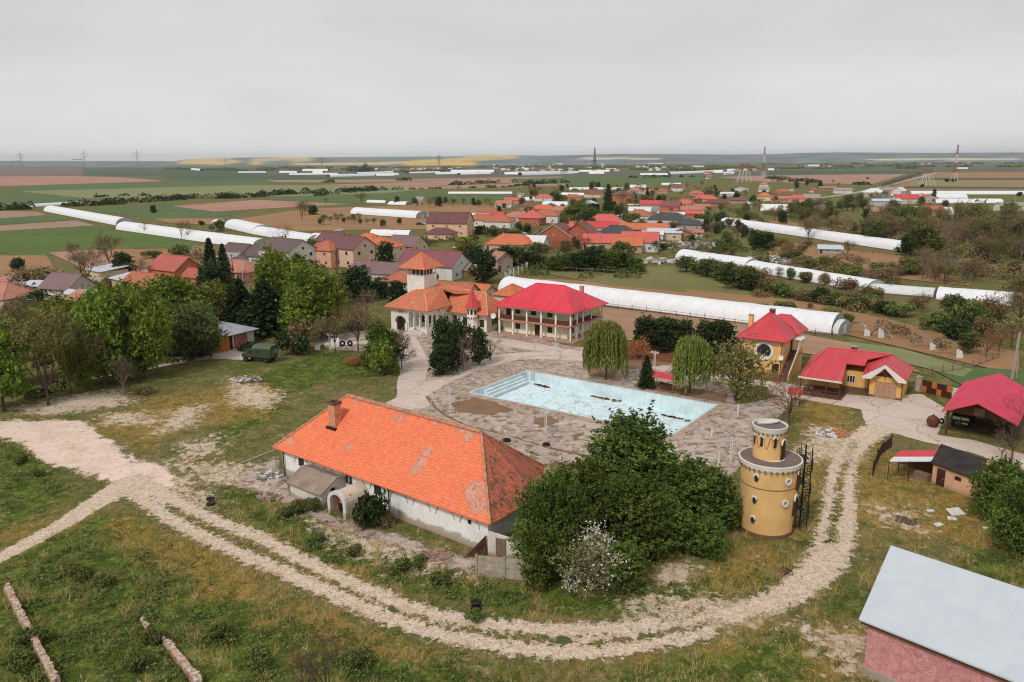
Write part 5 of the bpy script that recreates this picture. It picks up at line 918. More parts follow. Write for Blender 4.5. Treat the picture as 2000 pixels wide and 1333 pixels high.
mb = MB().at(YO, YA); mb.prism([(1.36, -1.3, 0), (1.36, 6.8, 0), (1.36, 6.8, 4.2), (1.36, 4.4, 4.2), (1.36, -.9, 1.05), (1.36, -1.3, .9)], (.2, 0, 0)); mb.build('stair_parapet', yw, ye); mb = MB().at(YO, YA); mb.tube([(1.46, -1.0, 1.1), (1.46, 4.4, 4.28), (1.46, 6.8, 4.28)], .09, 4); mb.build('parapet_cap', WFR, ye)
mb = MB().at(YO, YA)
for y in (4.4, 6.7): mb.box(1.4, 1.52, y, y + .12, 4.2, 5.6)
mb.shell([[(.0, 4.0, 5.9), (1.9, 4.0, 5.7), (1.9, 7, 5.7), (.0, 7, 5.9)]], .08); mb.build('porch_canopy', WMET, ye); door(ye, off(YO, YA, 0, 0), YA + 90, 5.5, 3.3, 1, 2.1, DARKIN)
# ---------------- long garage house
GO = G(1696, 774); GA = -33; ga = thing('garage_house', 'low ochre garage house with a long red roof and boarded double doors', 'house', off(GO, GA, -2, 3)); BLD.append((ga, 1670, 760, 'yellow garage house'))
gwl = plaster('garage_yellow', S(232, 186, 112), .2); LG = lambda x, y, z=0: off(GO, GA, x, y, z)
mb = MB().at(GO, GA); mb.prism([(-.0, 0, 0), (4.5, 0, 0), (4.5, 0, 3.3), (2.0, 0, 4.3), (0, 0, 3.3)], (0, 6.5, 0)); mb.box(-9.5, -.0, 1.6, 8.5, 0, 3.1); mb.build('wall', gwl, ga)
mb = MB().at(GO, GA); mb.box(-4.3, -.0, 1.55, 1.597, 0, .7); mb.box(-.04, 4.5, -.04, -.003, 0, .35); mb.build('plinth', flat('plinth_dark', S(124, 94, 84), .9), ga)
osb = flat('chipboard', S(200, 160, 132), .9, .35, 6, bump=.1); mb = MB().at(GO, GA); mb.box(.75, 2.2, -.09, -.005, .1, 2.5); mb.build('garage_door', osb, ga); mb = MB().at(GO, GA); mb.box(2.25, 3.7, -.09, -.005, .1, 2.5); mb.build('garage_door', osb, ga)
window(ga, GO, GA, -2.9, 1.3, 1.2, 1.15, WFR, 1.6, 3)
g1 = [(-1.0, -.9, 3.2), (5.0, -.9, 3.2), (2.0, -.9, 5.3), (2.0, 4.6, 5.45), (5.0, 8.5, 3.2)]
mb = MB().at(GO, GA); mb.shell([[g1[1], g1[4], (2.0, 5.5, 5.5), g1[2]], [g1[0], g1[2], (2.0, 5.5, 5.5), (-1.0, 2.9, 4.3)]], .14); r2_ = mb.build('roof', red2, ga)
mb = MB().at(GO, GA); R1, R2 = (-7.2, 5.2, 5.6), (2.0, 5.5, 5.6); Mz = lambda y: 2.85 + (y + 4.8) * .275
mb.shell([[(-9.2, -4.8, 2.85), (-3.1, -4.8, 2.85), (-3.6, .9, Mz(.9)), (-1.0, .9, Mz(.9)), (-1.0, 2.9, 4.95 - .0), R2, R1], [(-10.4, 9.2, 3.0), (-9.2, -4.8, 2.85), R1], [(5.0, 9.2, 3.0), (-10.4, 9.2, 3.0), R1, R2]], .14); r3 = mb.build('long_roof', red2, ga)
ridges(r3, [(LG(*R1), LG(*R2)), (LG(-9.2, -4.8, 2.85), LG(*R1))], red2, .09); chimney(r3, LG(-3.5, 5.9, 5.4), .6, .8, flat('chimney_maroon', S(120, 50, 52), .8), GA)
mb = MB().at(GO, GA); t = .3; mb.prism([(-1.0, -.98, 3.2 - t), (.2, -.98, 3.2 - t + .02), (2.0, -.98, 4.8), (3.9, -.98, 3.2 - t + .02), (5.0, -.98, 3.2 - t), (5.0, -.98, 3.22), (2.0, -.98, 5.32), (-1.0, -.98, 3.22)], (0, .07, 0)); mb.build('bargeboard', WFR, ga)
mb = MB().at(GO, GA); mb.box(-9.3, -3.05, -4.88, -4.8, 2.65, 2.9); mb.build('fascia', WFR, ga)
mb = MB().at(GO, GA); mb.prism([(.7, -.06, 3.3), (3.4, -.06, 3.3), (2.0, -.06, 4.15)], (0, .05, 0)); mb.build('gable_board', WOOD, ga); mb = MB().at(GO, GA); mb.box(1.9, 2.1, -.5, -.4, 3.3, 4.9); mb.build('king_post', WOOD, ga)
mb = MB().at(GO, GA)
for x in (-9.0, -7.2, -5.3, -3.4): mb.box(x, x + .14, -4.6, -4.46, 0, 2.7)
for z in (.5, 1.0): mb.box(-8.86, -3.4, -4.56, -4.5, z, z + .1)
mb.build('porch_posts', WOOD, ga); mb = MB().at(GO, GA); mb.box(-9.2, -3, -4.7, 1.5, 0, .12); mb.build('porch_floor', sm, ga); gutter(ga, GO, GA, 4.45, -.15, 3.2); gutter(ga, GO, GA, -.15, -.1, 3.2)
# chequered gate, stone pillar, slatted fence
ch = thing('chequered_gate', 'metal gate of dark brown and orange squares between the garage and the pink carport', 'gate', G(1828, 765)); ga0, ga1 = G(1799, 766), G(1857, 781); ang = math.degrees(math.atan2(ga1[1] - ga0[1], ga1[0] - ga0[0])); ln = np.hypot(*(ga1 - ga0)[:2]); hg = 2.0
m1, m2 = flat('gate_brown', S(84, 44, 34), .7, .3, 3), flat('gate_orange', S(206, 116, 60), .7, .2, 3)
for i in range(6):
    for j in range(2): mb = MB().at(ga0, ang); mb.box(ln * i / 6 + .02, ln * (i + 1) / 6 - .02, 0, .06, .1 + j * .95, 1.03 + j * .95); mb.build('panel', m2 if (i, j) in ((0, 0), (2, 1), (3, 0), (5, 1)) else m1, ch)
pil = thing('stone_pillar', 'rough white stone gate pillar left of the chequered gate', 'pillar', G(1793, 764)); mb = MB().at(G(1793, 764), ang)
for k in range(7): mb.at(G(1793, 764), ang + k * 5); mb.box(-.35 + .02 * (k % 3), .35 - .02 * (k % 2), -.35, .35, k * .32, k * .32 + .30)
mb.build('stonework', flat('rough_stone', S(196, 184, 170), .95, .3, 2.5), pil); mb = MB().at(G(1793, 764), ang); mb.box(-.42, .42, -.42, .42, 2.25, 2.35); mb.build('cap', CONCR, pil)
wf = thing('slatted_screen', 'short white slatted screen beside the chequered gate', 'fence', G(1866, 783))
mb = MB().at(ga1, ang)
for k in range(5): mb.box(.1, 1.6, 0, .05, .2 + k * .36, .45 + k * .36)
mb.build('slats', WMET, wf)
# pink carport
CA_, CB_, CC_, CD_, CE_ = G(1838, 804, 3.2), G(1883, 746, 3.2), G(1910, 788.6, 5.4), G(1953, 729, 5.4), G(1989, 832, 3.2)
cf_ = CE_ + (CB_ - CA_); cpn = thing('carport', 'open timber carport with a broad dusty pink roof at the right edge', 'carport', (CA_ + CE_) / 2 * np.array([1, 1, 0])); BLD.append((cpn, 1930, 800, 'pink roofed carport'))
pk = flat('pink_roof', S(214, 70, 96), .75, .12, .5, bump=.25); mb = MB(); mb.shell([[CA_, CC_, CD_, CB_], [CC_, CE_, cf_, CD_]], .1); mb.build('roof', pk, cpn)
ax = (CE_ - CA_); ax[2] = 0; ayv = CB_ - CA_; ayv[2] = 0; PQ = lambda u, v, z: np.array([*(CA_ + ax * u + ayv * v)[:2], z])
for u in (.08, .93):
    for v in (.06, .5, .95): mb = MB(); mb.tube([PQ(u, v, 0), PQ(u, v, 3.25)], .13, 4); mb.build('post', WOOD, cpn)
mb = MB(); mb.prism([PQ(.08, .05, 3.1), PQ(.93, .05, 3.1), PQ(.52, .05, 5.0)], ayv / np.linalg.norm(ayv) * .08); mb.build('gable', WOOD, cpn); mb = MB(); mb.prism([PQ(.42, .044, 3.3), PQ(.56, .044, 3.3), PQ(.56, .044, 4.3), PQ(.42, .044, 4.3)], ayv / np.linalg.norm(ayv) * -.05); mb.build('gable_panel', WOODG, cpn)
mb = MB(); mb.prism([PQ(.05, .96, 0), PQ(.95, .96, 0), PQ(.95, .96, 3.1), PQ(.05, .96, 3.1)], ayv / np.linalg.norm(ayv) * .1); mb.build('back_wall', WOOD, cpn); mb = MB(); mb.prism([PQ(.95, .1, 0), PQ(.95, .9, 0), PQ(.95, .9, 3.1), PQ(.95, .1, 3.1)], ax / np.linalg.norm(ax) * .1); mb.build('side_wall', WOOD, cpn)
# shed on the right with the awning
q = dict(a=G(1838, 867, 2.9), b=G(1955, 902, 2.9), c=G(1912, 938, 2.35), d=G(1818, 903, 2.35)); sh = thing('peach_shed', 'peach coloured shed with a black felt roof and rusty door', 'shed', (q['a'] + q['c']) / 2 * np.array([1, 1, 0])); BLD.append((sh, 1870, 930, 'peach shed'))
q['b'] = q['a'] + (q['c'] - q['d']) + np.array([0, 0, 0]); q['b'][2] = 2.9
mb = MB(); mb.shell([[q['d'], q['c'], q['b'], q['a']]], .12); mb.build('roof', flat('felt_roof', S(62, 56, 54), .9, .3, .7, c2=S(34, 31, 30), stain=.2), sh)
w0, w1 = q['d'] * np.array([1, 1, 0]), q['c'] * np.array([1, 1, 0]); ang = math.degrees(math.atan2(*(w1 - w0)[:2][::-1])); ln = np.hypot(*(w1 - w0)[:2]); dp = np.hypot(*(q['a'] - q['d'])[:2]); so = off(w0, ang, .15, .25)
mb = MB().at(so, ang); mb.prism([(0, 0, 0), (0, dp - .4, 0), (0, dp - .4, 2.72), (0, 0, 2.25)], (ln - .4, 0, 0)); mb.build('wall', plaster('peach_wall', S(228, 178, 142), .25, low=.15), sh); door(sh, so, ang, 1.05, 0, .95, 1.9, flat('rusty_door', S(86, 56, 46), .8, .4, 3)); window(sh, so, ang, 3.0, 1.35, .7, .4, BFR, n=1)
aw_ = thing('awning_lean_to', 'open lean-to with a red and white sheet roof left of the peach shed', 'shelter', G(1780, 925)); a0, a1, a2, a3 = G(1758, 880, 2.7), G(1833, 880, 2.7), G(1818, 901.6, 2.35), G(1736, 901.6, 2.35); mm = lambda a, b, t: a * (1 - t) + b * t
mb = MB(); mb.shell([[mm(a0, a3, .58), mm(a1, a2, .58), a1, a0]], .05); mb.build('roof', metaltile('awning_red', S(206, 54, 70), .4, .2), aw_, label='red upper strip of the lean-to roof'); mb = MB(); mb.shell([[a3, a2, mm(a1, a2, .585), mm(a0, a3, .585)]], .05); mb.build('roof', corrug('awning_white', S(214, 216, 220), .2), aw_, label='pale grey lower strip of the lean-to roof')
for p_ in (a3, mm(a3, a2, .5), mm(a3, a2, .98), a0, a1): p_ = p_ * .98 + (a0 + a2) * .01; mb = MB(); mb.tube([(p_[0], p_[1], 0), (p_[0], p_[1], 2.4)], .05, 5); mb.build('post', METD, aw_)
mb = MB().at(G(1800, 938), ang + 8); mb.box(-.8, .8, -.4, .4, 0, .9); mb.build('hutch', WOODG, aw_); mb = MB().at(G(1790, 918), ang); mb.box(-2.5, 2.2, 0, .1, 0, 1.6); mb.build('back_boards', WOOD, aw_)
pf = thing('pen_fence', 'rickety rusty pen fence left of the red and white lean-to', 'fence', G(1720, 900)); pts = [G(x, y) for x, y in ((1704, 930), (1712, 905), (1722, 888), (1740, 875))]
for a, b in zip(pts, pts[1:]): mb = MB(); mb.prism([a + [0, 0, .1], b + [0, 0, .1], b + [0, 0, 1.5], a + [0, 0, 1.4]], (.05, .03, 0)); mb.build('panel', flat('rust_mesh', S(96, 68, 56), .9, .4, 2), pf)
for a in pts: mb = MB(); mb.tube([a, a + [0, 0, 1.9]], .06, 5); mb.build('post', METD, pf)
# pink-walled building bottom right
k0, k1, k2, k3 = G(1677.5, 1209, 4.2), G(1740, 1065.5, 6.2), G(2000, 1154, 6.2), G(1984, 1332, 4.2); u_ = (k3 - k0); u_[2] = 0; u_ /= np.linalg.norm(u_); v_ = np.array([-u_[1], u_[0], 0]); dk = (k1 - k0) @ v_; ang = math.degrees(math.atan2(u_[1], u_[0])); LK = 13.
pb = thing('pink_building', 'building with rough pink plaster wall and plain pale grey sheet roof in the corner', 'building', k0 * np.array([1, 1, 0]) + u_ * 5 + v_ * 4); BLD.append((pb, 1850, 1250, 'grey roofed pink building'))
mb = MB().at(k0 * np.array([1, 1, 0]), ang); s0 = (k1 - k0) @ u_; mb.shell([[(0, 0, 4.2), (LK, 0, 4.2), (LK, dk, 6.2), (s0, dk, 6.2)]], .12); mb.build('roof', corrug('roof_pale_sheet', S(190, 197, 203, 1.), .3, .55, .12, S(180, 188, 195, 1.)), pb)
pm = NT('pink_plaster'); p = pm.pos(); n1_ = pm.noise(p, 2.2, 6, .7); n2_ = pm.noise(p, 9, 5, .8); b_ = pm.mix(pm.mr(n1_, .38, .66), S(226, 168, 164), S(196, 122, 122)); b_ = pm.mix(pm.mr(n2_, .52, .68, 0, .8), b_, S(160, 80, 84)); b_ = pm.mix(pm.mr(n2_, .46, .38, 0, .6), b_, S(232, 196, 190)); pm.l(b_, pm.b.inputs[0]); pm.b.inputs['Roughness'].default_value = .95; pm.bump(n2_, .9, .08)
mb = MB().at(k0 * np.array([1, 1, 0]), ang); mb.prism([(.5, .45, .55), (.5, dk - .4, .55), (.5, dk - .4, 5.95), (.5, .45, 4.15)], (LK - .8, 0, 0)); mb.build('wall', pm.m, pb); mb = MB().at(k0 * np.array([1, 1, 0]), ang); mb.box(.35, LK - .3, .3, dk, 0, .55); mb.build('plinth', CONCR, pb)
mb = MB().at(k0 * np.array([1, 1, 0]), ang); mb.box(.1, LK, .12, .2, 3.85, 4.05); mb.build('eaves_board', WOOD, pb)
# ---------------- castle-like round water tower
TG = G(1495, 1032); tw = thing('round_tower', 'ochre round castle tower with white battlements and black spiral stairs', 'tower', TG); BLD.append((tw, 1495, 1030, 'round yellow tower'))
ocw = plaster('tower_ochre', S(236, 192, 128), .3); z1_ = 7.3; ang0 = 0
mb = MB().at(TG); mb.lathe([(2.42, 0), (2.5, .4)], 40); mb.build('plinth', flat('tower_plinth', S(150, 108, 86), .9, .2, 2), tw)
mb = MB().at(TG); mb.lathe([(2.4, .4), (2.5, 2.6), (2.62, 5.0), (2.75, z1_ - .35)], 48, capb=False, capt=False); body = mb.build('body', ocw, tw, True)
mb = MB().at(TG); mb.lathe([(2.66, 4.98), (2.68, 5.03), (2.66, 5.08)], 48, capb=False, capt=False); mb.build('band', flat('band_grey', S(150, 128, 96), .9), tw)
mb = MB().at(TG); mb.lathe([(2.76, z1_ - .6), (2.86, z1_ - .42), (2.92, z1_ + .06), (2.8, z1_ + .08), (2.78, z1_)], 48, capb=False, capt=False); mb.lathe([(2.78, z1_), (.01, z1_ + .03)], 48, capb=False, capt=False); pa_ = mb.build('parapet', flat('parapet_white', S(228, 222, 212), .9, .08, 2), tw)
mb = MB().at(TG); mb.lathe([(2.77, z1_ + .035), (1.3, z1_ + .04)], 40, capb=False, capt=False); mb.build('terrace', flat('terrace_grey', S(122, 108, 102), .9, .15, 1), tw)
mb = MB()
for k in range(34):
    a = R(k * 360 / 34); mb.at(off(TG, 0, 2.86 * math.cos(a), 2.86 * math.sin(a)), math.degrees(a) + 90); mb.box(-.075, .075, -.05, .16, z1_ - .62, z1_ - .32)
mb.build('battlement_gaps', flat('gap_brown', S(142, 112, 86), .9), pa_)
z2_ = HH(822, TG) - .55; tc_ = (-.15, .35)
mb = MB().at(TG); mb.lathe([(1.42, z1_), (1.44, z2_ - .5)], 40, tc_, capb=False, capt=False); mb.build('upper_drum', ocw, tw, True)
mb = MB().at(TG); mb.lathe([(1.45, z2_ - .62), (1.56, z2_ - .35), (1.64, z2_ + .1), (1.54, z2_ + .12), (1.5, z2_ - .05), (.01, z2_ - .1)], 40, tc_, capb=False, capt=False); up = mb.build('upper_parapet', flat('parapet_white', S(228, 222, 212), .9, .08, 2), tw)
mb = MB().at(TG); mb.lathe([(1.49, z2_ - .04), (.02, z2_ - .03)], 40, tc_, capb=False, capt=False); mb.build('upper_floor', flat('terrace_grey', S(122, 108, 102), .9, .15, 1), tw)
mb = MB()
for k in range(22): a = R(k * 360 / 22); mb.at(off(TG, 0, tc_[0] + 1.56 * math.cos(a), tc_[1] + 1.56 * math.sin(a)), math.degrees(a) + 90); mb.box(-.055, .055, -.03, .15, z2_ - .6, z2_ - .36)
mb.build('battlement_gaps', flat('gap_brown', S(142, 112, 86), .9), up)
mb = MB().at(off(TG, 0, -.05, 1.1, z2_ - .08), 8)          # upturned lid lying on the top
mb.poly([(1.15 * math.cos(t), .5 * math.sin(t), .22 + .06 * math.cos(t)) for t in np.linspace(0, 2 * math.pi, 20)[:-1]]); mb.prism([(1.15 * math.cos(t), .5 * math.sin(t), .17 + .06 * math.cos(t)) for t in np.linspace(0, 2 * math.pi, 20)[:-1]], (0, 0, -.06)); mb.build('curved_lid', flat('lid_white', S(220, 216, 208), .7), tw)
def on_cyl(par, deg, r, z, c=(0, 0)): a = R(deg); return off(TG, 0, c[0] + r * math.cos(a), c[1] + r * math.sin(a), z), deg + 90
def arch_window(par, deg, r, z, w=.3, h=.55, c=(0, 0), hood=True):
    o, d = on_cyl(par, deg, r, z, c); mb = MB().at(o, d); pts = [(-w / 2, 0, 0), (w / 2, 0, 0)] + [(w / 2 * math.cos(t), 0, h - w / 2 + w / 2 * math.sin(t)) for t in np.linspace(0, math.pi, 8)]
    mb.prism(pts, (0, .1, 0)); mb.prism([(x, -.02, z_) for x, y, z_ in pts], (0, .018, 0)); wn = mb.build('window', GLASS, par)
    if hood: mb = MB().at(o, d); mb.tube([(w * .75 * math.cos(t), -.04, h - w / 2 + .05 + w * .75 * math.sin(t)) for t in np.linspace(-.15, math.pi + .15, 9)], .085, 5); mb.build('hood', WFR, wn)
a_front = math.degrees(math.atan2(-TG[1], -TG[0]))
for z, dr_ in ((5.75, -24), (3.5, -26), (1.45, -28)): arch_window(tw, a_front + dr_, 2.5 + .05 * z, z)
for z, dr_ in ((5.65, 38), (3.45, 36)):
    o_, d_ = on_cyl(tw, a_front + dr_, 2.48 + .045 * z, z + .3); f = ring(tw, o_, d_, 0, 0, 0, .18, .37, WFR, 'round_window', .1, 20); ring(f, o_, d_, 0, 0, 0, 0, .18, METG, 'pane', .04, 16)
for dr_ in (-62, -26, 24): arch_window(tw, a_front + dr_, 1.45, z1_ + 1.35, .26, .95, tc_)
def arched_door(deg, r, z, w=.75, h=2.0, c=(0, 0)):
    o, d = on_cyl(tw, deg, r, z, c); mb = MB().at(o, d); pts = [(-w / 2, 0, 0), (w / 2, 0, 0)] + [(w / 2 * math.cos(t), 0, h - w / 2 + w / 2 * math.sin(t)) for t in np.linspace(0, math.pi, 8)]; mb.prism([(x, -.07, q_) for x, y, q_ in pts], (0, .3, 0)); dd = mb.build('door', DOORB, tw)
    mb = MB().at(o, d); mb.tube([(w * .62 * math.cos(t), -.06, h - w / 2 + w * .62 * math.sin(t)) for t in np.linspace(-.1, math.pi + .1, 9)], .09, 5); mb.build('hood', WFR, dd)
arched_door(a_front + 74, 2.7, 4.75); arched_door(a_front + 74, 2.58, 2.1); arched_door(a_front + 66, 1.43, z1_ + .05, .7, 1.9, tc_)
mb = MB()                                                  # wavy cable of lights on the drum
mb.tube([off(TG, 0, tc_[0] + 1.5 * math.cos(R(a_front + t)), tc_[1] + 1.5 * math.sin(R(a_front + t)), z1_ + 1.75 + .55 * math.sin(t * .22)) for t in range(-85, 86, 2)], .018, 3, False); mb.build('light_string', flat('cable_brown', S(140, 84, 50), .6), tw)
# spiral stair
ss = thing('spiral_staircase', 'black metal spiral staircase running up the right side of the round tower', 'staircase', off(TG, 0, 3.4, .4)); SC = off(TG, 0, 3.4, .25); a0 = 180
mb = MB(); mb.tube([SC, SC + [0, 0, z1_ + 1.2]], .08, 6); mb.build('centre_pole', METD, ss)
for z_ in (2.1, 4.75, z1_):
    mb = MB().at(SC + [0, 0, z_], 0); mb.box(-1.0, .15, -.6, .5, -.06, 0); pl_ = mb.build('landing', METD, ss)
nst = 36
for k in range(nst):
    a = R(a0 + k * 30); z_ = (k + 1) * z1_ / nst; mb = MB().at(SC); ca, sa = math.cos(a), math.sin(a); c2, s2 = math.cos(a + R(27)), math.sin(a + R(27)); mb.prism([(0, 0, z_), (.72 * ca, .72 * sa, z_), (.72 * c2, .72 * s2, z_)], (0, 0, -.03)); mb.build('tread', METD, ss)
mb = MB(); 
for zo in (.5, .95): mb.tube([SC + [.74 * math.cos(R(a0 + k * 10)), .74 * math.sin(R(a0 + k * 10)), k / 3 * z1_ / nst + zo] for k in range(nst * 3)], .03, 3, False)
for k in range(0, nst * 3, 3): a = R(a0 + k * 10); p_ = SC + [.74 * math.cos(a), .74 * math.sin(a), k / 3 * z1_ / nst]; mb.tube([p_, p_ + [0, 0, .95]], .024, 3)
mb.build('handrail', METD, ss)
for a in (-60, 20, 100): mb = MB(); p_ = SC + [.8 * math.cos(R(a)), .8 * math.sin(R(a)), 0]; mb.tube([p_, p_ + [0, 0, z1_ + 1.0]], .04, 4); mb.build('outer_post', METD, ss)
# ---------------- left shed with orange doors
SO = G(429, 689); SA_ = math.degrees(math.atan2(*(G(497, 672)[:2] - SO[:2])[::-1])); sl = np.hypot(*(G(497, 672)[:2] - SO[:2])); os_ = thing('garage_shed', 'low shed with grey tin roof, orange plank doors and a white end wall', 'shed', off(SO, SA_, sl / 2, 3)); BLD.append((os_, 465, 675, 'tin roofed shed with orange doors'))
mb = MB().at(SO, SA_); mb.box(-2, sl - 1.5, .05, 6, 0, 3.0); mb.build('wall', plaster('shed_wall_brown', S(150, 104, 70), .3), os_); mb = MB().at(SO, SA_); mb.box(sl - 1.6, sl + .0, -.02, 6, 0, 3.02); mb.build('end_wall', aw, os_)
orb = boards('orange_boards', S(206, 126, 60), S(180, 100, 46), .3); mb = MB().at(SO, SA_); mb.box(-.4, 2.4, -.04, .045, .1, 2.8); mb.build('door', orb, os_); mb = MB().at(SO, SA_); mb.box(sl - 4.6, sl - 1.7, -.05, .04, .1, 2.8); d_ = mb.build('door', boards('pink_boards', S(190, 128, 96), S(164, 104, 76), .3), os_); mb = MB().at(SO, SA_); mb.tube([(sl - 4.5, -.09, .2), (sl - 1.8, -.09, 2.6)], .06, 4); mb.build('brace', WOOD, d_)
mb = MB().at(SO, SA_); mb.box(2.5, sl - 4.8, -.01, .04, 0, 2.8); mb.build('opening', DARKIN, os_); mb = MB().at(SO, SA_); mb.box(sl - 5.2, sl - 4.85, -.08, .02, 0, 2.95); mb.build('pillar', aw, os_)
mb = MB().at(SO, SA_); mb.shell([[(-2.5, -.7, 2.95), (sl + 1, -.7, 2.95), (sl - 4, 5.6, 4.9), (-2.5, 5.6, 5.1)], [(sl + 1, -.7, 2.95), (sl + .6, 6.5, 3.2), (sl - 4, 5.6, 4.9)]], .1); mb.build('roof', corrug('old_tin', S(168, 172, 178), .2, .5, .35, S(128, 132, 140)), os_)
# ================================================================== GREENHOUSES
FILM = film('greenhouse_film'); FILMD = film('greenhouse_film_old', (.6, .62, .62, 1), 2.5); CLEAR = flat('greenhouse_end_film', S(176, 180, 178), .5, .2, 1.2); HOOP = flat('hoop_metal', S(140, 140, 140), .5, .1)
def greenhouse(a, b, wd, h, label, group='long plastic greenhouses', mat=None, sag=.12, detail=True, seg=None, ends=True, n=9, short=None, z=0.):
    """a, b: picture points of the near ground line's ends; the tunnel extends wd metres behind it"""
    A, B = G(*a), G(*b); u = (B - A); ln = np.hypot(u[0], u[1]); u /= ln; v = np.array([-u[1], u[0], 0])
    if v @ A < 0: v = -v
    deg = math.degrees(math.atan2(u[1], u[0])); sgn = 1 if np.cross(u[:2], v[:2]) > 0 else -1
    r = thing('greenhouse', label, 'greenhouse', (A + B) / 2 + v * wd / 2, group); m_ = seg or max(2, int(min(ln / 3.2, 60))); mb = MB()
    prof = [(wd / 2 - wd / 2 * math.cos(t), h * .86 * math.sin(t) ** .8) for t in np.linspace(0, math.pi, n)]; rg = np.random.default_rng(int(abs(a[0]) + abs(b[1]))); prev = None
    for i in range(m_ + 1):
        ring = []
        k = 1 - (sag * .35 * rg.random() if detail and 0 < i < m_ else 0)
        for y, zz in prof: ring.append(mb.V(A + u * (ln * i / m_) + v * y + np.array([0, 0, zz * k + z])))
        if prev:
            for j in range(n - 1): mb.f.append([prev[j], ring[j], ring[j + 1], prev[j + 1]] if sgn > 0 else [prev[j + 1], ring[j + 1], ring[j], prev[j]])
        prev = ring
    mb.build('cover', mat or FILM, r, True)
    if ends:
        for e0, s_ in ((A + u * .05, -1), (B - u * .05, 1)):
            mb = MB(); mb.poly([e0 + v * y + np.array([0, 0, zz + z]) for y, zz in prof]); ew = mb.build('end_wall', CLEAR, r)
            if detail: mb = MB(); mb.prism([e0 + u * s_ * .03 + v * (wd * .4) , e0 + u * s_ * .03 + v * (wd * .6), e0 + u * s_ * .03 + v * (wd * .6) + np.array([0, 0, 2.]), e0 + u * s_ * .03 + v * (wd * .4) + np.array([0, 0, 2.])], u * s_ * .03); mb.build('door', FILMD, ew)
    if detail: mb = MB(); mb.prism([A - v * .06, B - v * .06, B - v * .06 + np.array([0, 0, .45]), A - v * .06 + np.array([0, 0, .45])], -v * .04); mb.build('base_strip', WOODG, r)
    BLD.append((r, (a[0] + b[0]) / 2, (a[1] + b[1]) / 2, short or label)); return r
greenhouse((972, 572), (1622, 656), 9, 4.6, 'very long white greenhouse running behind the white house and the yellow house', short='very long greenhouse behind the estate')
greenhouse((1624, 655), (1636, 657), 6, 3.4, 'small torn grey greenhouse stub at the right end of the very long greenhouse', mat=FILMD)
greenhouse((1318, 509), (1452, 530), 8, 4.4, 'white greenhouse with green bushes growing along it, left end of the middle row', short='left greenhouse of the middle row')
greenhouse((1452, 530), (1689, 573), 8, 3.8, 'white greenhouse of the middle row whose film shows even bays', short='bayed greenhouse of the middle row')
greenhouse((1692, 573), (1822, 584), 6, 2.8, 'low torn greyish tunnel in the right half of the middle row', mat=FILMD, short='torn tunnel of the middle row')
greenhouse((1827, 588), (1976, 601), 8, 3.6, 'white greenhouse at the far right end of the middle row', short='rightmost greenhouse of the middle row')
greenhouse((1404, 440), (1762, 494), 9, 4.6, 'long white greenhouse on brown soil in front of the right hand woods', short='long greenhouse by the woods')
greenhouse((85, 414), (226, 442), 10, 5, 'long white greenhouse reaching out to the upper left hedge', short='upper left greenhouse')
greenhouse((226, 450), (492, 489), 10, 5, 'long white greenhouse continuing from the upper left one down to the brown roofs', short='lower left greenhouse')
greenhouse((410, 443), (424, 446), 8, 4.4, 'short arched greenhouse peeping out left behind the bushy tree', short='short arched greenhouse')
greenhouse((438, 446), (492, 459), 11, 5.4, 'wide white greenhouse with a clear arched end wall on brown soil', short='wide arched greenhouse')
greenhouse((492, 459), (600, 478), 9, 4.6, 'white greenhouse behind the tall bare tree left of the maroon roofs', short='greenhouse behind the bare tree')
greenhouse((600, 476), (760, 492), 9, 5.0, 'white greenhouse passing behind the orange hip roofs', short='greenhouse behind the orange roofs')
greenhouse((722, 462), (798, 464), 7, 3.6, 'short white greenhouse in front of the brown field', short='short white greenhouse')
greenhouse((684, 419), (812, 428), 11, 5.2, 'white greenhouse with a clear end arch in the middle of the brown field', short='mid field greenhouse')
greenhouse((834, 428), (948, 432), 10, 4.8, 'white greenhouse just above the peach house roof', short='greenhouse above the peach house')
small = [((60, 405), (160, 399), 7, 2.6, 'thin white greenhouse beyond the upper left hedge'), ((715, 396), (752, 397), 8, 2.4, 'small white tunnel beside the green strip'), ((757, 400), (792, 401), 8, 3, 'low white tunnel left of the tiny grey house'), ((1012, 392), (1054, 392), 9, 3.4, 'white tunnel at the left edge of the village'), ((1058, 403), (1112, 404), 10, 4, 'white greenhouse beside the red village roofs'),
         ((1095, 381), (1142, 382), 8, 2.6, 'white tunnel with a grey roofed end in the village'), ((1112, 371), (1216, 371), 9, 3, 'long flat white greenhouse at the village back'), ((1230, 367), (1262, 367), 9, 4, 'white greenhouse behind the pink roofs'), ((1292, 362), (1330, 362), 9, 3.4, 'white greenhouse beyond the brown gable house'),
         ((1485, 412), (1542, 413), 12, 5, 'row of white arched tunnels left of the shrubs'), ((1544, 408), (1566, 408), 9, 3.5, 'little white tunnel in front of the red roofs'), ((1596, 413), (1628, 413), 9, 5, 'rounded white greenhouse before the woods'), ((1780, 380), (2010, 380), 12, 3.6, 'farthest long white greenhouse of the right stack'), ((1742, 388), (1890, 388), 12, 4, 'second long white greenhouse of the right stack'),
         ((1828, 397), (1960, 397), 12, 3.6, 'pale teal greenhouse of the right stack'), ((1752, 418), (1862, 419), 12, 5, 'white greenhouse behind the brown roofed sheds on the right'), ((875, 379), (1000, 379), 8, 2.5, 'thin white tunnel behind the orchard trees')]
for a, b, wd, h, lb in small: greenhouse(a, b, wd, h, lb, detail=False, seg=4)
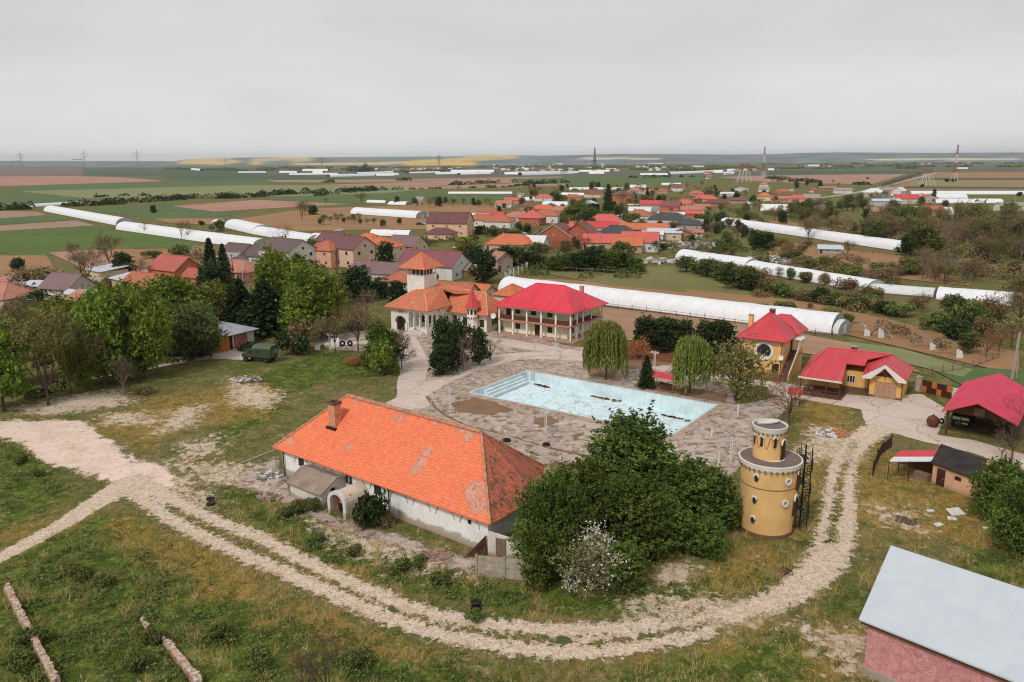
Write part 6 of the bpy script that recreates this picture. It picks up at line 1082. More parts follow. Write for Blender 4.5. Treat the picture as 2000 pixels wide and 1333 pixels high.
far = [((735, 344), (770, 343.5)), ((545, 338), (580, 338)), ((590, 334.5), (640, 334.5)), ((565, 342), (660, 341)), ((645, 346), (780, 342.5)), ((700, 343), (770, 340)), ((800, 339), (860, 337.5)), ((850, 341), (930, 340)), ((880, 337), (965, 337)), ((900, 341.5), (960, 340)), ((985, 341), (1020, 341)), ((1020, 343), (1120, 340)), ((1060, 338), (1130, 338)), ((1130, 336), (1190, 336)), ((1150, 340), (1180, 340)), ((1250, 342), (1305, 342)), ((1310, 341), (1400, 337)), ((1395, 338), (1412, 338)), ((1000, 339), (1050, 338)), ((1420, 334), (1440, 334)), ((610, 339), (630, 339)), ((465, 338), (520, 337.5)), ((1000, 316.5), (1045, 316)), ((1070, 321), (1100, 322)), ((1350, 326), (1380, 326)), ((1500, 333), (1512, 333)), ((1560, 325), (1600, 325.5)), ((1868, 330), (1890, 330)), ((1480, 312), (1530, 312.5)), ((370, 332), (390, 334)), ((1150, 321), (1180, 321)), ((1265, 320), (1295, 321))]
for i, (a, b) in enumerate(far): greenhouse(a, b, 14, 4.5 + 2 * (i % 3), 'tiny distant white greenhouse strip on the far plain', 'distant white greenhouses on the far plain', detail=False, seg=2, ends=False, n=6, short='far greenhouses')
# collapsed hoops with torn film to the right of the long greenhouse
for i, (x0, x1, yb, top, lb) in enumerate([(1655, 1692, 655, 629, 'leftmost bare arch with a torn white film skin beside the long greenhouse end'), (1697, 1742, 661, 640, 'peaked torn film hanging from a collapsed arch, second from the left'), (1780, 1820, 682, 656, 'low collapsed arch with a hanging film strip in the brown soil'), (1822, 1872, 698, 665, 'rightmost collapsed arch with film torn down to the ground')]):
    A, B = G(x0, yb - 3), G(x1, yb + 3); hh_ = HH(top, (A + B) / 2); r = thing('collapsed_greenhouse_arch', lb, 'greenhouse frame', (A + B) / 2, 'collapsed greenhouse arches'); u = B - A; pr = lambda t, k=1.: A + u * (.5 - .5 * math.cos(t)) + np.array([0, 0, hh_ * k * math.sin(t) ** (1.8 if i == 1 else .9)])
    mb = MB(); mb.tube([pr(t) for t in np.linspace(0, math.pi, 14)], .07, 4); mb.build('arch', HOOP, r)
    v = np.array([-u[1], u[0], 0]) / np.linalg.norm(u); mb = MB()
    for k in range(10):
        t0, t1 = math.pi * (.08 + k * .085), math.pi * (.08 + (k + 1) * .085); d0, d1 = .5 + .25 * math.sin(k * 2.1 + i), .5 + .25 * math.sin((k + 1) * 2.1 + i); p0, p1 = pr(t0), pr(t1); mb.poly([p0, p1, p1 + v * d1 * 2 - [0, 0, d1 * .6], p0 + v * d0 * 2 - [0, 0, d0 * .6]])
    q = B if i != 1 else (A + B) / 2; zt_ = hh_ * (.55 if i != 1 else .95)
    for k in range(4): s_ = k * .35; mb.poly([q + [-.5 + s_ * .6, 0, zt_ - .2 * k], q + [.0 + s_ * .6, .2, zt_ - .1 * k], q + [.35 + s_ * .3, -.3, .1], q + [-.6 + s_ * .5, -.3, 0]])
    mb.build('torn_film', flat('torn_film', S(214, 214, 208), .6, .15, 2), r)
for i, (x, y) in enumerate([(985, 548), (995, 543), (1003, 540), (1012, 536), (1020, 532), (1030, 528)]):
    g = G(x, y); r = thing('collapsed_greenhouse_arch', '%sstanding film-clad post of the white ruined frames behind the long greenhouse' % ('', 'second ', 'third ', 'fourth ', 'fifth ', 'sixth ')[i], 'greenhouse frame', g, 'white ruined frame posts behind the long greenhouse'); mb = MB().at(g, i * 20); mb.tube([(0, 0, 0), (0, 0, 2.6)], .12, 4); mb.build('post', WMET, r); mb = MB().at(g, i * 25); mb.tube([(0, 0, 2.5), (2.4, .3, .1)], .07, 4); mb.build('brace', WMET, r); mb = MB().at(g, i * 25); mb.poly([(0, .05, 2.5), (.9, .1, 2.3), (.7, .15, 1.0), (.1, .1, 1.2)]); mb.build('torn_film', flat('torn_film', S(214, 214, 208), .6, .15, 2), r)
# wooden fence along the long greenhouse
def postrail(pts, label, ph=1.5, step=3.2, rails=(.55, 1.15), mat=None, mesh=False, name='fence', pr=.07, group=None):
    P_ = [G(*p) for p in pts]; r = thing(name, label, 'fence', P_[0], group); full = []
    for a, b in zip(P_, P_[1:]):
        n = max(1, int(np.hypot(*(b - a)[:2]) / step)); full += [a + (b - a) * k / n for k in range(n)]
    full.append(P_[-1])
    for k, p in enumerate(full[:95]):
        mb = MB(); mb.tube([p, p + [.04 * ((k * 7) % 3 - 1), 0, ph * (1 + .12 * ((k * 5) % 4 - 1.5))]], pr, 4); mb.build('post', mat or WOOD, r)
    for z in rails: mb = MB(); mb.tube([p + [0, -.08, z] for p in full], .045, 3, False); mb.build('rail', mat or WOOD, r)
    return r
postrail([(1180, 602), (1320, 619), (1466, 639), (1560, 652), (1625, 663)], 'rough wooden post and rail fence in front of the very long greenhouse')
postrail([(1800, 734), (1860, 726), (1900, 718), (1950, 700)], 'grey timber rail fence beyond the chequered gate', 1.4, 2.2, (.3, .6, .9, 1.2), WOODG)
postrail([(1490, 470), (1600, 484), (1750, 503)], 'dark rail fence below the long greenhouse by the woods', 1.2, 5, (.6, 1.0))
postrail([(1100, 531), (1180, 536), (1300, 546)], 'thin pale wire fence behind the very long greenhouse', 1.5, 4, (1.4,), CONCR, pr=.05)
# ================================================================== THE VILLAGE
O, PK, PC, CR_, WH, GY, OC, BR = (214, 130, 70), (226, 180, 160), (232, 186, 156), (226, 214, 190), (228, 226, 220), (186, 180, 172), (214, 168, 120), (176, 110, 84)
h_ = house
# near left
h_(212, 548, 10, 8, 3.4, 1.0, -40, 'shed', 'tin', (230, 206, 172), 'cream house with a pale grey tin roof among the left gardens', nwin=3, chim=0)
h_(250, 560, 7, 7, 2.6, 1.2, -40, 'shed', 'tin', (206, 180, 150), 'lean-to with a curved grey tin roof right of the cream tin house', nwin=1, chim=0)
h_(345, 545, 13, 10, 3.6, 3.6, -33, 'gable', 'rust', (206, 126, 76), 'orange walled house with a salmon red gable roof and white trim', trim=True, chim=0); h_(385, 556, 6, 5, 2.8, 2.0, -33, 'gable', 'rust', (206, 126, 76), 'front porch block with its own white trimmed red gable on the orange walled house', trim=True, chim=0, nwin=1)
h_(290, 566, 12, 7, 2.6, 2.2, -28, 'gable', 'orange2', (200, 160, 130), 'low house with a dull orange roof half hidden by the park trees', chim=0); h_(232, 540, 9, 5, 2.4, 1.0, -38, 'shed', 'maroon', (180, 130, 110), 'small maroon roofed shed behind the tin roofed cream house', chim=0, nwin=0, dr=False)
h_(136, 577, 11, 9, 2.6, 3.4, -24, 'gable', 'mauve', (206, 190, 180), 'large mauve grey ribbed roof behind the park trees', chim=1, nwin=2); h_(97, 556, 7, 6, 2.4, 1.4, 10, 'gable', 'orange2', (190, 140, 110), 'small rust orange roof left of the mauve roof', chim=0, nwin=1); h_(78, 572, 9, 5, 2.2, .8, -10, 'shed', 'tin', (180, 176, 170), 'low grey tin lean-to beside the blossoming bush', chim=0, nwin=0, dr=False)
h_(14, 598, 12, 9, 3, 3, -25, 'hip', 'pinkish', (214, 196, 180), 'pinkish tiled roof at the left picture edge', chim=1); h_(-6, 570, 8, 6, 2.6, 1.6, 12, 'gable', 'pinkish', (214, 196, 180), 'small pink roof behind the pinkish edge roof', chim=0, nwin=1)
h_(470, 545, 14, 9, 3, 2.8, -30, 'hip', 'pinkish', (220, 150, 130), 'salmon tiled house between the dark conifers', chim=1); h_(455, 520, 8, 7, 3, 1.6, -30, 'gable', 'asb', (190, 186, 180), 'small grey roofed hut behind the salmon house', chim=0)
h_(516, 515, 9, 8, 3.2, 3.2, -34, 'gable', 'dkbrown', WH, 'little white gable house with a dark brown roof below the large one', chim=0); h_(470, 505, 12, 8, 3, 2.6, -34, 'gable', 'dkbrown', (180, 170, 160), 'dark brown roofed house touching the lower left greenhouse', chim=0)
h_(565, 520, 17, 12, 6, 3.4, -40, 'gable', 'dkbrown', WH, 'large white house with a wide dark brown gable roof', chim=1, storeys=2, winf=BFR, short='large white house with the dark brown roof')
h_(642, 518, 11, 10, 5.8, 2.6, -28, 'hip', 'orange2', (232, 178, 156), 'pink two storey villa with an old orange hip roof', chim=1, storeys=2, short='pink villa'); h_(690, 518, 13, 11, 6.4, 3.6, -38, 'gable', 'maroon', (232, 196, 172), 'tall peach house with maroon gables and a balcony', storeys=2, chim=1, winf=BFR, short='tall peach house with maroon gables'); h_(655, 500, 12, 9, 6, 2.8, -38, 'gable', 'maroon', (220, 190, 170), 'maroon roofed rear wing of the tall peach house', chim=1, storeys=1)
h_(708, 530, 9, 4, 2, .6, -32, 'shed', 'pinkish', (232, 178, 156), 'low pink walled annex below the tall peach house', chim=0, nwin=1)
h_(748, 510, 13, 10, 5.6, 2.8, -32, 'hip', 'orange', (222, 206, 180), 'house with a fresh orange hip roof next to the round evergreen', storeys=2, short='orange hip roofed house'); h_(722, 494, 11, 8, 5, 2.6, -32, 'hip', 'orange', (222, 206, 180), 'second orange hip roof joined behind the first one', chim=0)
h_(796, 504, 12, 9, 5, 3.2, -30, 'gable', 'mauve', (222, 196, 156), 'beige gable house with a mauve grey roof', storeys=2, chim=0); h_(742, 548, 16, 9, 3, 2.6, -26, 'gable', 'mauve', (200, 190, 180), 'long dull mauve roof left of the square white tower', nwin=2, chim=1); h_(800, 536, 8, 6, 3, 1, -25, 'shed', 'tin', WH, 'grey flat sheet roof behind the square white tower', chim=0, nwin=1)
h_(848, 540, 20, 11, 4.2, 3.8, -28, 'gable', 'purple', WH, 'long white barn-like house with a dark purple roof behind the square tower', chim=0, nwin=1, short='purple roofed white house'); h_(898, 540, 8, 6, 2.6, 1.6, -28, 'gable', 'asb', (190, 150, 100), 'small timber shed with a grey roof right of the purple roof', chim=0, nwin=1)
h_(978, 529, 6, 5, 4.2, 2.0, 35, 'gable', 'tan', (176, 156, 140), 'small stone hut with a faded tile roof behind the long greenhouse', chim=0, nwin=1, axisy=True)
h_(880, 460, 20, 11, 6.4, 4.6, -14, 'gable', 'maroon', (234, 190, 160), 'big peach house with two maroon gables', trim=True, storeys=2, chim=0, nwin=3, short='big peach house'); h_(862, 468, 13, 8, 3, 2.2, -14, 'hip', 'maroon', (234, 190, 160), 'low maroon hip roofed front wing of the big peach house', chim=0)
h_(822, 401, 9, 9, 3.4, 3.2, 50, 'gable', 'asb', (214, 196, 170), 'tiny cream gable house with a grey roof amid the orchard', chim=0, axisy=True); h_(943, 441, 17, 10, 3.6, 2.8, -20, 'hip', 'orange2', WH, 'white house with a long dull orange hip roof left of the village', short='white house with the long orange roof'); h_(975, 446, 15, 10, 4, 3, -18, 'hip', 'orange2', WH, 'white walled hip roofed house right beside it')
h_(962, 430, 15, 8, 3, 2, -18, 'gable', 'red', (214, 150, 130), 'bright red low roof behind the orange hip roofs', chim=0); h_(985, 405, 12, 8, 3, 2, -10, 'gable', 'pinkish', WH, 'white and pink building at the left village end', chim=0); h_(1005, 398, 16, 7, 3, 2, -8, 'gable', 'coral', (214, 160, 140), 'coral roofed shed row beside the white tunnels', chim=0)
# village middle
V2 = [(1062, 393, 17, 10, 3.2, 2.6, -10, 'hip', 'coral', WH, 'white bungalow with a bright red hip roof'), (1118, 392, 16, 9, 3, 2.6, -10, 'hip', 'orange2', (190, 150, 130), 'brown orange hip roof in the upper village'), (1150, 404, 12, 9, 2.6, 2, -30, 'gable', 'tin', (190, 214, 216), 'pale blue grey roofed house by the tall conifer'), (1160, 386, 17, 11, 3.6, 4, -22, 'gable', 'brown', (222, 206, 180), 'brown gabled house left of the tall conifer'),
      (1216, 398, 19, 12, 7, 3, -18, 'hip', 'brown', (190, 120, 90), 'large brick red house right of the tall conifer'), (1240, 378, 15, 9, 3, 2.4, -15, 'hip', 'pinkish', (220, 200, 190), 'pink roofed house in the upper village'), (1268, 380, 15, 9, 3, 2.4, -15, 'hip', 'pinkish', (220, 200, 190), 'pale pink roofed house next to a white tunnel'), (1294, 378, 12, 9, 3, 2.2, -15, 'hip', 'orange2', (200, 160, 130), 'small dull orange roof right of the pink ones'),
      (1324, 374, 15, 10, 4, 4, -30, 'gable', 'brown', WH, 'white house with a brown gable roof in the upper village'), (1360, 384, 15, 9, 3, 2.4, -12, 'hip', 'coral', (206, 150, 130), 'coral roof right of the white brown roofed house'), (1376, 397, 20, 11, 3.6, 3.2, -16, 'hip', 'coral', (210, 160, 140), 'wide coral red hip roof in the upper village'), (1342, 402, 16, 10, 3.2, 3, -16, 'hip', 'brown', (176, 130, 110), 'dark brown hip roof left of the wide coral roof'), (1400, 404, 20, 9, 3, 2.6, -16, 'hip', 'maroon', (190, 120, 100), 'maroon hip roof below the wide coral roof'),
      (1310, 414, 14, 10, 4, 3.2, -24, 'gable', 'purple', (206, 120, 90), 'orange walled house with a purple roof'), (1272, 413, 16, 10, 5, 2.6, -18, 'gable', 'red', (176, 170, 166), 'grey house with a bright crimson roof'), (1250, 421, 15, 9, 3, 2.4, -18, 'gable', 'white', WH, 'white sheet roof below the crimson one'), (1248, 432, 15, 11, 3.6, 3.2, -20, 'hip', 'orange2', WH, 'white house with a dull orange hip roof beside the charcoal roof'), (1338, 405, 14, 9, 3, 2.8, -18, 'hip', 'orange', (210, 160, 130), 'orange hip roof right of the purple roof'),
      (1352, 418, 16, 8, 3, 2, -10, 'gable', 'pinkish', (226, 190, 170), 'long pink roof beside the empty plots'), (1352, 425, 12, 6, 2.6, 1.6, -10, 'gable', 'coral', (200, 120, 100), 'narrow crimson roof below the long pink roof'), (1310, 427, 17, 6, 2.6, 1.2, -8, 'gable', 'white', WH, 'white sheet roof right of the dull orange hip roof'), (1370, 410, 12, 7, 2.6, 1.6, -12, 'gable', 'pinkish', (220, 190, 170), 'small pale pink roof on the right village edge'),
      (1305, 443, 22, 13, 4.2, 3.4, -20, 'hip', 'charcoal', (222, 214, 206), 'modern pale house with a wide charcoal hip roof'), (1345, 449, 16, 9, 3, 2.2, -20, 'hip', 'charcoal', (186, 176, 166), 'low charcoal grey wing right of the wide charcoal roof'), (1182, 444, 19, 11, 3.4, 3.6, -14, 'hip', 'coral', (230, 180, 160), 'coral hip roof with solar water heater'), (1150, 455, 20, 8, 3.2, 2.4, -12, 'gable', 'coral', (226, 200, 190), 'long coral roof left of the crimson ridge'), (1178, 457, 14, 8, 3.4, 2.6, -12, 'gable', 'red', WH, 'crimson roofed white house in the middle of the village'), (1212, 456, 15, 8, 3.4, 2.8, -14, 'gable', 'coral', WH, 'coral gable roof with white trim'),
      (1256, 462, 24, 9, 3.6, 2.6, -14, 'gable', 'orange', (226, 200, 176), 'long orange tiled roof below the charcoal one'), (1206, 468, 18, 12, 3, 3.4, -22, 'hip', 'charcoal', (120, 110, 100), 'grey peaked roof partly covered in ivy'), (1298, 468, 16, 9, 3.4, 1.6, -14, 'gable', 'tin', (222, 200, 176), 'beige house with a pale tin roof by the junk yard'), (1270, 470, 12, 7, 3, 1.2, -14, 'gable', 'white', WH, 'small white roofed house beside the tin roof'), (1330, 468, 12, 8, 3, 2, -18, 'gable', 'brown', (190, 130, 100), 'brown roofed shed right of the tin roof'), (1355, 463, 9, 6, 2.4, 1, -18, 'gable', 'pinkish', (210, 190, 180), 'tiny pink shed next to the brown shed'),
      (1090, 480, 17, 13, 4.4, 5, -22, 'gable', 'brown', (176, 100, 74), 'brown brick house with a red brown roof and white gable trim'), (1136, 480, 15, 12, 4.6, 5.4, -24, 'gable', 'brown', (176, 100, 74), 'taller brown brick house with a crimson edged gable'), (1062, 476, 12, 9, 3, 3, -20, 'gable', 'dkbrown', (170, 130, 110), 'dark roof with solar panels left of the brick houses'), (1190, 486, 22, 10, 3, 3, -12, 'gable', 'coral', (190, 176, 150), 'long coral orange roof behind the dense green thicket'), (1250, 490, 15, 10, 4, 3.6, -16, 'gable', 'coral', WH, 'white gabled house with a coral roof by the junk yard'), (1225, 492, 12, 9, 3, 3, -10, 'gable', 'orange', (200, 170, 140), 'orange roof leaning on the white gabled house'),
      (1000, 489, 20, 12, 3, 3.6, -16, 'hip', 'orange', (214, 190, 160), 'wide orange tiled roof half hidden behind trees'), (1040, 488, 12, 9, 3.2, 2.6, -20, 'gable', 'white', WH, 'white sheet roof between orange and brown roofs'), (1012, 437, 17, 11, 4, 2.8, -22, 'hip', 'pinkish', (190, 210, 196), 'pale green house with a pinkish hip roof'), (1040, 440, 13, 12, 4.4, 4, -22, 'hip', 'coral', (190, 110, 80), 'coral red domed hip roof'), (1068, 435, 18, 11, 4.4, 3, -20, 'hip', 'orange2', WH, 'white house under a broad old orange roof'), (1062, 418, 18, 10, 3.4, 2.8, -18, 'hip', 'orange', (210, 160, 130), 'orange hip roof in the upper left of the village'), (1092, 421, 15, 10, 3.4, 2.6, -18, 'hip', 'pinkish', (214, 170, 150), 'pinkish roof left of the bright green tree'), (1030, 411, 12, 8, 3, 2.4, -18, 'hip', 'brown', (190, 140, 110), 'small brown roof in the upper left of the village'),
      # right
      (1492, 392, 12, 10, 4, 3, -20, 'hip', 'orange', (230, 206, 160), 'cream house with an orange hip roof right of the gardens'), (1492, 366, 11, 9, 3.6, 3, -20, 'hip', 'pinkish', WH, 'white house with pinkish roof by the vineyard'), (1492, 375, 12, 8, 3, 2.6, -20, 'gable', 'asb', WH, 'white house with grey gable just below it'), (1526, 395, 17, 8, 3, 2, -10, 'gable', 'pinkish', (200, 150, 130), 'low pink roof right of the orange hip roof'), (1556, 396, 15, 10, 3.6, 2.8, -12, 'hip', 'coral', (216, 180, 156), 'coral hip roof above the white arched tunnels'), (1584, 394, 14, 9, 3.4, 3, -20, 'gable', 'asb', (200, 196, 190), 'grey gabled house right of the coral roof'), (1530, 380, 15, 9, 3, 2.4, -12, 'hip', 'orange2', (200, 140, 110), 'dull orange roof among dark shrubs'), (1615, 372, 20, 8, 2.8, 1.6, -4, 'gable', 'tan', (160, 140, 120), 'long tan roofed shed beyond the shrubs'), (1645, 378, 18, 9, 3.2, 2.4, -10, 'gable', 'asb', WH, 'white house with a grey roof beside tall poles'),
      (1706, 385, 20, 14, 4.4, 3.6, -14, 'hip', 'white', (190, 180, 176), 'grey house with a white hip roof at the crossroads'), (1735, 378, 17, 10, 3.6, 2.8, -14, 'hip', 'asb', (200, 186, 176), 'grey roofed house right of the white hip roof'), (1756, 381, 12, 9, 4, 3.4, 40, 'gable', 'white', WH, 'white gable house beside the road'), (1728, 403, 22, 10, 4, 1.6, -4, 'gable', 'tin', (196, 196, 190), 'striped grey tin roofed workshop'), (1768, 398, 20, 11, 4.2, 3.2, -2, 'gable', 'red', (214, 206, 190), 'pale house with a scarlet roof and white dormer'), (1808, 396, 16, 10, 4, 2.8, -2, 'gable', 'coral', (206, 180, 170), 'house with a pale red roof right of the scarlet one'), (1792, 422, 13, 9, 3, 2.4, -2, 'gable', 'brown', (120, 96, 80), 'dark timber shed with a brown roof'), (1818, 421, 14, 9, 3.6, 2.4, -2, 'gable', 'orange2', (206, 170, 140), 'cream shed with an orange brown roof'),
      (1722, 422, 15, 8, 3, 2.4, -2, 'gable', 'tan', (176, 120, 90), 'reddish brown hut in front of the white greenhouse'), (1975, 412, 20, 11, 3.6, 2.2, -2, 'gable', 'asb', WH, 'white house with a grey roof at the right edge'), (1448, 374, 15, 8, 2.8, 1.8, -12, 'gable', 'white', WH, 'white roofed house left of the striped pylon base'), (1424, 384, 18, 9, 2.8, 1.4, -6, 'gable', 'white', WH, 'flat white roof in the upper right of the village'), (1440, 398, 13, 9, 3, 2, -12, 'gable', 'brown', (180, 150, 130), 'brown shed amid the right gardens'), (1620, 495, 9, 5, 2, 1.2, -15, 'gable', 'tin', (170, 180, 176), 'glassy grey cold frame on the brown plot')]
for i, (px, py, w_, d_, he, rh, deg, rf, rk, wc, lb) in enumerate(V2):
    far_ = py < 415; h_(px, py, w_ * .92, d_ * .92, he, rh * .95, deg, rf, rk, wc, lb, trim=('gable' in lb and 'white' in lb), chim=1 if i % 3 else 0, nwin=1 if far_ else 2, small=far_, axisy=('brick' in lb and rf == 'gable') or (i % 5 == 2 and rf == 'gable' and 'long' not in lb), group='village houses', dr=not far_)
sr = random.Random(3); SHEDS = []
for _ in range(46):
    px, py = sr.choice([(sr.uniform(1000, 1400), sr.uniform(376, 470)), (sr.uniform(1420, 1600), sr.uniform(372, 410)), (sr.uniform(560, 960), sr.uniform(440, 545)), (sr.uniform(40, 300), sr.uniform(560, 600))])
    if any(abs(px - bx) < 13 and abs(py - by) < 6 for _r, bx, by, _s in BLD) or (700 < px < 900 and py < 470): continue
    r = house(px, py, sr.uniform(3.5, 7), sr.uniform(3, 4.5), 2.2, sr.uniform(.5, 1.3), sr.uniform(-40, 0), sr.choice(['shed', 'gable']), sr.choice(['asb', 'tin', 'orange2', 'white', 'brown', 'pinkish']), sr.choice([GY, WH, OC, BR]), 'x', 'shed', 'garden_shed', nwin=0, chim=0, small=True, dr=False); BLD.pop(); SHEDS.append((r, px, py))
sol = thing('solar_heater', 'solar water heater with a white tank on the coral hip roof', 'solar heater', G(1187, 443)); zz = HH(426, G(1187, 443)); mb = MB().at(G(1187, 443) + [0, 0, zz], -14); mb.prism([(-1.2, -1.2, -.9), (1.2, -1.2, -.9), (1.2, .2, .3), (-1.2, .2, .3)], (0, .06, .08)); mb.build('collector', GLASS, sol); mb = MB().at(G(1187, 443) + [0, 0, zz], -14); mb.tube([(-1.3, .4, .55), (1.3, .4, .55)], .3, 8); mb.build('tank', WMET, sol)
# far settlement houses
fh = random.Random(5); k = 0
for (x0, x1, y0, y1, n) in ((730, 780, 332, 336, 8), (790, 900, 330, 335, 20), (960, 1100, 318, 336, 34), (1100, 1330, 319, 336, 34), (1440, 1480, 328, 335, 6), (1600, 1900, 314, 326, 10), (1380, 1440, 340, 350, 4)):
    for _ in range(n):
        px, py = fh.uniform(x0, x1), fh.uniform(y0, y1); w_ = fh.uniform(9, 17); rk = fh.choice(['orange2', 'pinkish', 'white', 'tin', 'coral', 'white', 'brown'])
        c = G(px, py); o = off(c, -20, -w_ / 2, -4); r = thing('distant_house', 'tiny pale house in the hazy far settlement', 'house', c, 'tiny houses in the far settlement'); mb = MB().at(o, -20 + fh.uniform(-20, 20)); mb.box(0, w_, 0, 8, 0, 3.6); mb.build('wall', wm(WH), r); mb = MB().at(o, -20); e = .5; mb.shell([[(-e, -e, 3.5), (w_ + e, -e, 3.5), (w_ + e, 4, 6.4), (-e, 4, 6.4)], [(w_ + e, 8 + e, 3.5), (-e, 8 + e, 3.5), (-e, 4, 6.4), (w_ + e, 4, 6.4)]], .2); mb.build('roof', rt(rk), r)
# ================================================================== POLES & PYLONS
PC_ = flat('pole_concrete', S(196, 190, 182), .9, .1)
def pole(px, py, top, label, mat=None, arm=True, r=.14):
    g = G(px, py); h = HH(top, g); t = thing('utility_pole', label, 'pole', g, 'utility poles'); mb = MB().at(g); mb.tube([(0, 0, 0), (0, 0, h)], [r, r * .65], 6); mb.build('post', mat or PC_, t)
    if arm: mb = MB().at(g, 20); mb.tube([(-.8, 0, h - .35), (.8, 0, h - .35)], .05, 4); mb.build('crossarm', METG, t)
for px, py, top, lb in ((457, 556, 497, 'pale concrete pole before the dark conifers'), (476, 562, 506, 'grey pole just right of the pale concrete pole'), (910, 525, 463, 'dark pole by the road bend'), (929, 395, 378, 'white pole behind the orchard'), (991, 380, 371, 'short white pole at the end of the tunnels'), (1010, 379, 366, 'white pole at the upper left of the village'), (1218, 373, 358, 'white pole right of the long flat greenhouse'), (1269, 366, 355, 'white pole behind the white greenhouse'), (1239, 399, 379, 'white pole right of the brick red house'), (1304, 372, 362, 'thin white pole behind the brown gable house'), (1395, 362, 354, 'left of the thin white poles on the skyline plain'), (1340, 362, 352, 'thin white pole above the brown gable house'), (1380, 360, 352, 'thin white pole between the coral roofs and the plain'), (1457, 372, 362, 'short white pole near the four legged pylon'),
                        (1214, 439, 418, 'white pole beside the coral hip roof'), (1160, 470, 455, 'white post behind the ivy roof'), (1665, 378, 357, 'tall white pole right of the long tan shed'), (1693, 372, 360, 'white pole near the crossroads'), (1810, 385, 372, 'pole behind the pale red roof'), (1982, 395, 381, 'pole at the far right above the grey roof'), (735, 525, 478, 'brown wooden pole before the peach house'), (659, 535, 482, 'dark wooden pole in front of the pink villa'), (1740, 384, 372, 'slim pole among the right village roofs'), (1092, 444, 410, 'pole left of the bright green tree')): pole(px, py, top, lb, METD if 'dark' in lb else WOOD if 'brown' in lb else None)
g = G(1976, 742); hp_ = HH(648, g); t = thing('utility_pole', 'large concrete pole with a timber crossarm at the right edge', 'pole', g, 'utility poles'); mb = MB().at(g); mb.tube([(0, 0, 0), (.25, 0, hp_)], [.26, .2], 6); mb.build('post', CONCR, t); mb = MB().at(g, 10); mb.tube([(-1.6, 0, hp_ - .1), (1.8, 0, hp_ + .1)], .09, 4); mb.build('crossarm', WOOD, t); mb = MB().at(g); mb.tube([(.9, .3, 0), (.7, .3, 3.0)], .12, 5); mb.build('brace', CONCR, t)
def lattice(px, py, top, label, cols, wbase=.14, arms=((.72, .30), (.82, .24), (.62, .2)), t=.25, wtop=.02):
    g = G(px, py); h = HH(top, g); r = thing('pylon', label, 'pylon', g, 'power line pylons'); nb = 8; W_ = lambda z: h * (wbase * (1 - z) ** 1.4 + wtop)
    for s in range(len(cols)):
        z0_, z1_ = s / len(cols), (s + 1) / len(cols); mb = MB().at(g, 20); n = 3
        for k in range(n):
            a, b = z0_ + (z1_ - z0_) * k / n, z0_ + (z1_ - z0_) * (k + 1) / n
            for i in range(4):
                c0, c1 = [(math.cos(R(45 + 90 * j)), math.sin(R(45 + 90 * j))) for j in (i, i + 1)]; wa, wb = W_(a) * .7, W_(b) * .7
                mb.tube([(c0[0] * wa, c0[1] * wa, a * h), (c0[0] * wb, c0[1] * wb, b * h)], t, 3); mb.tube([(c0[0] * wa, c0[1] * wa, a * h), (c1[0] * wb, c1[1] * wb, b * h)], t * .6, 3)
        mb.build('lattice', cols[s], r)
    for z, l in arms:
        mb = MB().at(g, 20); mb.tube([(-l * h, 0, z * h), (0, 0, z * h + h * .03), (l * h, 0, z * h)], t * .8, 3); mb.tube([(-l * h, 0, z * h), (l * h, 0, z * h)], t * .7, 3); mb.build('crossarm', cols[min(len(cols) - 1, int(z * len(cols)))], r)
    mb = MB().at(g); mb.tube([(0, 0, h * .97), (0, 0, h * 1.03)], t * .5, 3); mb.build('spike', cols[-1], r)
PG, PGR, PW, PR_ = flat('pylon_grey', S(128, 130, 134), .6), flat('pylon_green', S(72, 96, 90), .6), flat('pylon_white', S(214, 210, 206), .6), flat('pylon_red', S(150, 72, 62), .6)
lattice(43, 328, 297, 'leftmost distant grey lattice pylon on the skyline', [PG], t=.6); lattice(166, 327, 294, 'grey lattice pylon beside the trestle frame on the left skyline', [PG], t=.6); lattice(270, 327, 293, 'grey lattice pylon standing alone on the left skyline', [PG], t=.6); lattice(629, 331, 306, 'small grey pylon in front of the green hill', [PG], t=.45); lattice(858, 331, 301, 'small grey pylon before the yellow rape fields', [PG], t=.45); lattice(441, 332, 308, 'faint grey pylon before the left yellow hill', [PG], t=.3)
lattice(1161, 338, 289, 'tall dark green pylon in the picture middle', [PGR], t=.55, arms=((.62, .07), (.48, .12), (.36, .06))); lattice(1490, 350, 287, 'tall red and white striped pylon right of the four legged one', [PW, PR_, PW, PR_], t=.28, arms=((.55, .05), (.45, .04)), wbase=.09); lattice(1863, 356, 283, 'tall red and white striped pylon beyond the right fields', [PW, PR_, PW, PR_], t=.28, arms=((.66, .06), (.55, .05)), wbase=.1)
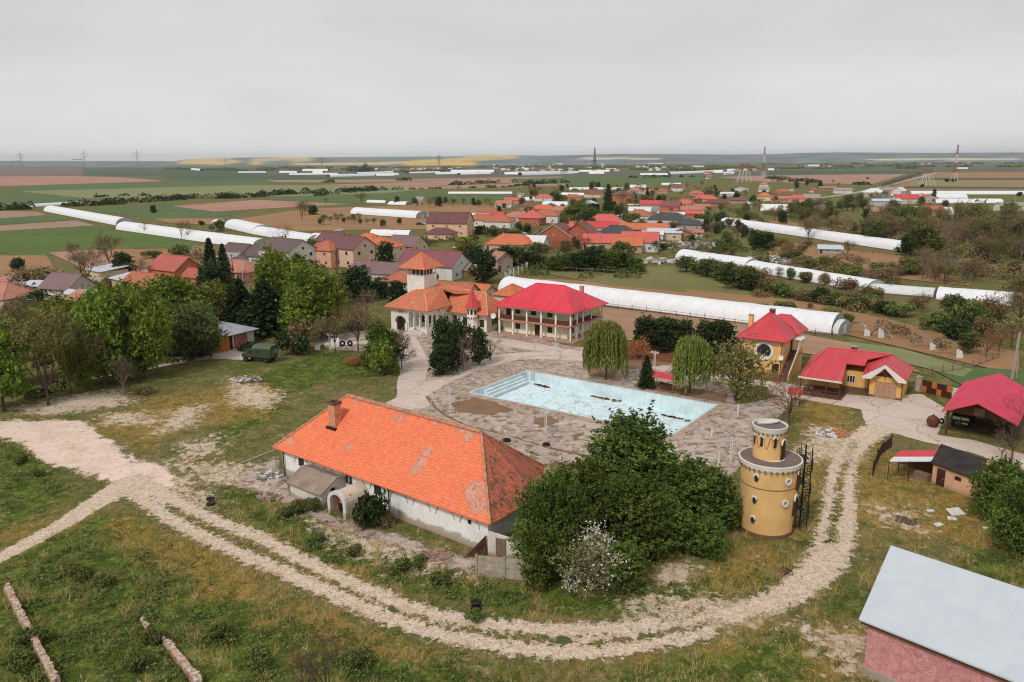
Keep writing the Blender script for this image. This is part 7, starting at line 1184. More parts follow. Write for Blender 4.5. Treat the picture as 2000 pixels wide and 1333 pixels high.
for (px, py, top, wd, lb, cs) in ((1453, 357, 318, 9, 'squat red and white transposition tower on many splayed legs', (PW, PR_)), (1810, 362, 327, 8, 'squat white legged tower beside the straight road', (PW, PR_)), (1101, 357, 326, 7, 'pale grey splayed tower in front of the tall green pylon', (PG, PG)), (32, 328, 310, 8, 'grey trestle frame left of the leftmost pylon', (PG, PG)), (152, 327, 306, 9, 'grey trestle frame on the left skyline', (PG, PG))):
    g = G(px, py); h = HH(top, g); r = thing('trestle_tower', lb, 'pylon', g, 'squat trestle towers'); W_ = wd * np.hypot(*g[:2]) / FPX * 1.2
    for k in range(4 if 'trestle' not in lb else 2):
        x = (k / (3 if 'trestle' not in lb else 1) - .5) * 2
        for y in (-1, 1): mb = MB().at(g); mb.tube([(x * W_ * 1.25, y * W_ * .5, 0), (x * W_ * .55, 0, h * .72)], .45, 4); mb.build('leg', cs[0], r)
    mb = MB().at(g); mb.box(-W_ * .8, W_ * .8, -1, 1, h * .7, h * .76); 
    if 'trestle' not in lb: mb.box(-W_ * .9, W_ * .9, -.6, .6, h * .86, h * .9); mb.tube([(-W_ * .4, 0, h * .76), (-W_ * .4, 0, h)], .3, 4); mb.tube([(W_ * .4, 0, h * .76), (W_ * .4, 0, h)], .3, 4)
    mb.build('platform', cs[1], r)
# parked cars in the village, seen a few pixels long
def car(px, py, deg, col, label):
    g = G(px, py); r = thing('parked_car', label, 'car', g, 'cars parked in the village'); prof = [(-2.1, .35), (2.1, .35), (2.15, .8), (1.3, .92), (.7, 1.42), (-1.1, 1.45), (-1.8, .95), (-2.15, .9)]; mb = MB().at(g, deg); mb.prism([(x, -.85, z) for x, z in prof], (0, 1.7, 0)); mb.build('body', col, r)
    mb = MB().at(g, deg); mb.prism([(x, -.87, z) for x, z in ((1.15, .95), (.65, 1.34), (-1.05, 1.37), (-1.6, .98))], (0, 1.74, 0)); mb.build('windows', GLASS, r)
    for x in (-1.35, 1.35):
        for y in (-.8, .8): mb = MB().at(off(g, deg, x, y, .33), deg); mb.tube([(0, -.1, 0), (0, .1, 0)], .33, 10); mb.build('wheel', METD, r)
CWH, CSI, CBL = flat('car_white', S(228, 228, 228), .3, .03), flat('car_silver', S(170, 174, 178), .3, .03), flat('car_dark', S(60, 64, 70), .3, .03)
car(740, 516, -25, CWH, 'white car parked under the round evergreen by the peach house'); car(1245, 402, 40, CWH, 'white van-like car on the village street near the crimson roof'); car(1256, 396, 40, CSI, 'silver car higher up the same village street'); car(1203, 410, 20, CBL, 'dark car right of the tall conifer'); car(820, 440, -5, CBL, 'dark car left in the row beside the mid field greenhouse'); car(832, 439, -5, CWH, 'white car right in the row beside the mid field greenhouse'); car(1148, 434, 15, CSI, 'silver car at the junction by the coral roofs')
# ================================================================== SMALL THINGS IN THE YARD
# military truck with box body
TK = G(508, 706); TD = math.degrees(math.atan2(*(G(532, 707)[:2] - G(480, 703)[:2])[::-1])); tk = thing('army_truck', 'dark green military truck with a box body parked by the tin roofed shed', 'truck', TK); TGn, TG2 = flat('army_green', S(70, 84, 60), .6, .15, 2), flat('army_green_roof', S(92, 104, 82), .6, .15, 2)
mb = MB().at(TK, TD); mb.prism([(-.6, y_, z_) for y_, z_ in ((-1.15, 1.0), (1.15, 1.0), (1.2, 2.6), (.9, 3.0), (-.9, 3.0), (-1.2, 2.6))], (3.6, 0, 0)); mb.build('box_body', TGn, tk)
mb = MB().at(TK, TD); mb.prism([(-.65, y_, z_) for y_, z_ in ((-1.21, 2.62), (-.91, 3.01), (.91, 3.01), (1.21, 2.62), (.9, 3.12), (-.9, 3.12))], (3.7, 0, 0)); mb.build('box_roof', TG2, tk)
mb = MB().at(TK, TD); mb.prism([(x, -1.05, z_) for x, z_ in ((-.7, .9), (-.7, 2.3), (-1.6, 2.25), (-1.95, 1.7), (-2.9, 1.55), (-3.05, .9))], (0, 2.1, 0)); mb.build('cab', TGn, tk); mb = MB().at(TK, TD); mb.prism([(x, -1.07, z_) for x, z_ in ((-.85, 1.65), (-.85, 2.15), (-1.5, 2.1), (-1.75, 1.68))], (0, 2.14, 0)); mb.build('cab_windows', GLASS, tk)
mb = MB().at(TK, TD); mb.box(-3.1, 3.0, -.7, .7, .7, .98); mb.build('chassis', METD, tk)
for x in (-2.2, 1.9):
    for y in (-1, .95): mb = MB().at(TK, TD); mb.tube([(x, y - .15, .5), (x, y + .15, .5)], .5, 14); wl_ = mb.build('wheel', flat('tyre_rubber', S(40, 38, 38), .9, .2, 4), tk); mb = MB().at(TK, TD); mb.tube([(x, y - .17, .5), (x, y + .17, .5)], .22, 10); mb.build('rim', TGn, wl_)
window(tk, off(TK, TD, 0, -1.2), TD, .4, 1.8, .7, .5, TGn, 0, 1); mb = MB().at(off(TK, TD, 3.0, 0), TD + 90); mb.box(-.8, -.1, -.05, -.003, 1.1, 2.6); mb.build('rear_door', TG2, tk); window(tk, off(TK, TD, 3.0, 0), TD + 90, .5, 1.7, .5, .6, WFR, 0, 1)
# dark truck under the carport
T2 = G(1874, 838); D2 = math.degrees(math.atan2(ayv[1], ayv[0])); t2 = thing('flatbed_truck', 'dark green truck with two white plates on its tailboard under the pink carport', 'truck', T2)
mb = MB().at(T2, D2); mb.box(0, 3.6, -1.1, 1.1, 1.0, 1.15); 
for q_ in ((0, .06, -1.1, 1.1), (.061, 3.6, -1.1, -1.04), (.061, 3.6, 1.04, 1.1)): mb.box(*q_, 1.15, 1.7)
mb.build('cargo_bed', flat('truck_dark_green', S(44, 60, 48), .6, .2), t2); mb = MB().at(T2, D2); mb.prism([(x, -1.05, z_) for x, z_ in ((3.7, .8), (3.7, 2.3), (4.9, 2.3), (5.3, 1.6), (5.7, 1.5), (5.7, .8))], (0, 2.1, 0)); mb.build('cab', flat('truck_dark_green', S(44, 60, 48), .6, .2), t2)
for x in (.9, 4.8):
    for y in (-.95, .95): mb = MB().at(T2, D2); mb.tube([(x, y - .16, .5), (x, y + .16, .5)], .5, 14); mb.build('wheel', flat('tyre_rubber', S(40, 38, 38), .9, .2, 4), t2)
for y in (-.95, .05): mb = MB().at(T2, D2); mb.box(-.04, -.005, y, y + .9, 1.25, 1.6); mb.build('plate', flat('plate_pale_green', S(196, 206, 180), .6, .05), t2)
mb = MB().at(T2, D2); mb.box(-.1, -.02, -.9, -.2, .75, .9); mb.build('number_plate', WMET, t2)
# tyres
def tyre(px, py, label, r=.5, stand=False, z=0, deg=0):
    g = G(px, py); t_ = thing('tyre', label, 'tyre', g, 'old tyres lying about'); mb = MB(); w_ = r * .32; prev = None; n, m_ = 20, 8
    for i in range(n):
        a = 2 * math.pi * i / n; ring = []
        for j in range(m_):
            b = 2 * math.pi * j / m_; rr = r - w_ + w_ * math.cos(b); p = np.array([rr * math.cos(a), rr * math.sin(a), w_ * .9 * math.sin(b)])
            if stand: p = np.array([p[0], p[2], p[1] + r - w_ * .9])
            aa = R(deg); ring.append(mb.V(g + [p[0] * math.cos(aa) - p[1] * math.sin(aa), p[0] * math.sin(aa) + p[1] * math.cos(aa), p[2] + w_ * .9 + z]))
        if prev:
            for j in range(m_): mb.f.append([prev[j], ring[j], ring[(j + 1) % m_], prev[(j + 1) % m_]])
        else: first = ring
        prev = ring
    for j in range(m_): mb.f.append([prev[j], first[j], first[(j + 1) % m_], prev[(j + 1) % m_]])
    mb.build('tread', flat('tyre_rubber', S(40, 38, 38), .9, .2, 4), t_, True); return t_
tyre(990, 862, 'tyre lying flat on the paving right behind the barn ridge end', .55); tyre(1067, 870, 'tyre lying flat on the paving left of the big thicket', .5); tyre(412, 986, 'tyre beside the track at the left verge', .48); tyre(412, 982, 'upper tyre on the left verge stack', .46, z=.3); tyre(669, 677, 'left standing tyre by the yard lamp', .6, True, deg=20); tyre(684, 677, 'right standing tyre by the yard lamp', .62, True, deg=-25); tyre(930, 1190, 'lowest black tyre of the stack inside the bend', .45); tyre(930, 1186, 'top black tyre of the stack inside the bend', .43, z=.3); tyre(1838, 828, 'dark tyre leaning beside the rusty ball', .4, True)
# double lamp posts round the pool
def lamp(px, py, top, label, heads=2):
    g = G(px, py); h = HH(top, g); t_ = thing('lamp_post', label, 'lamp post', g, 'white twin lamp posts round the pool'); mb = MB().at(g); mb.tube([(-.1, 0, 0), (-.1, 0, h)], .055, 6); mb.tube([(.1, 0, 0), (.1, 0, h)], .055, 6); mb.build('post', WMET, t_); mb = MB().at(g, -30); mb.tube([(-.55, 0, h * .86), (.55, 0, h * .86)], .05, 5); mb.build('crossbar', WMET, t_)
    for s_ in (-1, 1): mb = MB().at(g, -30); mb.box(s_ * .5 - .2, s_ * .5 + .2, -.14, .14, h * .86 + .02, h * .86 + .3); mb.build('lamp_head', flat('lamp_grey', S(206, 204, 200), .5), t_)
lamp(879, 798, 757, 'white twin lamp post at the left corner of the pool'); lamp(1066, 846, 800, 'white twin lamp post in front of the pool'); lamp(1086, 704, 668, 'thin white lamp post before the white house'); lamp(645, 684, 651, 'white lamp post by the standing tyres'); lamp(1427, 905, 853, 'white lamp post between the thicket and the pool corner'); lamp(1278, 720, 686, 'white lamp with square heads behind the pointed conifer'); lamp(1340, 700, 663, 'white lamp with square heads in the right willow')
for px, py, top, lb in ((1441, 809, 790, 'white painted stub post behind the pool corner'), (1390, 853, 833, 'white painted stub post right of the pool'), (1404, 905, 880, 'bent white stub post near the thicket'), (1221, 1145, 1128, 'thin white stake at the thicket edge')): g = G(px, py); t_ = thing('bollard', lb, 'post', g, 'white stub posts round the pool'); h = HH(top, g); mb = MB().at(g); mb.tube([(0, 0, 0), (.02, 0, h)], .12, 8); mb.build('shaft', WMET, t_); mb = MB().at(g); mb.tube([(.02, 0, h), (.02, 0, h + .05)], .13, 8); mb.build('cap', CONCR, t_)
# swing bench with red roof
sw = thing('roofed_swing', 'wooden garden swing bench with a small red roof by the pointed conifer', 'swing', G(1298, 764)); g0, g1 = G(1280, 758), G(1317, 767); ang = math.degrees(math.atan2(*(g1 - g0)[:2][::-1])); ln = np.hypot(*(g1 - g0)[:2])
for x in (0, ln):
    for y in (-.7, .7): mb = MB().at(g0, ang); mb.tube([(x, y, 0), (x, y * .15, 2.3)], .07, 5); mb.build('leg', WOODG, sw)
mb = MB().at(g0, ang); mb.shell([[(-.5, -.8, 2.1), (ln + .5, -.8, 2.1), (ln + .5, 0, 2.75), (-.5, 0, 2.75)], [(ln + .5, .8, 2.1), (-.5, .8, 2.1), (-.5, 0, 2.75), (ln + .5, 0, 2.75)]], .06); mb.build('roof', metaltile('swing_red', S(206, 56, 62), .3, .2), sw); mb = MB().at(g0, ang); mb.box(.5, ln - .5, -.3, .3, .5, .57); mb.box(.5, ln - .5, .3, .36, .571, 1.1); mb.build('bench', WOOD, sw)
wl3 = thing('well', 'small red roofed well behind the brown bare tree', 'well', G(1553, 790)); g = G(1553, 790); mb = MB().at(g); mb.lathe([(.55, 0), (.55, .8), (.45, .8), (.45, .2)], 14, capb=False, capt=False); mb.build('well_ring', CONCR, wl3)
for x in (-.6, .6): mb = MB().at(g, -30); mb.tube([(x, 0, 0), (x, 0, 1.9)], .06, 5); mb.build('post', WOOD, wl3)
mb = MB().at(g, -30); mb.shell([[(-1, -.9, 1.8), (1, -.9, 1.8), (1, 0, 2.5), (-1, 0, 2.5)], [(1, .9, 1.8), (-1, .9, 1.8), (-1, 0, 2.5), (1, 0, 2.5)]], .06); mb.build('roof', metaltile('swing_red', S(206, 56, 62), .3, .2), wl3)
# football goal frame on the left
gf = thing('goal_frame', 'pale wooden goal frame with slanting stays under the park trees', 'goal', G(345, 712)); a, b = G(338, 713), G(358, 707); hg = HH(690, a)
for p_ in (a, b): mb = MB(); mb.tube([p_, p_ + [0, 0, hg]], .09, 5); mb.build('post', WOODG, gf)
mb = MB(); mb.tube([a + [0, 0, hg], b + [0, 0, hg]], .1, 5); mb.build('crossbar', WOODG, gf); mb = MB(); mb.tube([b + [0, 0, hg], G(371, 710)], .08, 5); mb.build('stay', WOODG, gf)
# rusty ball, ruined walls, rubble, slabs, small litter
rb = thing('rusty_ball', 'large rusty brown metal ball beside the pink carport', 'ball', G(1821, 834)); g = G(1821, 834); mb = MB().at(g); mb.lathe([(.02, .0), (.35, .06), (.62, .28), (.75, .55), (.8, .8), (.75, 1.05), (.6, 1.32), (.34, 1.52), (.02, 1.6)], 20); mb.build('shell', flat('rusted_iron', S(118, 70, 56), .85, .35, 2.2, c2=S(84, 50, 42)), rb, True); mb = MB().at(g); mb.tube([(0, 0, 1.58), (0, 0, 1.72)], .1, 8); mb.build('stud', METD, rb)
def ruin(a, b, wd, hh_, label, name='ruined_wall'):
    A, B = G(*a), G(*b); r = thing(name, label, 'wall', A); u = B - A; ln = np.linalg.norm(u); u /= ln; v = np.array([-u[1], u[0], 0]); n = int(ln / .35); rg = random.Random(int(a[0])); V_, F_ = [], []
    for i in range(n + 1):
        p = A + u * ln * i / n; hz = hh_ * (1 + .25 * mnoise.noise(Vector((i * .35, a[0], 0)))) * (.35 if i in (0, n) else 1); ww = wd * (.9 + .25 * mnoise.noise(Vector((i * .4, 5, a[0])))); rr_ = rg.uniform(-.04, .04)
        for yy, zz in ((-ww / 2, -.1), (-ww / 2 + rr_, hz * .9), (-ww * .1, hz + rr_), (ww / 2 - rr_, hz * .94), (ww / 2, -.1)): V_.append(p + v * yy + np.array([0, 0, zz]))
    for i in range(n):
        for j in range(4): F_.append([i * 5 + j, (i + 1) * 5 + j, (i + 1) * 5 + j + 1, i * 5 + j + 1])
    mb = MB(); mb.v = V_; mb.f = F_; mb.f.append([0, 1, 2, 3, 4][::-1]); mb.f.append([n * 5 + k for k in range(5)]); mb.build('masonry', flat('ruin_plaster', S(196, 168, 150), .95, .3, 2.2, c2=S(150, 118, 98), bump=.8), r); mb = MB()
    for i in range(int(n * 1.5)): p = A + u * ln * rg.random() + v * rg.uniform(-wd * .4, wd * .4); s_ = rg.uniform(.05, .14); mb.at(p + [0, 0, hh_ * .96], rg.random() * 90); mb.box(-s_, s_, -s_, s_, -.05, s_ * .8)
    mb.build('broken_top', flat('ruin_stone', S(214, 194, 176), .95, .3, 4), r)
ruin((14, 1156), (112, 1345), .5, .75, 'broken plastered wall stub at the bottom left edge'); ruin((322, 1258), (392, 1345), .5, .6, 'shorter broken wall stub at the bottom, right of the first one'); ruin((279, 1214), (287, 1227), .35, .25, 'tiny remnant of wall in the weeds above the shorter stub')
def heap(px, py, wpx, n, cols, label, name='rubble_pile', s=(.1, .3), hh_=.6, kind_='rubble'):
    g = G(px, py); rad = wpx / 2 * math.hypot(g[1], CAMH) / FPX; r = thing(name, label, kind_, g); rg = random.Random(int(px + py)); mbs = [MB() for _ in cols]
    for i in range(n):
        a, q_ = rg.random() * 6.283, rg.random() ** .7; x, y = rad * q_ * math.cos(a), rad * .7 * q_ * math.sin(a); k = rg.randrange(len(cols)) if len(cols) < 3 else (0 if x < 0 else 1) if rg.random() < .8 else 2
        sx, sy, sz = [rg.uniform(*s) for _ in range(3)]; z_ = hh_ * (1 - q_) * rg.random(); mb = mbs[k].at(g + [x, y, z_], rg.random() * 360); mb.prism([(-sx, -sy * .6, 0), (sx * .8, -sy, sz * .2), (sx, sy * .7, sz * .1), (-sx * .7, sy, 0)], (sx * .2, 0, sz * .7))
    for m_, c_ in zip(mbs, cols): 
        if m_.f: m_.build('rubble', c_, r)
wc_, oc_, gc_ = flat('rubble_white', S(224, 220, 214), .9, .2, 3), flat('rubble_orange', S(214, 140, 100), .9, .25, 3), flat('rubble_grey', S(150, 140, 130), .9, .2, 3)
heap(1625, 848, 64, 320, (wc_, oc_, gc_), 'pile of white and orange rubble on the dry grass left of the track'); heap(525, 930, 60, 60, (gc_, wc_), 'low heap of pale rubble left of the barn', hh_=.35); heap(480, 742, 60, 60, (wc_, gc_), 'scattered white scraps on the burnt patch', name='scrap_heap', hh_=.2, s=(.1, .35)); heap(1345, 482, 120, 260, (wc_, gc_), 'sprawl of white junk in the yard behind the village gardens', name='junk_heap', s=(.5, 1.6), hh_=1.5); heap(1500, 510, 130, 110, (wc_, gc_), 'scattered white junk between the shrubs right of the village', name='junk_heap', s=(.4, 1.3), hh_=.8); heap(1272, 512, 110, 90, (wc_, gc_), 'scattered white junk beside the dense green thicket', name='junk_heap', s=(.4, 1.1), hh_=.8)
heap(850, 1085, 70, 90, (gc_, flat('rubble_brick', S(190, 140, 116), .9, .3, 3)), 'crumbled plaster and brick along the foot of the barn', hh_=.2, s=(.06, .2)); heap(525, 975, 40, 50, (flat('rubble_pinkish', S(190, 160, 140), .9, .2, 3), gc_), 'small pinkish soil heap in front of the annex', hh_=.7, s=(.15, .4))
for px, py, w_, d_, dg, lb, sl_ in ((1866, 1004, 1.5, 1.0, 10, 'larger white slab lying in the dry grass', .35), (1859, 1015, .8, .6, -20, 'small white block just below the larger slab', .1), (1833, 1027, .9, .5, 25, 'pair-like flat white slab further left in the grass', .1), (1817, 1000, .7, .4, 5, 'little pale slab left of the larger white slab', .1), (1925, 1033, .5, .3, 0, 'tiny white slab towards the dark bushes', .05), (1531, 1117, 1.2, .9, 35, 'rust brown sheet lying beside the gravel bend', .05), (620, 684, 1.0, .8, 20, 'tilted white scrap sheet on the lawn by the lamp', .8), (655, 678, 1.6, 1.2, 10, 'pale upright slab behind the standing tyres', 1.6)):
    g = G(px, py); r = thing('loose_slab', lb, 'slab', g); mb = MB().at(g, dg); mb.prism([(-w_ / 2, -d_ / 2, .02), (w_ / 2, -d_ / 2, .05), (w_ / 2.1, d_ / 2, sl_), (-w_ / 2, d_ / 2, sl_ * .9)], (0, 0, .09)); mb.build('slab', flat('rust_sheet', S(108, 72, 58), .9, .4, 2) if 'rust' in lb else wc_, r)
# pipe elbows left of the barn, timbers
for px, py, dg in ((560, 938, 30), (566, 941, -15), (555, 944, 70)): g = G(px, py); r = thing('fallen_downpipe', {30: 'upper broken grey downpipe piece at the barn left corner', -15: 'right broken grey downpipe piece at the barn left corner', 70: 'lower broken grey downpipe piece at the barn left corner'}[dg], 'pipe', g); mb = MB().at(g, dg); mb.tube([(-.6, 0, .15), (0, 0, .2), (.5, .2, .1)], .07, 6); mb.build('pipe', METG, r)
# wires between the right pole and the estate
wi = thing('power_cable', 'thin dark overhead cable leaving the large right hand pole', 'cable', G(1976, 742)); a, b = G(1976, 742) + [.25, 0, hp_], G(2300, 700) + [0, 0, 9.]; mb = MB(); mb.tube([a + (b - a) * t - np.array([0, 0, 3 * t * (1 - t)]) for t in np.linspace(0, 1, 10)], .02, 3); mb.build('wire', METD, wi)
# ================================================================== PLANTING
t = tree
# big thicket right of the barn
PROTO['thicket'] = [broad(s, H=9, Rr=4.4, mat='lush', lobes=26, n=24000, ls=.24, z0=.06, thick=.22, trunk=.3) for s in (201, 202, 203)]; KN['thicket'] = ('deciduous_tree', 'dense dark green tree of the thicket')
PROTO['blossombig'] = [broad(204, H=4.6, Rr=3.2, mat='blossom', lobes=14, n=11000, ls=.13, z0=.05, thick=.45, trunk=.12)]; KN['blossombig'] = ('blossoming_tree', 'white blossoming bush')
t('thicket', 1232, 985, 818, 205, 'tallest dense green tree at the top of the thicket beside the pool'); t('thicket', 1150, 1040, 905, 190, 'dense green tree in the middle left of the thicket'); t('thicket', 1075, 1110, 925, 140, 'dense green tree at the left side of the thicket next to the barn'); t('thicket', 1245, 1080, 935, 170, 'dense green tree in the middle right of the thicket'); t('thicket', 1355, 1020, 905, 165, 'dense green tree at the right of the thicket towards the tower'); t('thicket', 1395, 1030, 925, 90, 'slimmer green tree nearest the round tower')
t('lush', 1382, 1088, 1012, 78, 'round green bush at the lower right of the thicket'); t('blossombig', 1150, 1148, 1046, 150, 'white blossoming bush at the foot of the thicket'); t('lush', 1222, 1150, 1060, 90, 'green bush right of the white blossom'); t('lush', 1052, 1145, 1030, 80, 'green bush left of the white blossom'); t('thicket', 1120, 1110, 965, 110, 'dense green tree just behind the white blossom'); t('lush', 1310, 1080, 985, 90, 'green bush in the hollow at the right centre of the thicket')
t('darkbush', 716, 1030, 950, 76, 'dark green creeper bush climbing the barn front beside the cellar'); t('brownbush', 752, 1030, 985, 44, 'dry straw coloured bush at the barn front'); t('bush', 616, 1000, 970, 26, 'small green shrub between annex and cellar entrance'); t('bush', 588, 1000, 978, 50, 'low weed bush before the annex')
# left park
t('park', 8, 800, 622, 110, 'bright green tree cut by the left picture edge'); t('parkopen', 95, 792, 588, 150, 'tall thin-leaved tree with pale branches, leftmost of the park'); t('parkopen', 140, 770, 590, 120, 'thin-leaved tree right behind the leftmost one'); t('park', 205, 752, 552, 100, 'bright green tree left of the centre of the park row'); t('parkopen', 40, 745, 585, 110, 'olive twiggy tree near the left edge'); t('park', 285, 738, 545, 112, 'bright green tree in the centre of the park row'); t('park', 250, 700, 548, 120, 'bright green tree in the back of the park row'); t('parkdark', 322, 694, 575, 95, 'deep green tree over the goal frame'); t('parkmid', 370, 705, 590, 95, 'grey green tree right of the goal frame'); t('parkmid', 412, 700, 608, 62, 'grey green tree overlapping the tin roofed shed'); t('park', 340, 650, 532, 150, 'bright green tree top behind the park row'); t('park', 120, 735, 575, 110, 'bright green tree behind the leftmost thin-leaved trees'); t('parkdark', 240, 745, 570, 90, 'deep green tree between the two bright central park trees'); t('park', 160, 755, 640, 80, 'shorter bright green tree low in the park row'); t('parkmid', 395, 680, 585, 80, 'mid green tree behind the goal frame'); t('green', -5, 760, 640, 90, 'green crown cut by the left edge behind the first tree'); t('yellow', 425, 640, 545, 70, 'yellow green willow-like tree above the tin roofed shed')
t('parkmid', 180, 690, 575, 110, 'mid green tree filling the back of the park on the left'); t('green', 120, 690, 590, 90, 'pale green tree at the back left of the park'); t('parkdark', 20, 700, 610, 90, 'dark green tree at the back by the left edge'); t('olive', 70, 690, 572, 100, 'olive thin tree behind the left edge trees')
t('cedar', 520, 652, 548, 130, 'broad dark cedar behind the tin roofed shed'); t('cedar', 472, 640, 545, 100, 'smaller dark cedar left of the broad one'); t('park', 545, 640, 482, 95, 'tall pale green tree rising over the dark cedar'); t('park', 605, 665, 505, 110, 'tall bright green tree right of the dark cedar'); t('parkdark', 590, 665, 560, 80, 'deep green tree just right of the cedar'); t('park', 640, 660, 530, 85, 'slender bright green tree at the right end of the park'); t('green', 590, 610, 498, 90, 'bright green tree crown behind the right park trees')
t('conifer', 415, 560, 466, 46, 'pointed dark conifer left of the pale pole'); t('conifer', 440, 558, 476, 46, 'pointed dark conifer right of its twin by the pale pole'); t('dark', 420, 590, 505, 70, 'dark shrubby evergreen under the conifers'); t('brownbush', 578, 690, 612, 60, 'brownish dark shrub behind the army truck'); t('darkbush', 575, 694, 640, 60, 'dark evergreen bush right of the army truck')
for q in ((655, 690, 600, 60, 'budding tree with a whitewashed trunk right of the army truck'), (632, 700, 610, 50, 'brown budding tree beside the yard lamp'), (700, 690, 590, 70, 'brown budding tree behind the standing tyres'), (735, 690, 600, 50, 'brown budding tree left of the green bushes')): t('budding', *q)
t('barepale', 715, 640, 560, 80, 'pale bare tree with spreading limbs in front of the dark evergreens'); t('barepale', 690, 650, 575, 60, 'pale bare tree left of the spreading one')
t('dark', 700, 590, 516, 70, 'round dark evergreen behind the pale bare trees'); t('dark', 750, 580, 540, 60, 'low dark evergreen left of the mansion'); t('dark', 775, 590, 546, 44, 'small dark evergreen touching the mansion left side'); t('dark', 755, 540, 468, 42, 'round evergreen in front of the orange hip roofed house'); t('conifer', 712, 520, 492, 18, 'little cone cypress by the peach balcony house')
t('lush', 742, 728, 626, 70, 'bright leafy bush tree on the lawn in front of the mansion'); t('green', 748, 735, 660, 50, 'fresh green bush at the foot of the leafy lawn tree'); t('budding', 785, 722, 640, 56, 'brown twiggy tree with a white trunk right of the leafy lawn tree'); t('dark', 770, 705, 645, 44, 'dark evergreen between the lawn trees'); t('rustbush', 700, 712, 690, 44, 'rusty twiggy bush left of the leafy lawn tree')
t('dark', 868, 728, 612, 55, 'dark juniper column at the left of the group facing the mansion'); t('dark', 866, 732, 668, 60, 'low dark juniper at the front of the group facing the mansion'); t('dark', 895, 715, 618, 55, 'dark juniper in the middle of the group facing the mansion'); t('dark', 935, 712, 636, 40, 'dark juniper at the right of the group facing the mansion'); t('barepale', 905, 726, 650, 80, 'bare grey bush in the juniper group'); t('bare', 958, 705, 652, 50, 'small bare tree right of the juniper group')
# pool side
t('willow', 1183, 742, 626, 84, 'left weeping willow beside the pool corner'); t('willow', 1347, 768, 655, 84, 'right weeping willow behind the pool'); t('conifer', 1262, 757, 694, 44, 'small pointed conifer behind the pool'); t('walnut', 1438, 782, 658, 130, 'big olive leaved tree with a whitewashed trunk behind the pool corner'); t('dark', 1375, 690, 622, 50, 'dark evergreen left of the two storey yellow house'); t('dark', 1408, 690, 622, 60, 'dark evergreen close to the two storey yellow house'); t('dark', 1262, 680, 614, 60, 'leftmost dark evergreen of the clump behind the pool'); t('dark', 1298, 685, 616, 70, 'middle dark evergreen of the clump behind the pool'); t('dark', 1335, 680, 622, 50, 'rightmost dark evergreen of the clump behind the pool'); t('rustbush', 1250, 700, 652, 50, 'reddish twiggy bush between willow and evergreens'); t('rustbush', 1222, 700, 660, 40, 'reddish twiggy bush just right of the left willow')
t('barered', 1540, 832, 738, 120, 'brown bare tree behind the round tower'); t('budding', 1325, 758, 710, 40, 'thin budding shrub near the swing bench')
t('bare', 1975, 905, 790, 90, 'leafless tree in front of the pink carport'); t('bare', 1990, 860, 760, 80, 'leafless tree at the right edge over the pink carport'); t('barepale', 1955, 900, 840, 60, 'small leafless tree by the peach shed')
t('barepale', 243, 772, 690, 60, 'lone bare sapling on the lawn in front of the park'); t('olivebush', 278, 772, 750, 34, 'small wiry bush right of the lone bare sapling')
t('thicket', 1950, 1010, 900, 110, 'dark green bush mass right of the peach shed'); t('thicket', 1990, 1080, 930, 110, 'grey green bush mass at the right edge'); t('thicket', 2010, 1060, 970, 90, 'dark green bush cut by the right edge')
t('bare', 640, 1390, 1225, 130, 'leafless brushwood at the bottom edge'); t('bare', 600, 1400, 1260, 110, 'pale leafless brushwood at the bottom left of centre')
t('pink', 30, 590, 538, 60, 'pale blossoming bush on the left'); t('darkbush', 70, 600, 560, 60, None); t('brownbush', 85, 560, 512, 80, None); t('brownbush', 45, 560, 515, 60, None); t('darkbush', 35, 530, 500, 30, None)
t('budding', 175, 560, 470, 70, 'tall brown budding tree left in the gardens'); t('budding', 215, 530, 448, 60, 'tall brown budding tree with a dark stem behind the tin roofs'); t('budding', 160, 545, 490, 50, None); t('dark', 243, 545, 490, 46, 'round green evergreen behind the tin roofed house'); t('budding', 275, 548, 500, 46, None); t('bush', 350, 498, 475, 44, None); t('pink', 385, 500, 480, 34, None); t('bush', 300, 505, 488, 34, None); t('budding', 145, 510, 470, 34, None)
t('bare', 283, 458, 428, 22, 'leafless tree standing before the upper left greenhouse'); t('bare', 355, 470, 428, 26, None); t('bare', 367, 470, 422, 34, 'tall leafless tree before the lower left greenhouse'); t('bush', 427, 452, 428, 28, None); t('dark', 300, 417, 400, 14, 'lone round tree in the green field'); t('darkbush', 395, 440, 430, 16, None)
t('bare', 557, 480, 432, 60, 'tall leafless tree in front of the wide arched greenhouse'); t('bush', 596, 500, 470, 34, None); t('mid', 610, 505, 466, 30, None); t('yellow', 538, 540, 490, 46, None)
# orchard and field trees in the middle
t('bare', 590, 430, 392, 40, None); t('olive', 596, 420, 390, 36, None); t('dark', 612, 420, 400, 20, None); t('bare', 636, 400, 384, 20, None); t('budding', 707, 402, 374, 26, 'brown budding tree at the tip of the green strip'); t('olive', 632, 440, 418, 24, None)
for i, (x, y) in enumerate([(625, 440), (645, 436), (660, 436), (672, 437), (680, 436), (692, 438), (704, 439), (717, 440), (730, 442), (750, 443), (635, 432), (655, 430), (690, 430), (668, 430), (700, 431)]): t('olive' if i % 3 else 'mid', x, y, None, None, None, h=3.6 + (i % 3) * .6, group='small orchard trees on the brown field')
for x, y, h_ in ((748, 445, 4.5), (780, 440, 4), (877, 438, 6)): t('mid', x, y, h=h_)
for i, (x, y, h_) in enumerate([(756, 402, 8), (776, 400, 9), (810, 402, 8), (840, 405, 9), (850, 403, 11), (858, 404, 10), (870, 400, 8), (885, 405, 9), (905, 402, 8), (925, 402, 8), (935, 405, 7), (950, 402, 8), (960, 408, 7), (975, 415, 6), (985, 410, 6)]): t(('budding', 'dark', 'mid', 'olive')[i % 4], x, y, h=h_ * .8)
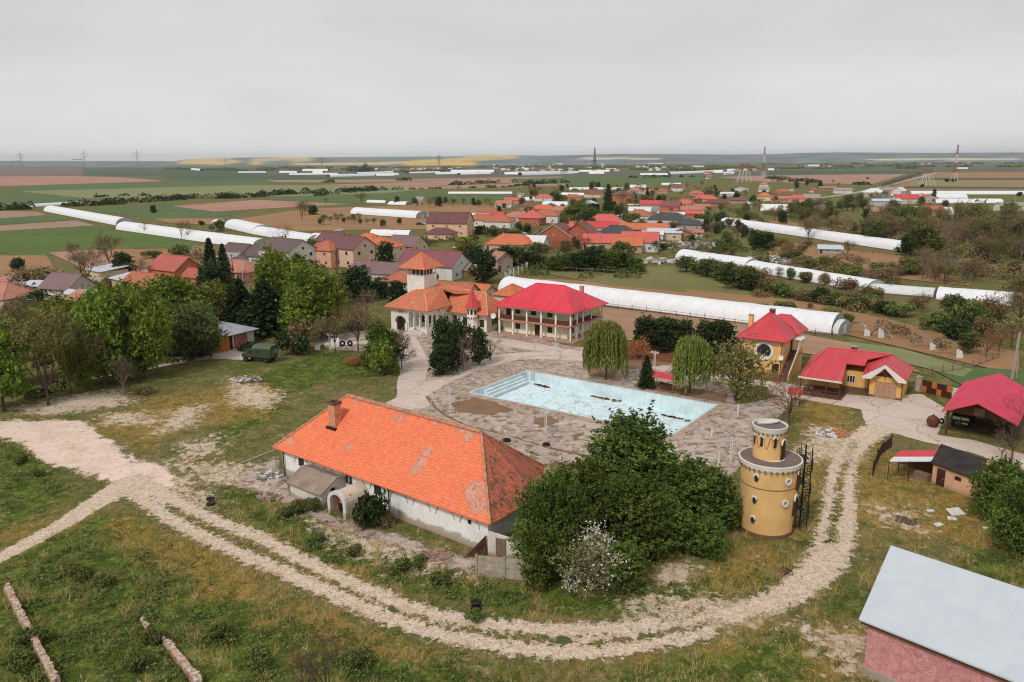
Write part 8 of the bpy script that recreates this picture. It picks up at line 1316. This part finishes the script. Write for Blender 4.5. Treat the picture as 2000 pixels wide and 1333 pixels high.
t('yellow', 908, 500, 462, 60, 'yellow green tree left of the road bend'); t('budding', 822, 500, 455, 44, 'brown budding tree below the peach house'); t('bush', 835, 480, 464, 30, None); t('dark', 948, 553, 486, 60, 'big dark evergreen in front of the road bend'); t('dark', 930, 520, 478, 44, 'dark evergreen left of the big one at the road bend'); t('dark', 985, 520, 478, 50, None); t('mid', 1005, 515, 480, 40, None); t('dark', 880, 545, 525, 26, None); t('bush', 845, 552, 530, 34, None)
for i, (x, y, top, w_) in enumerate([(940, 458, 440, 30), (962, 462, 438, 30), (985, 470, 445, 30), (1000, 475, 450, 26), (925, 475, 456, 22), (1010, 470, 448, 30), (1030, 460, 440, 20)]): t(('dark', 'bush', 'mid')[i % 3], x, y, top, w_)
# dense thicket behind the long greenhouse
for i, (x, y, top, w_) in enumerate([(1160, 530, 478, 60), (1190, 532, 486, 60), (1130, 530, 490, 50), (1105, 528, 495, 50), (1215, 530, 492, 50), (1240, 534, 500, 46), (1050, 525, 495, 44), (1080, 528, 500, 40), (1030, 520, 490, 40)]): t('dark' if i % 2 == 0 else 'lush', x, y, top, w_, None)
for x, y, top, w_ in ((1090, 510, 462, 60), (1110, 515, 470, 60), (1065, 512, 475, 50)): t('bare', x, y, top, w_)
t('conifer', 1187, 428, 360, 30, 'tall dark spruce towering over the village'); t('green', 1123, 436, 394, 48, 'big bright green tree left of the tall spruce'); t('mid', 1150, 440, 405, 50, None); t('mid', 1172, 440, 412, 40, None); t('dark', 1160, 420, 396, 30, None); t('mid', 1210, 425, 400, 36, None); t('conifer', 1264, 398, 368, 18, None); t('budding', 1258, 404, 378, 24, None); t('budding', 1215, 400, 372, 26, None); t('dark', 1238, 396, 376, 14, None)
vr = random.Random(11)
for (x0, x1, y0, y1, n, ks, h0, h1) in ((1000, 1400, 366, 380, 34, ('budding', 'mid', 'dark', 'budding', 'olive'), 5, 9), (1010, 1400, 380, 410, 50, ('budding', 'mid', 'dark', 'olive', 'bush'), 4, 8), (1020, 1420, 410, 450, 44, ('budding', 'mid', 'olive', 'bush', 'yellow'), 4, 7), (1000, 1420, 450, 500, 46, ('budding', 'mid', 'dark', 'olive', 'bush'), 3, 6), (1400, 1500, 378, 420, 22, ('budding', 'dark', 'mid', 'olive'), 5, 8), (1380, 1480, 440, 520, 20, ('budding', 'dark', 'mid', 'olivebush'), 3, 7), (1500, 1640, 356, 378, 20, ('budding', 'dark', 'budding'), 5, 9), (1490, 1680, 396, 440, 26, ('budding', 'dark', 'olive', 'mid'), 5, 10),
                                        (1560, 1760, 400, 470, 30, ('olive', 'budding', 'mid'), 6, 11), (1650, 1850, 372, 430, 24, ('dark', 'budding', 'mid'), 4, 8), (1480, 1640, 480, 560, 26, ('budding', 'olivebush', 'brownbush', 'mid'), 2.5, 5.5), (1600, 1800, 520, 575, 24, ('budding', 'olivebush', 'brownbush', 'bush'), 2.5, 5), (1430, 1700, 575, 640, 16, ('bush', 'olivebush', 'brownbush'), 1.5, 3.5)):
    for _ in range(int(n * 1.1)):
        x, y = vr.uniform(x0, x1), vr.uniform(y0, y1)
        if any(abs(x - bx) < 13 and -3 < y - by < 6 for _r, bx, by, _s in BLD if _r['category'] == 'house'): continue
        t(vr.choice(ks), x, y, h=vr.uniform(h0, h1))
# woods on the right
for i in range(120):
    x = vr.uniform(1690, 2040); y = 580 if False else vr.uniform(440, 600) if x > 1800 else vr.uniform(446, 480); kd = vr.choice(('olive', 'budding', 'budding', 'olive', 'budding', 'mid', 'barepale')); t(kd, x, y, h=(vr.uniform(8, 14) if y < 520 else vr.uniform(5, 8))) if y < 556 or x > 1990 else None
t('walnut', 1900, 470, 388, 76, 'ochre tinted tall tree above the right woods'); t('olive', 1870, 462, 392, 60, 'ochre olive tree left of the ochre tinted tall tree'); t('dark', 1775, 500, 455, 50, 'dark evergreen at the end of the long greenhouse by the woods')
for x, y, top, w_, k_ in ((1800, 612, 566, 46, 'budding'), (1782, 602, 572, 36, 'brownbush'), (1885, 640, 580, 70, 'bush'), (1860, 620, 575, 50, 'mid'), (1700, 600, 572, 40, 'bush'), (1680, 605, 575, 40, 'bush'), (1600, 590, 558, 40, 'darkbush'), (1630, 595, 568, 40, 'bush'), (1470, 560, 520, 60, 'darkbush'), (1440, 565, 520, 60, 'darkbush'), (1495, 570, 535, 60, 'brownbush'), (1515, 575, 545, 50, 'olivebush'), (1340, 532, 500, 46, 'mid'), (1362, 536, 506, 44, 'bush'), (1382, 541, 505, 44, 'mid'), (1405, 546, 508, 46, 'bush'), (1425, 550, 512, 46, 'mid'), (1455, 566, 518, 56, 'mid'), (1560, 582, 556, 44, 'olivebush'), (1580, 588, 562, 40, 'brownbush'), (1530, 578, 548, 50, 'bush'), (1720, 612, 582, 50, 'darkbush'), (1750, 618, 590, 50, 'bush'), (1650, 600, 575, 46, 'olivebush'), (1840, 650, 606, 60, 'bush'), (1870, 665, 620, 60, 'darkbush'), (1700, 560, 520, 50, 'budding'), (1740, 556, 520, 46, 'budding'), (1660, 548, 515, 40, 'olivebush'), (1620, 540, 512, 40, 'budding'), (1580, 530, 500, 36, 'olivebush'), (1950, 640, 570, 90, 'budding'), (1990, 640, 560, 80, 'budding'), (1920, 660, 610, 60, 'brownbush'), (1975, 680, 620, 70, 'budding'), (1890, 690, 650, 50, 'mid'), (1925, 700, 650, 60, 'barered'), (1950, 690, 640, 60, 'barered'),  (1490, 488, 452, 50, 'dark'), (1540, 505, 470, 30, 'budding'), (1655, 500, 468, 30, 'budding'), (1440, 470, 430, 40, 'bare'), (1990, 500, 420, 80, 'olive'), (1800, 540, 480, 80, 'barepale'), (1850, 550, 490, 80, 'barepale'), (1890, 545, 500, 60, 'budding')): t(k_, x, y, top, w_)
# village street trees, avenue along the straight road
for i in range(14): t('budding', 1725 + i * 5.5, 372 - i * 2.1, h=9, group='roadside trees of the straight road')
for x, y, w_ in ((1850, 356, 20), (1862, 356, 18), (1800, 366, 8), (1694, 350, 4), (1990, 384, 12)): t('darkbush', x, y, h=3 + w_ * .15)
# hedgerows, thickets and woods one cannot count
def mass(name, label, cat, lines, wd, h, ls, mat, dens, z=0, seed=1):
    rg = np.random.default_rng(seed); C = []
    for ln in lines:
        P_ = W(ln); 
        for a, b in zip(P_, P_[1:]):
            L_ = np.hypot(*(b - a)); n = int(L_ / wd * dens) + 2; u = (b - a) / L_; v = np.array([-u[1], u[0]])
            for k in range(n):
                c = a + u * L_ * rg.random() + v * rg.normal() * wd * .3; r_ = wd * rg.uniform(.25, .55); hh_ = h * rg.uniform(.45, 1.1); m_ = max(12, int(5.5 * r_ * r_ / ls / ls)); d = rg.normal(size=(m_, 3)); d /= np.linalg.norm(d, axis=1)[:, None]; d[:, 2] = np.abs(d[:, 2])
                C.append(np.column_stack([c[0] + d[:, 0] * r_, c[1] + d[:, 1] * r_, d[:, 2] * hh_ * rg.uniform(.7, 1.05, m_) + z]))
    C = np.vstack(C); V, F = leaves(rg, C, ls, .3); me = npmesh(name, V, F, LV[mat], {'rnd': np.repeat(rg.random(len(C)), 4)}); o = bpy.data.objects.new(name, me); link(o); tag(o, label, cat, kind='stuff'); return o
mass('hedgerow', 'dark hedge running across the left fields', 'hedge', [[(125, 404), (200, 401), (260, 396), (330, 392), (360, 388), (440, 388), (500, 386)], [(500, 385), (560, 380), (640, 378), (720, 372), (760, 372)], [(0, 410), (40, 410), (72, 408)]], 13, 6, 1.4, 'dark', 2.2)
mass('hedgerow', 'thin dark hedge in the olive field', 'hedge', [[(175, 387), (245, 383)], [(270, 384), (290, 382)], [(620, 383), (740, 372)], [(740, 372), (1000, 366), (1060, 358)]], 9, 4, 1.4, 'dark', .9, seed=2)
mass('bushes', 'dark scrub along the far fields', 'scrub', [[(630, 357), (650, 356)], [(755, 353), (795, 353)], [(880, 362), (1000, 356)], [(1000, 362), (1060, 360), (1110, 357)], [(1230, 348), (1400, 346)], [(1640, 361), (1690, 361)], [(1500, 349), (1590, 358)]], 16, 6, 2., 'dark', .9, seed=3)
mass('woods', 'dim wooded band between the far plain and the hills', 'woods', [[(330, 331), (480, 334), (700, 333)], [(480, 330), (900, 328), (1300, 326)], [(730, 338), (900, 334)], [(1000, 332), (1450, 334)], [(1000, 328), (1500, 327)], [(1500, 322), (2000, 320)], [(1400, 330), (1800, 330)], [(1550, 325), (2000, 327)]], 60, 8, 6., 'mid', 1.3, seed=4)
mass('conifers', 'dark conifer stand in the far settlement', 'woods', [[(690, 336), (722, 335)]], 35, 26, 4., 'dark', 3, seed=5)
mass('undergrowth', 'brown olive undergrowth filling the right woods', 'woods', [[(1640, 462), (1760, 470), (1800, 500), (2050, 520)], [(1780, 480), (2050, 490)], [(1700, 446), (2050, 462)], [(1790, 530), (2050, 550)], [(1650, 440), (1800, 440)], [(1850, 490), (2050, 505)]], 12, 6, .5, 'brown', 1.5, seed=6)
mass('undergrowth', 'green olive undergrowth of the right woods', 'woods', [[(1660, 466), (1780, 478), (1900, 506)], [(1900, 560), (2050, 570)], [(1850, 445), (2050, 440)], [(1880, 600), (1990, 660)]], 9, 4.5, .45, 'olive', 1.4, seed=7)
mass('undergrowth', 'dark scrub along the village gardens', 'scrub', [[(1010, 534), (1100, 540), (1250, 545)], [(1400, 480), (1500, 500), (1640, 530)], [(1330, 470), (1420, 480)], [(1500, 420), (1640, 440)], [(1010, 372), (1400, 372)], [(1420, 410), (1500, 440)]], 6, 3.5, .5, 'mid', .9, seed=8)
mass('undergrowth', 'brown garden scrub between the village houses', 'scrub', [[(1000, 385), (1200, 380), (1400, 372)], [(1010, 402), (1200, 392), (1420, 388)], [(960, 420), (1120, 412), (1300, 400), (1400, 398)], [(990, 452), (1100, 448)], [(1200, 420), (1380, 432)], [(1100, 470), (1300, 478)], [(1420, 384), (1600, 380)], [(900, 452), (1000, 470)], [(1480, 402), (1640, 398)], [(1640, 388), (1850, 405)]], 5, 3.4, .45, 'brown', .8, seed=21)
mass('undergrowth', 'green garden scrub between the village houses', 'scrub', [[(1000, 378), (1200, 374), (1400, 366)], [(1040, 410), (1200, 402), (1420, 394)], [(960, 440), (1120, 432)], [(1220, 436), (1400, 455)], [(1330, 475), (1420, 500)], [(800, 480), (900, 470)], [(560, 505), (700, 560)], [(1500, 390), (1700, 395)], [(1440, 450), (1520, 470)]], 4, 3.4, .45, 'mid', .7, seed=22)
mass('undergrowth', 'dark scrub under the park trees', 'scrub', [[(-10, 780), (120, 760), (260, 725), (400, 690)], [(0, 700), (200, 690), (420, 660)], [(440, 690), (560, 670), (690, 640)]], 4, 1.6, .3, 'dark', 1.3, seed=9)
mass('undergrowth', 'brown scrub round the left gardens', 'scrub', [[(20, 560), (120, 545), (200, 555)], [(250, 520), (400, 505)], [(60, 590), (10, 620)]], 5, 2.6, .4, 'brown', 1.3, seed=10)
mass('undergrowth', 'reed-like dry scrub beside the middle greenhouses', 'scrub', [[(1470, 575), (1600, 590), (1680, 610)], [(1640, 505), (1900, 560)], [(1720, 640), (1860, 690)]], 4, 2.2, .35, 'brown', 1.2, seed=12)
# ---- grass and weeds over the near ground
def scatter(name, label, cat, reg, n, hh_, wd, mat, blades, seed, size=None, spread=.12, box=None, clump=None):
    rg = np.random.default_rng(seed); lo, hi = box; P_ = np.column_stack([rg.uniform(lo[0], hi[0], n * 3), rg.uniform(lo[1], hi[1], n * 3)]); dist = np.hypot(P_[:, 0], P_[:, 1]); keep = rg.random(len(P_)) < np.clip((70 / dist) ** 1.6, .05, 1)
    keep &= np.abs(P_[:, 0]) < P_[:, 1] * .72 + 8; P_ = P_[keep]
    if reg is not None: P_ = P_[reg.ev(P_) > rg.normal(size=len(P_)) * 1.2]
    for kr in KEEP:
        P_ = P_[kr.ev(P_) < rg.random(len(P_)) * .5 - .15]
    P_ = P_[sdf(P_, np.array([[*BODY(-1, -.0)[:2]], [*BODY(33, 0)[:2]], [*BODY(29, 15)[:2]], [*BODY(-1, 15)[:2]]])) < 0]
    nz = np.array([mnoise.noise(Vector((x * .35, y * .35, seed))) + .6 * mnoise.noise(Vector((x * 1.3, y * 1.3, seed))) for x, y in P_]); P_ = P_[nz > (clump if clump is not None else -.25)][:n]; m_ = len(P_)
    if m_ == 0: return
    B = np.repeat(P_, blades, 0) + rg.normal(size=(m_ * blades, 2)) * spread; k = len(B); rv = np.repeat(rg.random(m_), blades) * .6 + .4 * rg.random(k)
    if size is None:
        a = rg.random(k) * 6.283; hz = hh_ * rg.uniform(.5, 1.3, k); lean = rg.normal(size=(k, 2)) * hh_ * .45; w_ = wd * rg.uniform(.6, 1.3, k); base = np.column_stack([B, np.full(k, .0)]); sx = np.column_stack([np.cos(a) * w_, np.sin(a) * w_, np.zeros(k)])
        V = np.stack([base - sx, base + sx, base + np.column_stack([lean, hz])], 1).reshape(-1, 3); F = np.arange(k * 3).reshape(k, 3); me = npmesh(name, V, F, LV[mat], {'rnd': np.repeat(rv, 3)})
    else:
        C = np.column_stack([B, np.abs(rg.normal(size=k)) * hh_ * .5 + .03]); V, F = leaves(rg, C, size, .8); me = npmesh(name, V, F, LV[mat], {'rnd': np.repeat(rv, 4)})
    o = bpy.data.objects.new(name, me); link(o); tag(o, label, cat, kind='stuff')
LV['grass'] = leaf('grass_blades', S(80, 88, 40), S(122, 120, 64), .3); LV['straw'] = leaf('straw_blades', S(160, 132, 84), S(190, 162, 110), .3)
near_box = ((-75, 36), (80, 150))
scatter('grass', 'short green and olive grass over the open ground', 'grass', None, 42000, .2, .022, 'grass', 5, 301, box=near_box, clump=.05)
scatter('dry_grass', 'dry straw coloured grass tufts on the worn ground', 'grass', dry, 30000, .2, .02, 'straw', 5, 302, box=near_box, clump=-.05)
scatter('dry_grass', 'straw tufts scattered through the green grass', 'grass', None, 12000, .2, .02, 'straw', 5, 303, box=near_box, clump=.15)
scatter('weeds', 'leafy green weeds in lush patches', 'weeds', lush, 22000, .34, 0, 'mid', 9, 304, size=.14, spread=.24, box=near_box, clump=.12)
scatter('weeds', 'darker rank weeds in the foreground', 'weeds', Reg().poly([(0, 1120), (180, 1060), (280, 1100), (420, 1200), (560, 1333), (0, 1420)]).poly([(560, 1230), (740, 1260), (960, 1333), (960, 1420), (560, 1420)]).poly([(440, 955), (640, 1045), (780, 1100), (930, 1145), (1010, 1170), (900, 1180), (740, 1130), (600, 1075), (450, 990)]).poly([(0, 870), (60, 890), (80, 960), (0, 1000)]), 24000, .5, 0, 'mid', 12, 305, size=.18, spread=.3, box=near_box, clump=.05)
for x_, y_, h_ in ((160, 1130, 1.5), (200, 1150, 1.2), (60, 1260, 1.4), (30, 1310, 1.6), (300, 1260, 1.2), (430, 1250, 1.3), (500, 1300, 1.5), (260, 1310, 1.4), (700, 1300, 1.2), (40, 905, 1.2), (75, 930, 1.0), (620, 1065, 1.2), (780, 1115, 1.3), (860, 1140, 1.3), (560, 1010, 1.1), (820, 1105, 1.0), (690, 1085, 1.0), (930, 1215, 1.0)): t('bush', x_, y_, h=h_)
scatter('dry_weeds', 'pale dry stalks among the foreground weeds', 'weeds', None, 5200, .8, .014, 'straw', 9, 306, box=((-45, 40), (45, 90)), clump=.2)
# ================================================================== AIR
hz = bpy.data.meshes.new('haze'); x0, x1, y0, y1, z0_, z1_ = -16500, 16500, -2500, 17500, -4.5, 150
hz.from_pydata([(x0, y0, z0_), (x1, y0, z0_), (x1, y1, z0_), (x0, y1, z0_), (x0, y0, z1_), (x1, y0, z1_), (x1, y1, z1_), (x0, y1, z1_)], [], [(0, 3, 2, 1), (4, 5, 6, 7), (0, 1, 5, 4), (1, 2, 6, 5), (2, 3, 7, 6), (3, 0, 4, 7)])
hm = bpy.data.materials.new('haze_air'); hm.use_nodes = True; hm.node_tree.nodes.clear(); ho = hm.node_tree.nodes.new('ShaderNodeOutputMaterial'); hv = hm.node_tree.nodes.new('ShaderNodeVolumePrincipled'); hv.inputs['Color'].default_value = (.95, .975, 1, 1); hv.inputs['Density'].default_value = .000055; hv.inputs['Anisotropy'].default_value = .5
hm.node_tree.links.new(hv.outputs[0], ho.inputs['Volume']); hz.materials.append(hm); o = bpy.data.objects.new('haze', hz); link(o); tag(o, 'thin blue grey haze over the far plain', 'haze', kind='stuff')
# ------------------------------------------------------------------ labels for what was planted by list
ORD = ['', 'second ', 'third ', 'fourth ', 'fifth ', 'sixth ', 'seventh ', 'eighth ', 'ninth ', 'tenth ', 'eleventh ', 'twelfth ', 'thirteenth ', 'fourteenth ', 'fifteenth ', 'sixteenth ', 'seventeenth ', 'eighteenth ']
_b = {}
KS = {'green': 'bright green tree', 'mid': 'mid green tree', 'yellow': 'yellow green tree', 'olive': 'thin olive tree', 'budding': 'brown budding tree', 'bare': 'leafless tree', 'barepale': 'pale leafless tree', 'barered': 'reddish leafless tree', 'dark': 'dark evergreen', 'conifer': 'pointed conifer', 'lush': 'deep green tree', 'bush': 'low green bush', 'darkbush': 'dark green bush', 'brownbush': 'brown twiggy bush', 'olivebush': 'olive bush', 'pink': 'pale pink tree'}
import re as _re
def cut(s): return _re.split(r' (?:in|beside|by|below|right|left|behind|running|between|amid|among|on|next|above|before|that|whose|half|continuing|reaching|of the|at the)\b', s)[0]
_all = [b[3] for b in BLD]
def shorten(s, budget=9):
    for c in (cut(s), s, cut(s).split(' with ')[0]):
        if len(c.split()) <= budget and sum(1 for q in _all if q == c or cut(q) == c or cut(q).split(' with ')[0] == c or (q != s and q.startswith(c))) <= 1: return c
    for c in (cut(s), cut(s).split(' with ')[0], s):
        if len(c.split()) <= budget: return c
    return cut(s).split(' with ')[0]
KS['shed'] = 'small garden shed'; KN['shed'] = ('garden_shed', 'small garden shed')
for r, px, py in SHEDS: TREES.append([r, 'shed', px, py, None])
for r, kind, px, py, lab in TREES:
    if lab: continue
    best = None
    for br, bx, by, sh_ in BLD:
        dd = math.hypot(bx - px, (by - py) * 2.2)
        if best is None or dd < best[0]: best = (dd, bx, by, sh_)
    _, bx, by, sh_ = best; sh_ = shorten(sh_)
    rel = 'left of' if px < bx - abs(by - py) * 1.5 else 'right of' if px > bx + abs(by - py) * 1.5 else 'behind' if py < by else 'in front of'
    _b.setdefault((kind, rel, sh_), []).append((px, r))
for (kind, rel, sh_), L in _b.items():
    L.sort(key=lambda q: q[0]); n = len(L)
    for i, (px, r) in enumerate(L):
        t = KS.get(kind, KN[kind][1]) + ' ' + rel + ' the ' + sh_
        r['label'] = (t if n == 1 else (('leftmost ' if i == 0 else 'rightmost ' if i == n - 1 and n > 2 else ORD[min(i, 17)] + 'from left, ') + t))
        if len(r['label'].split()) > 16: r['label'] = r['label'].replace(' in front of the ', ' before the ')
        if len(r['label'].split()) > 16: r['label'] = r['label'].replace(' from left,', '')
        if n > 1: r['group'] = KN[kind][1] + 's ' + rel + ' the ' + sh_
